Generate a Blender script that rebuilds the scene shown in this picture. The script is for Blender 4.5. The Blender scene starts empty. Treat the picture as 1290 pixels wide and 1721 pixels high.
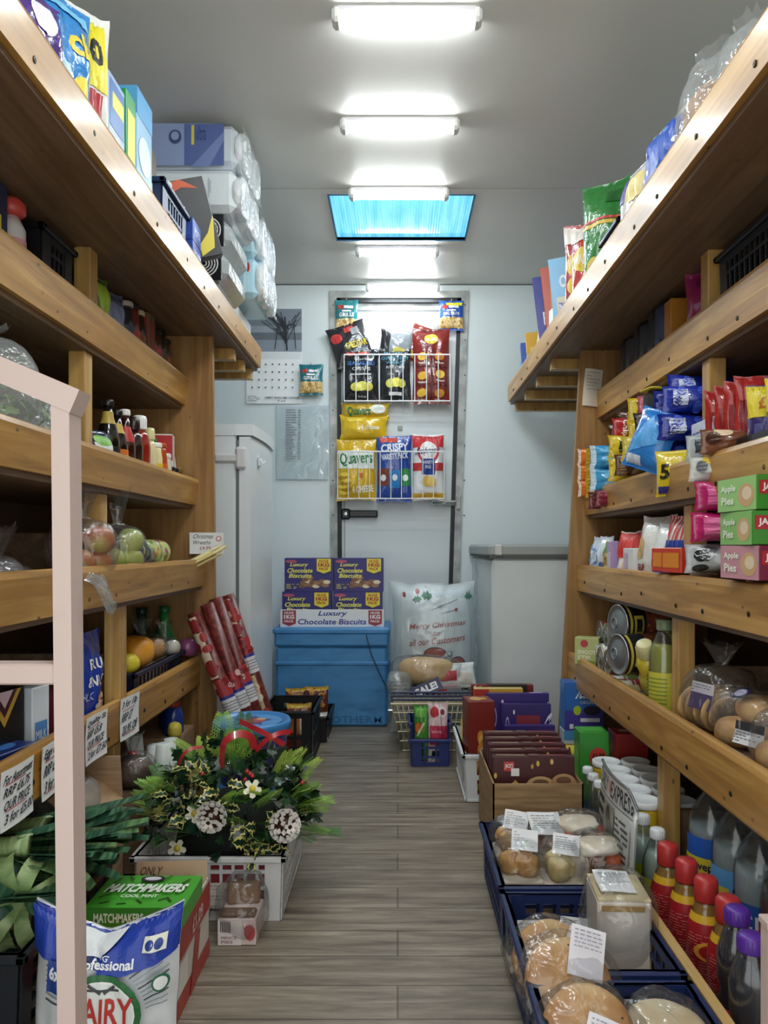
import bpy, bmesh, math, random
from mathutils import Vector, Matrix, Euler, noise
from mathutils.geometry import tessellate_polygon
random.seed(7)
PI = math.pi
F, CZ, VX, VY = 1292.0, 0.80, 668.0, 918.0
scene = bpy.context.scene
COL = scene.collection

# ------------------------------------------------------------------ materials
def lin(c):
    c = c / 255.0
    return c / 12.92 if c <= 0.04045 else ((c + 0.055) / 1.055) ** 2.4
def rgb(h):
    h = h.lstrip('#')
    return (lin(int(h[0:2], 16)), lin(int(h[2:4], 16)), lin(int(h[4:6], 16)), 1)
_mats = {}
def new_mat(name):
    m = bpy.data.materials.new(name); m.use_nodes = True
    nt = m.node_tree
    return m, nt, nt.nodes['Principled BSDF']
def pal(h, rough=0.38, metal=0.0, coat=0.0, bump=0.0, bscale=60):
    k = (h, rough, metal, coat, bump, bscale)
    if k in _mats: return _mats[k]
    m, nt, p = new_mat('paint_' + h.strip('#'))
    p.inputs['Base Color'].default_value = rgb(h)
    p.inputs['Roughness'].default_value = rough
    p.inputs['Metallic'].default_value = metal
    p.inputs['Coat Weight'].default_value = coat
    if bump:
        tc = nt.nodes.new('ShaderNodeTexCoord'); n = nt.nodes.new('ShaderNodeTexNoise'); b = nt.nodes.new('ShaderNodeBump')
        n.inputs['Scale'].default_value = bscale; n.inputs['Detail'].default_value = 3
        b.inputs['Strength'].default_value = bump; b.inputs['Distance'].default_value = 0.01
        nt.links.new(tc.outputs['Object'], n.inputs['Vector']); nt.links.new(n.outputs['Fac'], b.inputs['Height'])
        nt.links.new(b.outputs['Normal'], p.inputs['Normal'])
    _mats[k] = m
    return m
def foil(h, rough=0.22): return pal(h, rough, 0.0, 0.6, 0.35, 45)
def noisy(name, cols, scale=(1, 1, 1), nscale=6, detail=5, rough=0.5, bump=0.15, lo=0.3, hi=0.7, dist=0.0, coat=0.0, space='Object'):
    if name in _mats: return _mats[name]
    m, nt, p = new_mat(name)
    tc = nt.nodes.new('ShaderNodeTexCoord'); mp = nt.nodes.new('ShaderNodeMapping'); n = nt.nodes.new('ShaderNodeTexNoise'); r = nt.nodes.new('ShaderNodeValToRGB'); b = nt.nodes.new('ShaderNodeBump')
    mp.inputs['Scale'].default_value = scale
    n.inputs['Scale'].default_value = nscale; n.inputs['Detail'].default_value = detail; n.inputs['Distortion'].default_value = dist
    e = r.color_ramp.elements
    while len(e) < len(cols): e.new(0.5)
    for i, c in enumerate(cols):
        e[i].position = lo + (hi - lo) * i / (len(cols) - 1); e[i].color = rgb(c)
    b.inputs['Strength'].default_value = bump; b.inputs['Distance'].default_value = 0.005
    L = nt.links.new
    L(tc.outputs[space], mp.inputs['Vector']); L(mp.outputs['Vector'], n.inputs['Vector']); L(n.outputs['Fac'], r.inputs['Fac'])
    L(r.outputs['Color'], p.inputs['Base Color']); L(n.outputs['Fac'], b.inputs['Height']); L(b.outputs['Normal'], p.inputs['Normal'])
    p.inputs['Roughness'].default_value = rough; p.inputs['Coat Weight'].default_value = coat
    p.inputs['Coat Roughness'].default_value = 0.2
    _mats[name] = m
    return m
def film(name='clear_film', tint='fdfeff', gloss=0.05, body=0.03, bump=1.0, bscale=26):
    """thin clear plastic: mostly see-through, with crumpled highlights and a slight milky body"""
    if name in _mats: return _mats[name]
    m = bpy.data.materials.new(name); m.use_nodes = True
    nt = m.node_tree; nt.nodes.clear(); N = nt.nodes.new; L = nt.links.new
    out = N('ShaderNodeOutputMaterial'); tr = N('ShaderNodeBsdfTransparent'); gl = N('ShaderNodeBsdfGlossy'); df = N('ShaderNodeBsdfDiffuse')
    m1 = N('ShaderNodeMixShader'); m2 = N('ShaderNodeMixShader'); lw = N('ShaderNodeLayerWeight')
    tc = N('ShaderNodeTexCoord'); n = N('ShaderNodeTexNoise'); b = N('ShaderNodeBump'); mr = N('ShaderNodeMapRange')
    tr.inputs['Color'].default_value = rgb(tint); df.inputs['Color'].default_value = rgb('f2f6f8')
    gl.inputs['Roughness'].default_value = 0.12
    n.inputs['Scale'].default_value = bscale; n.inputs['Detail'].default_value = 2; n.inputs['Distortion'].default_value = 0.8
    b.inputs['Strength'].default_value = bump; b.inputs['Distance'].default_value = 0.012
    L(tc.outputs['Object'], n.inputs['Vector']); L(n.outputs['Fac'], b.inputs['Height'])
    L(b.outputs['Normal'], gl.inputs['Normal']); L(b.outputs['Normal'], lw.inputs['Normal'])
    lw.inputs['Blend'].default_value = 0.35
    mr.inputs['To Min'].default_value = gloss; mr.inputs['To Max'].default_value = 0.42
    L(lw.outputs['Fresnel'], mr.inputs['Value'])
    m1.inputs['Fac'].default_value = body
    L(tr.outputs['BSDF'], m1.inputs[1]); L(df.outputs['BSDF'], m1.inputs[2])
    L(mr.outputs['Result'], m2.inputs['Fac']); L(m1.outputs['Shader'], m2.inputs[1]); L(gl.outputs['BSDF'], m2.inputs[2])
    L(m2.outputs['Shader'], out.inputs['Surface'])
    _mats[name] = m
    return m
def wood(name, c0, c1, c2, rough=0.35, coat=0.3, axis='y'):
    if name in _mats: return _mats[name]
    m, nt, p = new_mat(name); N = nt.nodes.new; L = nt.links.new
    tc = N('ShaderNodeTexCoord'); mp = N('ShaderNodeMapping'); n = N('ShaderNodeTexNoise'); r = N('ShaderNodeValToRGB')
    sc = {'y': (14, 0.9, 14), 'z': (14, 14, 0.9), 'x': (0.9, 14, 14)}[axis]
    mp.inputs['Scale'].default_value = sc
    n.inputs['Scale'].default_value = 2.2; n.inputs['Detail'].default_value = 6; n.inputs['Distortion'].default_value = 1.1
    e = r.color_ramp.elements; e.new(0.5)
    for i, (q, c) in enumerate(((0.3, c0), (0.5, c1), (0.68, c2))):
        e[i].position = q; e[i].color = rgb(c)
    # knots
    v = N('ShaderNodeTexVoronoi'); mp2 = N('ShaderNodeMapping'); kr = N('ShaderNodeMapRange'); mx = N('ShaderNodeMix'); mx.data_type = 'RGBA'
    mp2.inputs['Scale'].default_value = {'y': (5, 2.6, 5), 'z': (5, 5, 2.6), 'x': (2.6, 5, 5)}[axis]
    kr.inputs['From Min'].default_value = 0.03; kr.inputs['From Max'].default_value = 0.11; kr.inputs['To Min'].default_value = 1; kr.inputs['To Max'].default_value = 0
    L(tc.outputs['Object'], mp.inputs['Vector']); L(mp.outputs['Vector'], n.inputs['Vector']); L(n.outputs['Fac'], r.inputs['Fac'])
    L(tc.outputs['Object'], mp2.inputs['Vector']); L(mp2.outputs['Vector'], v.inputs['Vector']); L(v.outputs['Distance'], kr.inputs['Value'])
    L(kr.outputs['Result'], mx.inputs['Factor']); L(r.outputs['Color'], mx.inputs[6]); mx.inputs[7].default_value = rgb('5a3c1e')
    # worn grubby patches
    n2 = N('ShaderNodeTexNoise'); n2.inputs['Scale'].default_value = 3.3; n2.inputs['Detail'].default_value = 4
    mr2 = N('ShaderNodeMapRange'); mr2.inputs['From Min'].default_value = 0.56; mr2.inputs['From Max'].default_value = 0.76; mr2.inputs['To Max'].default_value = 0.55
    mx2 = N('ShaderNodeMix'); mx2.data_type = 'RGBA'
    L(tc.outputs['Object'], n2.inputs['Vector']); L(n2.outputs['Fac'], mr2.inputs['Value']); L(mr2.outputs['Result'], mx2.inputs['Factor'])
    L(mx.outputs[2], mx2.inputs[6]); mx2.inputs[7].default_value = rgb(c0)
    L(mx2.outputs[2], p.inputs['Base Color'])
    b = N('ShaderNodeBump'); b.inputs['Strength'].default_value = 0.25; b.inputs['Distance'].default_value = 0.004
    L(n.outputs['Fac'], b.inputs['Height']); L(b.outputs['Normal'], p.inputs['Normal'])
    p.inputs['Roughness'].default_value = rough; p.inputs['Coat Weight'].default_value = coat; p.inputs['Coat Roughness'].default_value = 0.16
    _mats[name] = m
    return m
def emit(name, h, strength):
    if name in _mats: return _mats[name]
    m, nt, p = new_mat(name)
    p.inputs['Base Color'].default_value = rgb(h); p.inputs['Emission Color'].default_value = rgb(h)
    p.inputs['Emission Strength'].default_value = strength
    _mats[name] = m
    return m
def asmat(c): return pal(c) if isinstance(c, str) else c

FILM = film()
FILM2 = film('milky_film', 'f8fbfc', 0.08, 0.2, 1.0, 24)
PET = film('clear_bottle', 'e6eef0', 0.07, 0.03, 0.12, 8)
BREAD = noisy('baked_bread', ('9a5f28', 'c08a4a', 'd8b06e'), nscale=9, rough=0.6, bump=0.2)
BUN = noisy('baked_bun', ('a86f3a', 'cf9d62', 'e4c592'), nscale=11, rough=0.55, bump=0.25)
PASTRY = noisy('pastry_crust', ('94602c', 'c89650', 'e6cc92'), nscale=26, rough=0.5, bump=0.5)
CARD = noisy('brown_cardboard', ('96785a', 'a88a6a', 'b0937a'), (3, 3, 40), 3, 3, 0.75, 0.1)
PAPER = pal('eceef0', 0.7)
STEEL = pal('b9bcbb', 0.28, 0.9)
ALU = noisy('worn_aluminium', ('7d807e', 'a3a6a3', 'c4c6c4'), (1, 1, 1), 14, 6, 0.4, 0.1)
WHITE = pal('e8ebec', 0.4)

# ------------------------------------------------------------------ mesh builder
def sub_tris(pts, tris, lim):
    pts = list(pts); out = []; st = list(tris)
    cache = {}
    while st:
        a, b, c = st.pop()
        best, e = 0, None
        for i, j in ((a, b), (b, c), (c, a)):
            d = (pts[i][0] - pts[j][0]) ** 2 + (pts[i][1] - pts[j][1]) ** 2
            if d > best: best, e = d, (i, j)
        if best <= lim * lim: out.append((a, b, c)); continue
        k = (min(e), max(e))
        if k not in cache:
            cache[k] = len(pts); pts.append(((pts[e[0]][0] + pts[e[1]][0]) / 2, (pts[e[0]][1] + pts[e[1]][1]) / 2))
        m = cache[k]
        o = [q for q in (a, b, c) if q not in e][0]
        # keep winding
        if e == (a, b): st += [(a, m, c), (m, b, c)]
        elif e == (b, c): st += [(b, m, a), (m, c, a)]
        else: st += [(c, m, b), (m, a, b)]
    return pts, out
_txt = {}
def text2d(s, bold=0.0):
    k = (s, bold)
    if k in _txt: return _txt[k]
    cu = bpy.data.curves.new('t', 'FONT'); cu.body = s; cu.resolution_u = 2; cu.fill_mode = 'FRONT'; cu.offset = bold
    ob = bpy.data.objects.new('t', cu); COL.objects.link(ob)
    bpy.context.view_layer.update()
    dg = bpy.context.evaluated_depsgraph_get()
    me = bpy.data.meshes.new_from_object(ob.evaluated_get(dg))
    me.calc_loop_triangles()
    pts = [(v.co.x, v.co.y) for v in me.vertices]; tr = [tuple(t.vertices) for t in me.loop_triangles]
    bpy.data.objects.remove(ob); bpy.data.curves.remove(cu); bpy.data.meshes.remove(me)
    if pts:
        x0 = min(p[0] for p in pts); x1 = max(p[0] for p in pts); y0 = min(p[1] for p in pts); y1 = max(p[1] for p in pts)
        pts = [((x - x0) / max(x1 - x0, 1e-6), (y - y0) / max(y1 - y0, 1e-6)) for x, y in pts]
    _txt[k] = (pts, tr)
    return _txt[k]

class MB:
    def __init__(s): s.v = []; s.f = []; s.m = []; s.sm = []; s.mats = []
    def mi(s, mat):
        mat = asmat(mat)
        if mat not in s.mats: s.mats.append(mat)
        return s.mats.index(mat)
    def add(s, vs, fs, mat, smooth=False, M=None):
        b = len(s.v)
        s.v += [tuple(M @ Vector(q)) if M else tuple(q) for q in vs]
        k = mat if isinstance(mat, list) else None
        if k is None: i = s.mi(mat)
        for n, f in enumerate(fs):
            s.f.append(tuple(b + q for q in f)); s.m.append(s.mi(k[n]) if k else i); s.sm.append(smooth)
        return s
    def box(s, x0, y0, z0, x1, y1, z1, mat, bev=0.0, fm=None, M=None):
        fm = fm or {}
        bx = min(bev, (x1 - x0) * .49, (y1 - y0) * .49, (z1 - z0) * .49)
        g = lambda k: fm.get(k, mat)
        if bx <= 0:
            vs = [(x, y, z) for z in (z0, z1) for y in (y0, y1) for x in (x0, x1)]
            fs = [(0, 2, 3, 1), (4, 5, 7, 6), (0, 1, 5, 4), (2, 6, 7, 3), (0, 4, 6, 2), (1, 3, 7, 5)]
            return s.add(vs, fs, [g(k) for k in ('-z', '+z', '-y', '+y', '-x', '+x')], False, M)
        vs = []; ix = {}
        for i in (0, 1):
            for j in (0, 1):
                for k in (0, 1):
                    X = (x0, x1)[i]; Y = (y0, y1)[j]; Z = (z0, z1)[k]
                    dx = (bx, -bx)[i]; dy = (bx, -bx)[j]; dz = (bx, -bx)[k]
                    ix[i, j, k, 'x'] = len(vs); vs.append((X, Y + dy, Z + dz))
                    ix[i, j, k, 'y'] = len(vs); vs.append((X + dx, Y, Z + dz))
                    ix[i, j, k, 'z'] = len(vs); vs.append((X + dx, Y + dy, Z))
        fs = []; ms = []
        for i in (0, 1):
            q = [ix[i, 0, 0, 'x'], ix[i, 1, 0, 'x'], ix[i, 1, 1, 'x'], ix[i, 0, 1, 'x']]
            fs.append(q if i else q[::-1]); ms.append(g('+x' if i else '-x'))
            q = [ix[0, i, 0, 'y'], ix[0, i, 1, 'y'], ix[1, i, 1, 'y'], ix[1, i, 0, 'y']]
            fs.append(q if i else q[::-1]); ms.append(g('+y' if i else '-y'))
            q = [ix[0, 0, i, 'z'], ix[1, 0, i, 'z'], ix[1, 1, i, 'z'], ix[0, 1, i, 'z']]
            fs.append(q if i else q[::-1]); ms.append(g('+z' if i else '-z'))
            for j in (0, 1):
                fs.append([ix[0, i, j, 'y'], ix[1, i, j, 'y'], ix[1, i, j, 'z'], ix[0, i, j, 'z']]); ms.append(g('e'))
                fs.append([ix[i, 0, j, 'x'], ix[i, 1, j, 'x'], ix[i, 1, j, 'z'], ix[i, 0, j, 'z']]); ms.append(g('e'))
                fs.append([ix[i, j, 0, 'x'], ix[i, j, 1, 'x'], ix[i, j, 1, 'y'], ix[i, j, 0, 'y']]); ms.append(g('e'))
                for k in (0, 1): fs.append([ix[i, j, k, a] for a in 'xyz']); ms.append(g('e'))
        return s.add(vs, fs, ms, False, M)
    def lathe(s, prof, mat, n=24, c=(0, 0), smooth=True, M=None, sq=0.0):
        """prof: [(r, z)]; mat: one or one per segment; sq>0 squares the section"""
        vs = []
        for r, z in prof:
            for i in range(n):
                a = 2 * PI * i / n; ca, sa = math.cos(a), math.sin(a)
                k = 1.0
                if sq: k = 1 / (abs(ca) ** (2 + sq * 6) + abs(sa) ** (2 + sq * 6)) ** (1 / (2 + sq * 6))
                vs.append((c[0] + r * k * ca, c[1] + r * k * sa, z))
        fs = []; ms = []
        for j in range(len(prof) - 1):
            for i in range(n):
                fs.append((j * n + i, j * n + (i + 1) % n, (j + 1) * n + (i + 1) % n, (j + 1) * n + i))
                ms.append(mat[j] if isinstance(mat, list) else mat)
        if prof[0][0] > 1e-5: fs.append(tuple(range(n))[::-1]); ms.append(mat[0] if isinstance(mat, list) else mat)
        if prof[-1][0] > 1e-5: fs.append(tuple((len(prof) - 1) * n + i for i in range(n))); ms.append(mat[-1] if isinstance(mat, list) else mat)
        return s.add(vs, fs, ms, smooth, M)
    def tube(s, pts, r, mat, n=8, closed=False, smooth=True, M=None):
        pts = [Vector(p) for p in pts]; N = len(pts); vs = []; up = Vector((0, 0, 1)); prev = None
        for i, p in enumerate(pts):
            if closed: t = (pts[(i + 1) % N] - pts[i - 1])
            else: t = pts[min(i + 1, N - 1)] - pts[max(i - 1, 0)]
            t = t.normalized() if t.length > 1e-9 else Vector((0, 0, 1))
            if prev is None:
                a = t.cross(up)
                if a.length < 1e-3: a = t.cross(Vector((1, 0, 0)))
            else: a = prev - t * prev.dot(t)
            a.normalize(); prev = a; b = t.cross(a)
            rr = r[i] if isinstance(r, (list, tuple)) else r
            for k in range(n):
                an = 2 * PI * k / n
                vs.append(p + a * rr * math.cos(an) + b * rr * math.sin(an))
        fs = []
        for i in range(N if closed else N - 1):
            for k in range(n): fs.append((i * n + k, i * n + (k + 1) % n, ((i + 1) % N) * n + (k + 1) % n, ((i + 1) % N) * n + k))
        if not closed: fs += [tuple(range(n))[::-1], tuple((N - 1) * n + k for k in range(n))]
        return s.add(vs, fs, mat, smooth, M)
    def grid(s, fn, nu, nv, mat, smooth=True, M=None, wrap=False):
        vs = [fn(i / nu, j / nv) for j in range(nv + 1) for i in range(nu + 1)]
        w = nu + 1
        fs = [(j * w + i, j * w + i + 1, (j + 1) * w + i + 1, (j + 1) * w + i) for j in range(nv) for i in range(nu)]
        ms = mat
        if callable(mat): ms = [mat((i + .5) / nu, (j + .5) / nv) for j in range(nv) for i in range(nu)]
        return s.add(vs, fs, ms, smooth, M)
    def decal(s, surf, specs, lim=None, asp=1.0, off=0.0006, M=None):
        """draw flat print onto surf(a, b, offset)->xyz.  a, b in 0..1; asp = width/height of the face"""
        o = off
        for sp in specs:
            o += 0.00035
            k = sp[0]; extra = {}
            if isinstance(sp[-1], dict): extra = sp[-1]; sp = sp[:-1]
            if k == 'r':
                _, a0, b0, a1, b1, col = sp; pts = [(a0, b0), (a1, b0), (a1, b1), (a0, b1)]; tr = [(0, 1, 2), (0, 2, 3)]
            elif k == 'e':
                _, ca, cb, ra, rb, col = sp; n = 20
                pts = [(ca + ra * math.cos(2 * PI * i / n), cb + rb * math.sin(2 * PI * i / n)) for i in range(n)] + [(ca, cb)]
                tr = [(i, (i + 1) % n, n) for i in range(n)]
            elif k == 'p':
                _, pl, col = sp; pts = list(pl)
                tr = tessellate_polygon([[Vector((x, y, 0)) for x, y in pl]])
                tr = [tuple(t) for t in tr]
            elif k == 'l':   # line a0,b0 -> a1,b1 of thickness t (in height fraction)
                _, a0, b0, a1, b1, t, col = sp
                dx, dy = (a1 - a0) * asp, b1 - b0; L = math.hypot(dx, dy) or 1
                nx, ny = -dy / L * t / 2 / asp, dx / L * t / 2
                pts = [(a0 + nx, b0 + ny), (a0 - nx, b0 - ny), (a1 - nx, b1 - ny), (a1 + nx, b1 + ny)]; tr = [(0, 1, 2), (0, 2, 3)]
            elif k == 't':
                _, tx, a0, b0, a1, b1, col = sp
                q, tr = text2d(tx, extra.get('bold', 0.0)); sh = extra.get('shear', 0.0)
                pts = [(a0 + x * (a1 - a0) + sh * 2 * (y - .5) * (b1 - b0) / asp, b0 + y * (b1 - b0)) for x, y in q]
            elif k == 'n':   # speckle: count random blobs
                _, a0, b0, a1, b1, cnt, sz, cols = sp
                rr = random.Random(extra.get('seed', 3))
                for _q in range(cnt):
                    s.decal(surf, [('e', rr.uniform(a0, a1), rr.uniform(b0, b1), sz * rr.uniform(.6, 1.3) / asp, sz * rr.uniform(.6, 1.3), rr.choice(cols))], lim, asp, o, M)
                continue
            rot = extra.get('rot', 0)
            if rot:
                cx = sum(p[0] for p in pts) / len(pts) if k != 't' else (a0 + a1) / 2
                cy = sum(p[1] for p in pts) / len(pts) if k != 't' else (b0 + b1) / 2
                c, sn = math.cos(rot), math.sin(rot)
                pts = [(cx + ((x - cx) * asp * c - (y - cy) * sn) / asp, cy + (x - cx) * asp * sn + (y - cy) * c) for x, y in pts]
            if lim and pts: pts, tr = sub_tris(pts, tr, lim)
            # keep one winding so that the print faces outwards
            ft = []
            for t in tr:
                A, B, C = (pts[i] for i in t)
                ar = (B[0] - A[0]) * (C[1] - A[1]) - (B[1] - A[1]) * (C[0] - A[0])
                ft.append(t if ar >= 0 else t[::-1])
            s.add([surf(x, y, o) for x, y in pts], ft, col, False, M)
        return s
    def obj(s, name, parent=None, loc=None, rot=None):
        me = bpy.data.meshes.new(name)
        me.from_pydata(s.v, [], s.f)
        for m in s.mats: me.materials.append(m)
        me.polygons.foreach_set('material_index', s.m)
        me.polygons.foreach_set('use_smooth', s.sm)
        me.update()
        ob = bpy.data.objects.new(name, me); COL.objects.link(ob)
        if parent: ob.parent = parent
        if loc is not None: ob.location = loc
        if rot is not None: ob.rotation_euler = rot
        return ob

def tag(o, label, cat, group=None, kind=None):
    if label: o['label'] = label
    if cat: o['category'] = cat
    if group: o['group'] = group
    if kind: o['kind'] = kind
    return o
def thing(name, label, cat, loc=(0, 0, 0), rot=(0, 0, 0), group=None):
    o = bpy.data.objects.new(name, None); COL.objects.link(o)
    o.empty_display_size = 0.05
    o.location = loc; o.rotation_euler = rot
    return tag(o, label, cat, group)
def struct(o):
    o['kind'] = 'structure'; return o
def place(o, loc, rot=None):
    o.location = loc
    if rot is not None: o.rotation_euler = rot if not isinstance(rot, (int, float)) else (0, 0, rot)
    return o
KIDS = {}
def dup(root, loc=None, rot=None, label=None, group=None, scale=None):
    def cp(o, par):
        c = o.copy(); COL.objects.link(c)
        if par: c.parent = par
        for ch in [q for q in o.children]: cp(ch, c)
        return c
    r = cp(root, None)
    if loc is not None: r.location = loc
    if rot is not None: r.rotation_euler = rot if not isinstance(rot, (int, float)) else (0, 0, rot)
    if label: r['label'] = label
    if group: r['group'] = group
    if scale: r.scale = scale
    return r
def P(px, py, d): return ((px - VX) * d / F, d, CZ + (VY - py) * d / F)
def R(*a): return tuple(math.radians(x) for x in a)
# ------------------------------------------------------------------ product makers
def faces(x0, y0, z0, x1, y1, z1):
    """flat printing surfaces of a box"""
    W, D, H = x1 - x0, y1 - y0, z1 - z0
    return {
        'f': (lambda a, b, o: (x0 + a * W, y0 - o, z0 + b * H), W / H),
        'b': (lambda a, b, o: (x1 - a * W, y1 + o, z0 + b * H), W / H),
        'l': (lambda a, b, o: (x0 - o, y1 - a * D, z0 + b * H), D / H),
        'r': (lambda a, b, o: (x1 + o, y0 + a * D, z0 + b * H), D / H),
        't': (lambda a, b, o: (x0 + a * W, y0 + b * D, z1 + o), W / D)}
def carton(name, w, d, h, col, prints=None, fm=None, rough=0.35, bev=0.0015, parent=None):
    """printed box standing on its base, front towards -y; prints = {face: specs}"""
    mb = MB()
    mm = {k: pal(v, rough) if isinstance(v, str) else v for k, v in (fm or {}).items()}
    mb.box(-w / 2, -d / 2, 0, w / 2, d / 2, h, pal(col, rough) if isinstance(col, str) else col, bev, mm)
    fs = faces(-w / 2, -d / 2, 0, w / 2, d / 2, h)
    for k, sp in (prints or {}).items():
        su, asp = fs[k]; mb.decal(su, sp, None, asp, off=0.0004)
    # glued end flap seams
    if w > .05 and d > .03:
        mb.box(-w / 2 + .004, -.0004, h - .0002, w / 2 - .004, .0004, h + .0005, pal('5a5a5a', .6))
    return mb.obj(name, parent)
def pouch(name, w, h, t, col, specs=(), seed=0, back=None, seal=0.05, mat=None, jag=True, wr=1.0, parent=None, nu=18, nv=26, pinch=0.07, lim=0.06, sealcol=None, flat=0.0, dip=0.0):
    """pillow bag with crimped seals; base at z=0, front towards -y"""
    M0 = mat or foil(col)
    sd = Vector((seed * 3.7, seed * 1.3, seed * 2.1))
    def g(v):
        q = min(max((v - seal) / (1 - 2 * seal), 0), 1)
        lo = (1 - abs(2 * q - 1) ** 2.6)
        lo = max(lo, 0) ** 0.62
        if flat and q < .5: lo = max(lo, 1 - (1 - min(q / .12, 1)) * (1 - .2)) * 1.0
        return lo
    def wdt(v): return w / 2 * (1 - pinch * g(v) + 0.012 * noise.noise(Vector((v * 6, 3, seed))))
    def srf(sgn):
        def fn(a, b, o=0.0):
            u = 2 * a - 1; G = g(b)
            T = t / 2 * (1 - abs(u) ** 2.3) ** 0.6 * G if abs(u) < 1 else 0
            n1 = noise.noise(Vector((u * 2.6, b * 3.2, 0)) + sd) * .010
            n2 = noise.noise(Vector((u * 7 + b * 3, b * 5, 4)) + sd) * .0045
            edge = min(b, 1 - b)
            cr = math.sin(u * 17 + 5 * noise.noise(Vector((u * 2, seed, b * 2)))) * .0035 * math.exp(-max(edge - seal, 0) / .10) * (edge > seal * .6)
            e = (1 - abs(u) ** 6)
            d = (n1 + n2 + cr) * wr * e * min(1, h / .2) * (0.3 + .7 * G) * min(1, t / .05 + .3)
            wob = .012 * h * noise.noise(Vector((u * 2.2, sgn * .01, b * 2)) + sd) * (1 if edge < .2 else .4)
            dz = -dip * h * (1 - abs(u)) * max(0, (b - .7) / .3) ** 1.4 if dip else 0
            return (u * wdt(b) + n1 * .25 * wr, sgn * (T + .0012 + o) - d if sgn < 0 else T + .0012 + d, b * h + wob + (.006 * abs(u) ** 3 * (1 if b > .5 else -1) * (h / .25) if G < .35 else 0) + dz)
        return fn
    fr, bk = srf(-1), srf(1)
    mb = MB()
    sc = asmat(sealcol) if sealcol else M0
    sf = (lambda u, v: sc if v < seal or v > 1 - seal else M0)
    mb.grid(fr, nu, nv, sf)
    mb.grid(lambda a, b: bk(1 - a, b), nu, nv, asmat(back) if back else M0)
    mb.decal(fr, specs, lim, w / h, off=0.0012)
    return mb.obj(name, parent)
def packet(name, L, w, t, col, specs=(), seed=0, **k):
    return pouch(name, w, L, t, col, specs, seed, seal=.07, pinch=.0, nu=12, nv=16, wr=.8, **k)
def clearbag(name, rx, ry, rz, seed=0, neck=0.0, mat=None, parent=None, loc=(0, 0, 0), nu=28, nv=20, amp=.12, flare=.8):
    """crumpled clear plastic wrap around something; base at z=0; neck = twisted top height"""
    mb = MB(); sd = Vector((seed * 2.3, seed, -seed))
    def fn(a, b):
        th = a * 2 * PI
        if neck:
            z = b
            if b < .72:
                q = b / .72; r = math.sin(PI * min(q * .93 + .035, 1)) ** .6; zz = rz * (1 - math.cos(PI * q)) / 2 * 1.0
            else:
                q = (b - .72) / .28; r = .13 + flare * .45 * q ** 1.3; zz = rz * .985 + neck * q
        else:
            q = b; r = max(math.sin(PI * b), 0) ** .55; zz = rz * (1 - math.cos(PI * b)) / 2
        n = noise.noise(Vector((math.cos(th) * 1.7, math.sin(th) * 1.7, b * 4)) + sd) * amp + noise.noise(Vector((math.cos(th) * 5, math.sin(th) * 5, b * 9)) + sd) * amp * .5
        if neck and b > .72: n = noise.noise(Vector((math.cos(th) * 3, math.sin(th) * 3, 1)) + sd) * .35 * (b - .72) / .28
        return (rx * r * (1 + n) * math.cos(th), ry * r * (1 + n) * math.sin(th), max(zz * (1 + n * .3), 0))
    mb.grid(fn, nu, nv, mat or FILM)
    ob = mb.obj(name, parent); ob.location = loc
    return ob
def lump(name, rx, ry, rz, mat, seed=0, parent=None, loc=(0, 0, 0), rot=(0, 0, 0), p=.7, amp=.08, nu=28, nv=16, prints=None):
    """a rounded food shape: roll, loaf, fruit; base at z=0"""
    mb = MB(); sd = Vector((seed, seed * .7, seed * 1.9))
    def fn(a, b, o=0):
        th = a * 2 * PI; ph = b * PI
        r = max(math.sin(ph), 0) ** p; z = (1 - math.copysign(abs(math.cos(ph)) ** p, math.cos(ph))) / 2
        n = noise.noise(Vector((math.cos(th) * 1.3 * r, math.sin(th) * 1.3 * r, z * 2)) + sd) * amp
        return ((rx * (1 + n) * r + o) * math.cos(th), (ry * (1 + n) * r + o) * math.sin(th), 2 * rz * z * (1 + n * .5) + o * (z - .3))
    mb.grid(fn, nu, nv, mat)
    if prints: mb.decal(fn, prints, .04)
    ob = mb.obj(name, parent); ob.location = loc; ob.rotation_euler = rot
    return ob
def slip(name, w, h, specs=(), seed=0, parent=None, loc=(0, 0, 0), rot=(0, 0, 0), curl=.01, col='f0f2f4'):
    """a paper label or card, w by h, lying in its own xz plane, front towards -y"""
    mb = MB()
    def fr(a, b, o=0.0): return ((a - .5) * w, -o - curl * (math.sin(a * 3.1 + seed) * .5 + .6 * (b - .4) ** 2 * 2) * 1.0, b * h)
    mb.grid(lambda a, b: fr(a, b), 8, 8, pal(col, .65)); mb.grid(lambda a, b: fr(1 - a, b, -.0008), 8, 8, pal(col, .65))
    mb.decal(fr, specs, .12, w / h, off=.0004)
    ob = mb.obj(name, parent); ob.location = loc; ob.rotation_euler = rot
    return ob
def scribble(n=6, seed=1, col='3a3a44', a0=.08, a1=.92, b0=.12, b1=.88, th=.02):
    """small unreadable print lines of a label"""
    rr = random.Random(seed); out = []
    for i in range(n):
        b = b1 - (b1 - b0) * (i + .5) / n; a = a0
        while a < a1 - .05:
            L = rr.uniform(.05, .16); e = min(a + L, a1)
            out.append(('r', a, b - th / 2, e, b + th / 2, col)); a = e + rr.uniform(.02, .05)
            if rr.random() < .12: break
    return out
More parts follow.
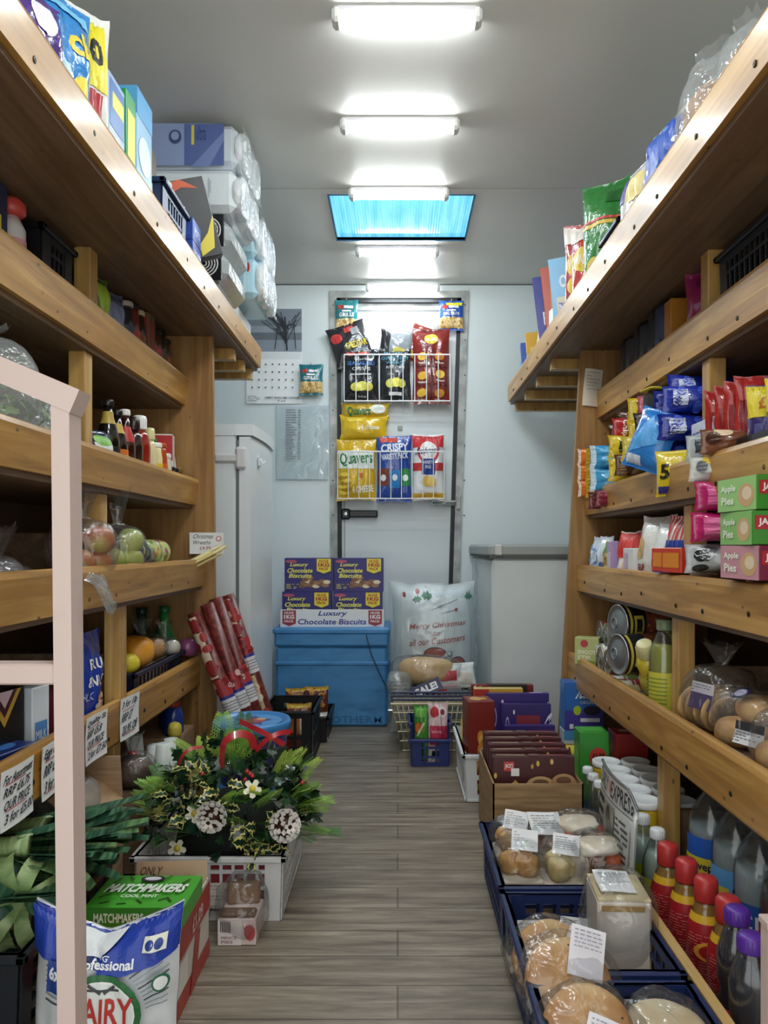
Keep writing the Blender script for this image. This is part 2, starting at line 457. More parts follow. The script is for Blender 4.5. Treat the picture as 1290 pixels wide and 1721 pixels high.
def bottle(name, label, cat, prof, capprof, bodymat, capmat, bands=(), loc=(0, 0, 0), group=None, fill=None, prints=(), rz=0, n=24, sq=0.0, ridges=True):
    """prof from base to neck; bands: (z0, z1, colour) wrapped label sections; fill = (material, level, shrink)"""
    t = thing(name, label, cat, loc, (0, 0, rz), group)
    MB().lathe(prof, bodymat, n, sq=sq).obj('body', t)
    c = MB().lathe(capprof, capmat, n)
    if ridges:
        r = max(p[0] for p in capprof); z0, z1 = capprof[0][1], capprof[-1][1]
        for i in range(20):
            a = 2 * PI * i / 20; c.box(-.0006, r - .0002, z0 + (z1 - z0) * .1, .0006, r + .0006, z0 + (z1 - z0) * .8, capmat, M=Matrix.Rotation(a, 4, 'Z'))
    c.obj('cap', t)
    def rad(z):
        for (r0, a), (r1, b) in zip(prof, prof[1:]):
            if a <= z <= b and b > a: return r0 + (r1 - r0) * (z - a) / (b - a)
        return prof[-1][0]
    if fill:
        fmat, lev, shr = fill
        fp = [(max(r - shr, .001), max(z, prof[0][1] + .002)) for r, z in prof if z < lev] + [(rad(lev) - shr, lev), (0.0005, lev)]
        MB().lathe(fp, fmat, n, sq=sq).obj('drink', t)
    if bands:
        runs = []
        for q in sorted(bands, key=lambda q: q[0]):
            if runs and abs(runs[-1][-1][1] - q[0]) < 1e-6: runs[-1].append(q)
            else: runs.append([q])
        big_ = max(runs, key=lambda r_: r_[-1][1] - r_[0][0])
        for run in runs:
            lb = MB()
            for z0, z1, col in run:
                k = max(2, int((z1 - z0) / .012))
                lb.add(*ring([(rad(z0 + (z1 - z0) * i / k) + .0008, z0 + (z1 - z0) * i / k) for i in range(k + 1)], n, sq), asmat(col), True)
            z0, z1 = run[0][0], run[-1][1]
            if run is big_:
                def su(a, b, o):
                    th = -PI / 2 + (a - .5) * PI * 1.1; z = z0 + b * (z1 - z0); r = rad(z) + .001 + o
                    return (r * math.cos(th), r * math.sin(th), z)
                lb.decal(su, prints, .06, rad((z0 + z1) / 2) * PI * 1.1 / (z1 - z0), off=.0004)
            lb.obj('label_sleeve' if run is big_ else 'neck_label', t)
    return t
def ring(prof, n=24, sq=0.0):
    vs = []
    for r, z in prof:
        for i in range(n):
            a = 2 * PI * i / n; ca, sa = math.cos(a), math.sin(a); k = 1.0
            if sq: k = 1 / (abs(ca) ** (2 + sq * 6) + abs(sa) ** (2 + sq * 6)) ** (1 / (2 + sq * 6))
            vs.append((r * k * ca, r * k * sa, z))
    fs = [(j * n + i, j * n + (i + 1) % n, (j + 1) * n + (i + 1) % n, (j + 1) * n + i) for j in range(len(prof) - 1) for i in range(n)]
    return vs, fs
def jar(label, r, h, content, lidcol, bands=(), loc=(0, 0, 0), name='glass_jar', cat='jar', group=None, prints=(), rz=0, lidh=.014):
    prof = [(r * .85, 0), (r, .005), (r, h * .72), (r * .82, h * .86), (r * .8, h - lidh)]
    cap = [(r * .86, h - lidh), (r * .88, h - lidh + .001), (r * .88, h - .002), (r * .8, h)]
    return bottle(name, label, cat, prof, cap, pal(content, .12, 0, .6), pal(lidcol, .35), bands, loc, group, None, prints, rz, 20)
def tin(label, r, h, col, loc=(0, 0, 0), rot=(0, 0, 0), group=None, prints=(), name='food_tin', cat='tin', rimmat=None):
    """can with steel rims, ring-pull lid"""
    t = thing(name, label, cat, loc, rot, group)
    b = MB().lathe([(r, .004), (r, h - .004)], pal(col, .3, 0, .3), 26)
    def su(a, bb, o):
        th = -PI / 2 + (a - .5) * 2 * PI * .999
        return ((r + o + .0004) * math.cos(th), (r + o + .0004) * math.sin(th), .004 + bb * (h - .008))
    b.decal(su, prints, .05, 2 * PI * r / h); b.obj('label_wrap', t)
    st = rimmat or STEEL
    for z, s in ((h, 1), (0, -1)):
        e = MB().lathe([(r * .99, z - s * .004), (r * 1.035, z - s * .004), (r * 1.035, z), (r * .97, z), (r * .95, z - s * .003), (r * .7, z - s * .003), (r * .66, z - s * .0022), (.0005, z - s * .0022)], st, 26)
        if s > 0: e.tube([(r * .3 * math.cos(q), r * .35 + r * .25 * math.sin(q), z - .001) for q in [i * PI / 5 for i in range(10)]], .0012, st, 6, True)
        e.obj('lid', t)
    return t
def crate(name, label, w, d, h, col, loc=(0, 0, 0), rz=0, taper=.92, pitch=.03, rows=3, solid=False, rim=.012, group=None, cat='crate', bar=.004, rough=.4, low=None):
    """lattice crate: floor, four lattice side panels, rim and corner posts"""
    t = thing(name, label, cat, loc, (0, 0, rz), group)
    m = pal(col, rough) if isinstance(col, str) else col
    f = MB(); n = max(2, int(w * taper / (pitch * 1.4)))
    x0, y0 = w * taper / 2, d * taper / 2
    for i in range(n + 1):
        x = -x0 + 2 * x0 * i / n; f.box(x - bar, -y0, 0, x + bar, y0, .006, m)
    k = max(2, int(d * taper / (pitch * 1.4)))
    for i in range(k + 1):
        y = -y0 + 2 * y0 * i / k; f.box(-x0, y - bar, .0005, x0, y + bar, .0065, m)
    f.obj('base_grille', t)
    for side in range(4):
        mb = MB(); L = (w if side % 2 == 0 else d); D = (d if side % 2 == 0 else w)
        H = h if not low or side not in low else low[side]
        def pt(u, z, o=0.0):
            s = taper + (1 - taper) * z / h
            return (u * L / 2 * s, -(D / 2 * s) - o, z)
        nb = max(3, int(L / pitch))
        def bar3(u0, z0, u1, z1, th=.0022):
            a, b, c, e = pt(u0, z0), pt(u1, z0), pt(u1, z1), pt(u0, z1)
            q = [(x, y - th, z) for x, y, z in (a, b, c, e)] + [(x, y + th, z) for x, y, z in (a, b, c, e)]
            mb.add(q, [(0, 1, 2, 3), (7, 6, 5, 4), (0, 4, 5, 1), (1, 5, 6, 2), (2, 6, 7, 3), (3, 7, 4, 0)], m)
        bw = bar / L * 1.6
        if solid: bar3(-1, 0, 1, H)
        else:
            for i in range(nb + 1):
                u = -1 + 2 * i / nb; bar3(max(u - bw, -1), 0, min(u + bw, 1), H)
            for j in range(rows + 1):
                z = H * j / rows; bar3(-1, max(z - bar * .9, 0), 1, min(z + bar * .9, H), .003)
            bar3(-1, 0, 1, H * .14); bar3(-1, H * .86, 1, H, .003)
        # corner post
        bar3(-1, 0, -1 + .035 / L * 2, H, .004); bar3(1 - .035 / L * 2, 0, 1, H, .004)
        o = mb.obj('side_panel', t); o.rotation_euler = (0, 0, side * PI / 2)
    r = MB(); R2 = rim
    hs = [h if not low or i not in low else low[i] for i in range(4)]
    r.box(-w / 2 - R2, -d / 2 - R2, hs[0] - .012, w / 2 + R2, -d / 2 + .002, hs[0], m, .002)
    r.box(-w / 2 - R2, d / 2 - .002, hs[2] - .012, w / 2 + R2, d / 2 + R2, hs[2], m, .002)
    r.box(-w / 2 - R2, -d / 2 - R2, hs[3] - .012, -w / 2 + .002, d / 2 + R2, hs[3], m, .002)
    r.box(w / 2 - .002, -d / 2 - R2, hs[1] - .012, w / 2 + R2, d / 2 + R2, hs[1], m, .002)
    r.obj('rim', t)
    return t
def openbox(name, label, w, d, h, loc=(0, 0, 0), rz=0, mat=None, flaps=(), cat='cardboard box', th=.004, prints=None, group=None, inner=None):
    """open cardboard box with optional flaps: (side, length, angle)"""
    t = thing(name, label, cat, loc, (0, 0, rz), group)
    m = mat or CARD
    b = MB()
    b.box(-w / 2, -d / 2, 0, w / 2, d / 2, th, m)
    b.box(-w / 2, -d / 2, 0, w / 2, -d / 2 + th, h, m); b.box(-w / 2, d / 2 - th, 0, w / 2, d / 2, h, m)
    b.box(-w / 2, -d / 2, 0, -w / 2 + th, d / 2, h, m); b.box(w / 2 - th, -d / 2, 0, w / 2, d / 2, h, m)
    fs = faces(-w / 2, -d / 2, 0, w / 2, d / 2, h)
    for k, sp in (prints or {}).items():
        su, asp = fs[k]; b.decal(su, sp, None, asp)
    b.obj('body', t)
    for side, ln, ang, *mm in flaps:
        L = w if side in 'fb' else d
        f = MB().box(-L / 2 + .003, -th / 2, 0, L / 2 - .003, th / 2, ln, mm[0] if mm else m)
        o = f.obj('flap', t)
        rzv = {'f': 0, 'r': PI / 2, 'b': PI, 'l': -PI / 2}[side]
        px, py = {'f': (0, -d / 2), 'b': (0, d / 2), 'l': (-w / 2, 0), 'r': (w / 2, 0)}[side]
        o.location = (px, py, h); o.rotation_euler = Euler((ang, 0, rzv), 'XYZ')
    return t
# ------------------------------------------------------------------ room shell of the van
HC = 2.075; XW = 1.05; YB = 3.744; Y0 = 0.05
def floor_mat():
    m, nt, p = new_mat('grey_oak_vinyl'); N = nt.nodes.new; L = nt.links.new
    tc = N('ShaderNodeTexCoord'); mp = N('ShaderNodeMapping'); n = N('ShaderNodeTexNoise'); r = N('ShaderNodeValToRGB')
    mp.inputs['Scale'].default_value = (1.3, 13, 1)
    n.inputs['Scale'].default_value = 3.4; n.inputs['Detail'].default_value = 8; n.inputs['Roughness'].default_value = .66; n.inputs['Distortion'].default_value = .5
    e = r.color_ramp.elements; e.new(.5)
    for i, (q, c) in enumerate(((.3, '5b5045'), (.5, '857a6b'), (.7, 'a89d8c'))): e[i].position = q; e[i].color = rgb(c)
    br = N('ShaderNodeTexBrick'); br.offset = .37
    for k, v in (('Scale', 1.0), ('Mortar Size', .0018), ('Brick Width', 1.1), ('Row Height', .1)): br.inputs[k].default_value = v
    br.inputs['Color1'].default_value = (1, 1, 1, 1); br.inputs['Color2'].default_value = (.8, .8, .8, 1); br.inputs['Mortar'].default_value = (.35, .33, .3, 1)
    mx = N('ShaderNodeMix'); mx.data_type = 'RGBA'; mx.blend_type = 'MULTIPLY'; mx.inputs['Factor'].default_value = 1
    L(tc.outputs['Object'], mp.inputs['Vector']); L(mp.outputs['Vector'], n.inputs['Vector']); L(n.outputs['Fac'], r.inputs['Fac'])
    L(tc.outputs['Object'], br.inputs['Vector']); L(r.outputs['Color'], mx.inputs[6]); L(br.outputs['Color'], mx.inputs[7]); L(mx.outputs[2], p.inputs['Base Color'])
    b = N('ShaderNodeBump'); b.inputs['Strength'].default_value = .15; b.inputs['Distance'].default_value = .003
    L(n.outputs['Fac'], b.inputs['Height']); L(b.outputs['Normal'], p.inputs['Normal'])
    p.inputs['Roughness'].default_value = .42
    return m
def panel_mat(name, h, rough):
    m, nt, p = new_mat(name); N = nt.nodes.new; L = nt.links.new
    tc = N('ShaderNodeTexCoord'); n = N('ShaderNodeTexNoise'); mr = N('ShaderNodeMix'); mr.data_type = 'RGBA'; b = N('ShaderNodeBump')
    n.inputs['Scale'].default_value = 2.2; n.inputs['Detail'].default_value = 6
    c = rgb(h); mr.inputs[6].default_value = [q * .93 for q in c[:3]] + [1]; mr.inputs[7].default_value = [min(q * 1.05, 1) for q in c[:3]] + [1]
    L(tc.outputs['Object'], n.inputs['Vector']); L(n.outputs['Fac'], mr.inputs['Factor']); L(mr.outputs[2], p.inputs['Base Color'])
    b.inputs['Strength'].default_value = .12; b.inputs['Distance'].default_value = .01
    L(n.outputs['Fac'], b.inputs['Height']); L(b.outputs['Normal'], p.inputs['Normal'])
    p.inputs['Roughness'].default_value = rough
    return m
WALLM = panel_mat('white_van_panel', 'dbe4e6', .3); CEILM = panel_mat('grey_white_ceiling_panel', 'dcdbd6', .33)
SX0, SX1, SY0, SY1 = -.251, .279, 2.79, 3.2          # roof light opening
struct(MB().box(-XW, Y0, -.05, XW, YB, 0, floor_mat()).obj('floor'))
struct(MB().box(-XW - .05, Y0, 0, -XW, YB, HC, WALLM).obj('wall_left'))
struct(MB().box(XW, Y0, 0, XW + .05, YB, HC, WALLM).obj('wall_right'))
DX0, DX1, DZ1 = -.331, .345, 2.04
wb = MB()
wb.box(-XW, YB, 0, DX0 + .012, YB + .06, HC, WALLM); wb.add([(DX1 - .085, YB, 0), (XW, YB, 0), (XW, YB, HC), (DX1 - .012, YB, HC), (DX1 - .085, YB + .06, 0), (XW, YB + .06, 0), (XW, YB + .06, HC), (DX1 - .012, YB + .06, HC)], [(0, 1, 2, 3), (7, 6, 5, 4), (0, 4, 5, 1), (1, 5, 6, 2), (2, 6, 7, 3), (3, 7, 4, 0)], WALLM)
wb.box(DX0 + .012, YB, DZ1, DX1 - .012, YB + .06, HC, WALLM)
struct(wb.obj('wall_back'))
ce = MB(); SEAM = 2.745
for (x0, x1, y0, y1) in ((-XW, XW, Y0, SEAM - .007), (-XW, SX0, SEAM, YB + .06), (SX1, XW, SEAM, YB + .06), (SX0, SX1, SEAM, SY0), (SX0, SX1, SY1, YB + .06)):
    ce.box(x0, y0, HC, x1, y1, HC + .03, CEILM)
ce.box(-XW, SEAM - .007, HC + .006, XW, SEAM, HC + .03, pal('3a3a38', .8))
struct(ce.obj('ceiling'))
struct(MB().box(-XW, YB - .004, HC - .004, XW, YB, HC, pal('565a58', .7)).obj('trim_1'))
# roof light: translucent blue corrugated sheet let into the ceiling, lit by the sky above it
def sky_sheet():
    m, nt, p = new_mat('blue_roof_light'); N = nt.nodes.new; L = nt.links.new
    tc = N('ShaderNodeTexCoord'); mp = N('ShaderNodeMapping'); n = N('ShaderNodeTexNoise'); r = N('ShaderNodeValToRGB')
    mp.inputs['Scale'].default_value = (26, 1.2, 1); n.inputs['Scale'].default_value = 2; n.inputs['Detail'].default_value = 4
    e = r.color_ramp.elements; e[0].position = .3; e[0].color = rgb('3e9ad6'); e[1].position = .72; e[1].color = rgb('7cc4ee')
    L(tc.outputs['Object'], mp.inputs['Vector']); L(mp.outputs['Vector'], n.inputs['Vector']); L(n.outputs['Fac'], r.inputs['Fac'])
    L(r.outputs['Color'], p.inputs['Emission Color']); p.inputs['Emission Strength'].default_value = .75
    p.inputs['Base Color'].default_value = rgb('3f97d2'); p.inputs['Roughness'].default_value = .12
    w = N('ShaderNodeTexWave'); w.inputs['Scale'].default_value = 30; b = N('ShaderNodeBump'); b.inputs['Strength'].default_value = .35; b.inputs['Distance'].default_value = .004
    L(tc.outputs['Object'], w.inputs['Vector']); L(w.outputs['Fac'], b.inputs['Height']); L(b.outputs['Normal'], p.inputs['Normal'])
    return m
sw = bpy.data.objects.new('window_1', None); COL.objects.link(sw); sw['kind'] = 'structure'
MB().box(SX0, SY0, HC + .012, SX1, SY1, HC + .018, sky_sheet()).obj('window_pane', sw)
fr = MB()
for q in ((SX0 - .004, SY0 - .004, SX1 + .004, SY0), (SX0 - .004, SY1, SX1 + .004, SY1 + .006), (SX0 - .004, SY0, SX0, SY1), (SX1, SY0, SX1 + .004, SY1)):
    fr.box(q[0], q[1], HC - .003, q[2], q[3], HC + .018, pal('2f5f80', .5))
fr.obj('window_frame', sw)

# ------------------------------------------------------------------ back door
door = bpy.data.objects.new('door_1', None); COL.objects.link(door); door['kind'] = 'structure'
fm = MB(); fw = .034
FX0, FX1 = DX0, DX1
sk = -.022      # the jamb on the hinge side leans in a little towards the floor
def quadbar(mb, a, b, wd, y0, y1, mat):
    (xa, za), (xb, zb) = a, b
    mb.add([(xa, y0, za), (xa + wd, y0, za), (xb + wd, y0, zb), (xb, y0, zb), (xa, y1, za), (xa + wd, y1, za), (xb + wd, y1, zb), (xb, y1, zb)],
           [(0, 1, 2, 3), (7, 6, 5, 4), (0, 4, 5, 1), (1, 5, 6, 2), (2, 6, 7, 3), (3, 7, 4, 0)], mat)
quadbar(fm, (FX0 + .008, 0), (FX0, DZ1), fw, YB - .014, YB + .05, ALU)
quadbar(fm, (FX1 - fw - .062, 0), (FX1 - fw, DZ1), fw, YB - .014, YB + .05, ALU)
fm.box(FX0, YB - .013, DZ1 - fw, FX1, YB + .05, DZ1, ALU)
fm.obj('door_frame', door)
sc = MB()
for z in [.95 + .17 * i for i in range(7)]:
    for x in (FX0 + .017, FX1 - .017 - .0062 * (2.04 - z) / .2 * .17):
        sc.lathe([(.004, 0), (.004, .002), (.002, .003)], pal('6d6f6d', .4, .7), 10, M=Matrix.Translation((x, YB - .014, z)) @ Matrix.Rotation(PI / 2, 4, 'X'))
sc.obj('frame_screw', door)
gk = MB()
quadbar(gk, (FX0 + fw + .008, 0), (FX0 + fw, DZ1 - fw), .02, YB - .006, YB + .045, pal('16181f', .5))
quadbar(gk, (FX1 - fw - .082, 0), (FX1 - fw - .02, DZ1 - fw), .02, YB - .006, YB + .045, pal('16181f', .5))
gk.box(FX0 + fw, YB - .006, DZ1 - fw - .02, FX1 - fw, YB + .045, DZ1 - fw, pal('16181f', .5))
gk.obj('door_seal', door)
dl = MB(); DM = panel_mat('door_panel', 'd5dde0', .3)
dl.box(FX0 + fw + .005, YB + .012, 0, FX1 - fw - .02, YB + .04, DZ1 - fw - .02, DM, .004)
dl.box(FX0 + fw + .035, YB + .009, .06, FX0 + fw + .041, YB + .0125, DZ1 - .13, pal('a8aeb0', .5))
dl.box(FX0 + fw + .02, YB + .006, DZ1 - fw - .055, FX1 - fw - .02, YB + .012, DZ1 - fw - .022, ALU)
dl.obj('door_leaf', door)
HX, _, HZ = P(604, 864, YB)
hd = MB(); bk = pal('15161a', .35)
hd.box(HX - .09, YB - .014, HZ - .026, HX - .045, YB + .012, HZ + .026, bk, .008)
hd.box(HX - .05, YB - .026, HZ - .017, HX + .088, YB - .008, HZ + .018, bk, .006)
hd.box(HX + .07, YB - .01, HZ - .017, HX + .088, YB + .012, HZ + .018, bk, .004)
hd.lathe([(.011, 0), (.011, .004), (.007, .005)], STEEL, 16, M=Matrix.Translation((HX - .067, YB - .014, HZ)) @ Matrix.Rotation(PI / 2, 4, 'X'))
hd.obj('door_handle', door)
LX, _, LZ = P(750, 846, YB)
lt = MB()
lt.box(LX - .075, YB - .012, LZ - .012, LX + .05, YB + .012, LZ + .014, STEEL, .003)
lt.tube([(LX - .07, YB - .02, LZ), (LX + .045, YB - .02, LZ)], .008, STEEL, 10)
lt.box(LX + .045, YB - .03, LZ - .03, LX + .066, YB - .012, LZ + .034, ALU, .003)
lt.obj('door_latch', door)
sp = MB(); x, _, z = P(672, 719, YB); sp.box(x - .012, YB + .006, z - .012, x + .012, YB + .012, z + .012, ALU, .001)
x, _, z = P(733, 550, YB); sp.box(x - .016, YB + .004, z - .022, x + .012, YB + .012, z + .022, ALU, .001); sp.obj('striker_plate', door)

# ------------------------------------------------------------------ strip lights along the middle of the ceiling
def light(i, y, z, xo, label, wall=False):
    t = thing('strip_light', label, 'ceiling light', (xo, y, z), (0, 0, 0), 'strip lights along the ceiling')
    MB().box(-.165, -.022, -.016, .165, .022, 0, pal('d9d6da', .4), .003).obj('base_plate', t)
    d = MB()
    prof = [(-.017, -.014), (-.018, -.022), (-.012, -.032), (0, -.035), (.012, -.032), (.018, -.022), (.017, -.014)]
    n = len(prof); vs = []; 
    for x in (-.155, .155): vs += [(x, a, b) for a, b in prof]
    fs = [(k, k + 1, n + k + 1, n + k) for k in range(n - 1)] + [tuple(range(n)), tuple(range(2 * n - 1, n - 1, -1))]
    d.add(vs, fs, LAMP, False)
    d.obj('diffuser', t)
    for sgn in (-1, 1):
        c = MB(); c.box(-.012, -.024, -.037, .012, .024, .0, pal('e4e4e0', .4), .008)
        o = c.obj('end_cap', t); o.location = (sgn * .166, 0, 0)
    w = MB(); w.tube([(-.16, .026, -.003), (-.05, .028, -.002), (.0, .027, -.005), (.03, .03, -.002), (.165, .026, -.004)], .0018, pal('4a4a48', .6), 6)
    w.obj('cable', t)
    return t
LAMP = emit('lit_tube_cover', 'f4fbfb', 34.0)
spots = [(.46, .0, 'strip light over the open rear end of the van'), (.92, .0, 'strip light over the near ends of the shelves'), (1.37, .01, 'strip light second in from the open rear end'),
         (1.83, .022, 'white strip light at the top edge of the picture, largest seen'), (2.30, .006, 'white strip light with a thin cable draped along its back, second from the top'),
         (2.745, .004, 'white strip light just in front of the blue roof light'), (3.28, -.002, 'white strip light just behind the blue roof light')]
for i, (y, xo, lb) in enumerate(spots): light(i, y, HC, xo, lb)
l5 = light(9, YB - .0135, 2.064, .024, 'white strip light on the back wall directly above the door frame'); l5.rotation_euler = (PI / 2 * .0, 0, 0); l5.location.y = YB - .045

# ------------------------------------------------------------------ shelving
RAILW = wood('varnished_pine_rail', '8f662c', 'ae7f39', 'c89b54', .42, .2)
BOARDW = wood('brown_shelf_board', '5d4632', '705740', '7f664c', .55, .05)
POSTW = wood('pine_post', 'a07a48', 'b8904f', 'cba669', .45, .2, 'z')
PANELW = wood('brown_side_panel', '80592f', '97703f', 'a8804d', .45, .2, 'z')
LS = {1: (-.52, -.524, 1.560, 1.483, 2.94), 2: (-.665, -.677, 1.340, 1.251, 2.45), 3: (-.631, -.643, 1.015, .933, 2.45), 4: (-.605, -.614, .760, .677, 2.45), 5: (-.628, -.630, .451, .362, 2.45)}
RS = {1: (.515, .515, 1.561, 1.477, 3.6), 2: (.672, .675, 1.329, 1.235, 2.6), 3: (.628, .633, .991, .907, 2.6), 4: (.604, .606, .738, .653, 2.6), 5: (.573, .575, .444, .343, 2.6)}
YN = .30
def shelf_run(sg, D, yend, name, label):
    t = thing(name, label, 'shelving unit', (sg * 1.0, yend, 0))
    ox, oy = sg * 1.0, yend
    def lo(o): o.location = (-ox, -oy, 0); return o
    for k, (xt, xb, zt, zb, ye) in D.items():
        # board
        b = MB(); x0, x1 = sorted((xb + sg * .012, sg * 1.046))
        b.box(x0, YN, zb - .014, x1, ye, zb + .006, BOARDW)
        if k == 1:
            for yy in [YN + .2 + .45 * i for i in range(7)]:
                if 1.55 < yy < 1.8: b.box(x0, yy, zb - .045, x1, yy + .03, zb - .014, BOARDW)
        lo(b.obj('shelf_board', t))
        # front rail, rounded along its top, slightly leaning
        r = MB(); th = .026; pr = []
        s = sg
        for (q, z) in ((0, zb - .002), (0, zt - .012), (.004, zt - .003), (.011, zt), (.019, zt - .001), (th, zt - .008), (th, zb - .002)):
            w = (z - zb) / (zt - zb); pr.append((xb + (xt - xb) * w + s * q, z))
        n = len(pr); ny = 8
        vs = [(x, YN + (ye - YN) * j / ny, z) for j in range(ny + 1) for x, z in pr]
        fs = [(j * n + i, j * n + (i + 1) % n, (j + 1) * n + (i + 1) % n, (j + 1) * n + i) for j in range(ny) for i in range(n)] + [tuple(range(n)), tuple(range((ny + 1) * n - 1, ny * n - 1, -1))]
        r.add(vs, fs, RAILW)
        ro = lo(r.obj('front_rail', t))
        # screws
        yy = .55; i = 0; me = None
        while yy < ye - .02:
            z = zb + .018 + (.012 if (i * 7) % 3 == 1 else 0)
            if me is None:
                so = MB().lathe([(.0052, 0), (.0052, .0012), (.0035, .002), (.0018, .001)], pal('33302a', .4, .6), 10).obj('screw', ro); me = so
            else:
                so = me.copy(); COL.objects.link(so)
            so.location = (xb - sg * .0006, yy, z); so.rotation_euler = (0, -sg * PI / 2, 0)
            yy += .19 + .05 * math.sin(i * 2.3); i += 1
    # posts (dividers) at mid length
    for k in (2, 3, 4, 5, 0):
        zt = {2: D[1][3] - .014, 3: D[2][3] - .014, 4: D[3][3] - .014, 5: D[4][3] - .014, 0: D[5][3] - .014}[k]
        zb = D[k][3] + .006 if k else 0.0; yo = .043 if (k in (5, 0) and sg < 0) else 0
        lip = {2: D[2][0], 3: D[2][1], 4: D[3][1], 5: D[4][1], 0: D[5][0]}[k]
        x0, x1 = sorted((lip + sg * .02, lip + sg * .058))
        p = MB().box(x0, 1.715 + yo, zb, x1, 1.757 + yo, zt, POSTW, .002); lo(p.obj('post', t))
        x0, x1 = sorted((lip + sg * .058, sg * 1.046))
        p = MB().box(x0, 1.735 + yo, zb, x1, 1.75 + yo, zb + (zt - zb) * .62, BOARDW); lo(p.obj('divider_panel', t))
    # end panel
    p = MB(); ft, fb = ((-.59, -.578) if sg < 0 else (.620, .536)); th = .022; zt = D[1][3] - .014; xw = sg * 1.046
    vs = [(fb, yend, 0), (xw, yend, 0), (xw, yend, zt), (ft, yend, zt), (fb, yend + th, 0), (xw, yend + th, 0), (xw, yend + th, zt), (ft, yend + th, zt)]
    p.add(vs, [(0, 1, 2, 3), (7, 6, 5, 4), (0, 4, 5, 1), (1, 5, 6, 2), (2, 6, 7, 3), (3, 7, 4, 0)], PANELW)
    lo(p.obj('end_panel', t))
    # wall-side lining
    x0, x1 = sorted((sg * 1.046, sg * 1.0495))
    lo(MB().box(x0, YN, 0.0, x1, yend, D[1][3] - .02, pal('5c4630', .6)).obj('back_lining', t))
    # cross battens under the overhanging end of the top shelf
    for yy in ((2.6, 2.76, 2.9) if sg < 0 else (2.72, 3.0, 3.27, 3.55)):
        x0, x1 = sorted((D[1][1] + sg * .03, sg * 1.046))
        lo(MB().box(x0, yy, D[1][3] - .05, x1, yy + .035, D[1][3] - .014, POSTW).obj('batten', t))
    return t
shelf_run(-1, LS, 2.45, 'shelving_unit', 'long pine shelving run of five stepped shelves beside the white fridge')
shelf_run(1, RS, 2.60, 'shelving_unit', 'long pine shelving run of five stepped shelves beside the chest freezer')
# base plinth batten in front of the bottles
bt = MB().box(.468, .45, 0, .486, 1.90, .112, wood('pale_batten', 'b08d57', 'c9a66c', 'd8b981', .45, .1)).obj('pine_batten')
tag(bt, 'long pale pine batten along the floor between bread trays and drink bottles', 'batten')

# ------------------------------------------------------------------ fridge, freezer, blue box
fx = -.513; fz = .80 + .436; fy0, fy1 = 2.745, 3.215
t = thing('upright_fridge', 'tall white upright fridge between the shelf end panel and the back wall', 'fridge', (fx - .3, fy0, 0))
W2 = pal('dfe7ec', .3); ox, oy = fx - .3, fy0
b = MB().box(-.23, 0, .03, .235, fy1 - fy0, fz - .0, W2, .008); b.box(-.22, .02, 0, .22, fy1 - fy0 - .02, .03, pal('333333', .6)); b.obj('body', t)
dd = MB(); n = 10; hw = (fy1 - fy0) / 2
pr = [(.247, 0), (.288, .0)] + [(.30 - .012 * ((2 * k / n - 1) ** 2), .012 + (fy1 - fy0 - .024) * k / n) for k in range(n + 1)] + [(.288, fy1 - fy0), (.247, fy1 - fy0)]
m = len(pr); zt = fz - .045
vs = [(x, y, .07) for x, y in pr] + [(x, y, zt) for x, y in pr]
dd.add(vs, [(i, (i + 1) % m, m + (i + 1) % m, m + i) for i in range(m)] + [tuple(range(m))[::-1], tuple(m + i for i in range(m))], W2, False)
dd.obj('door', t)
tp = MB()
tp.add([(x + (.008 if x > .26 else 0), y, z) for z in (fz - .04, fz) for x, y in ([(-.235, -.004)] + [(.235, -.004)] + pr[1:-1] + [(.235, fy1 - fy0 + .004), (-.235, fy1 - fy0 + .004)])],
       [(i, (i + 1) % (m + 2), m + 2 + (i + 1) % (m + 2), m + 2 + i) for i in range(m + 2)] + [tuple(range(m + 2))[::-1], tuple(m + 2 + i for i in range(m + 2))], W2)
tp.box(-.1, .02, fz, .1, .06, fz + .012, W2, .003)
tp.obj('top_cover', t)
MB().box(.235, .004, .09, .247, fy1 - fy0 - .004, zt - .01, pal('6c7376', .6)).obj('door_gasket', t)
lk = MB(); zz = CZ + (918 - 770) * fy0 / F
lk.box(.16, -.012, zz - .016, .245, .001, zz + .016, pal('d3d3d6', .35), .01); lk.box(.235, -.016, zz - .04, .275, .001, zz + .04, pal('d3d3d6', .35), .012)
lk.obj('door_catch', t)
hk = MB(); hk.box(.298, .09, zz - .02, .304, .125, zz + .02, pal('e3e3e6', .3), .003); hk.tube([(.303, .107, zz + .01), (.316, .107, zz - .012), (.322, .107, zz + .002)], .004, pal('e3e3e6', .3))
hk.obj('hook', t)

frx0 = .36; fry = 2.94; frz = .80
t = thing('chest_freezer', 'pale grey chest freezer by the back wall, next to the shelf end panel', 'freezer', (.66, 3.3, 0))
G = noisy('freezer_white', ('c6ced0', 'd3dadc', 'd9e0e2'), nscale=3, rough=.4, bump=.03)
MB().box(-.30, -.36, .04, .36, .42, frz - .045, G, .012).box(-.28, -.34, 0, .34, .40, .04, pal('444444', .6)).obj('body', t)
MB().box(-.315, -.375, frz - .04, .365, .43, frz + .008, pal('9da3a1', .4), .01).box(-.31, -.37, frz - .045, .36, .425, frz - .04, pal('5a5f5f', .6)).obj('lid', t)
hd = MB().box(-.29, -.384, frz - .035, -.262, -.372, frz + .006, pal('c9cdca', .4), .004); hd.obj('lid_catch', t)

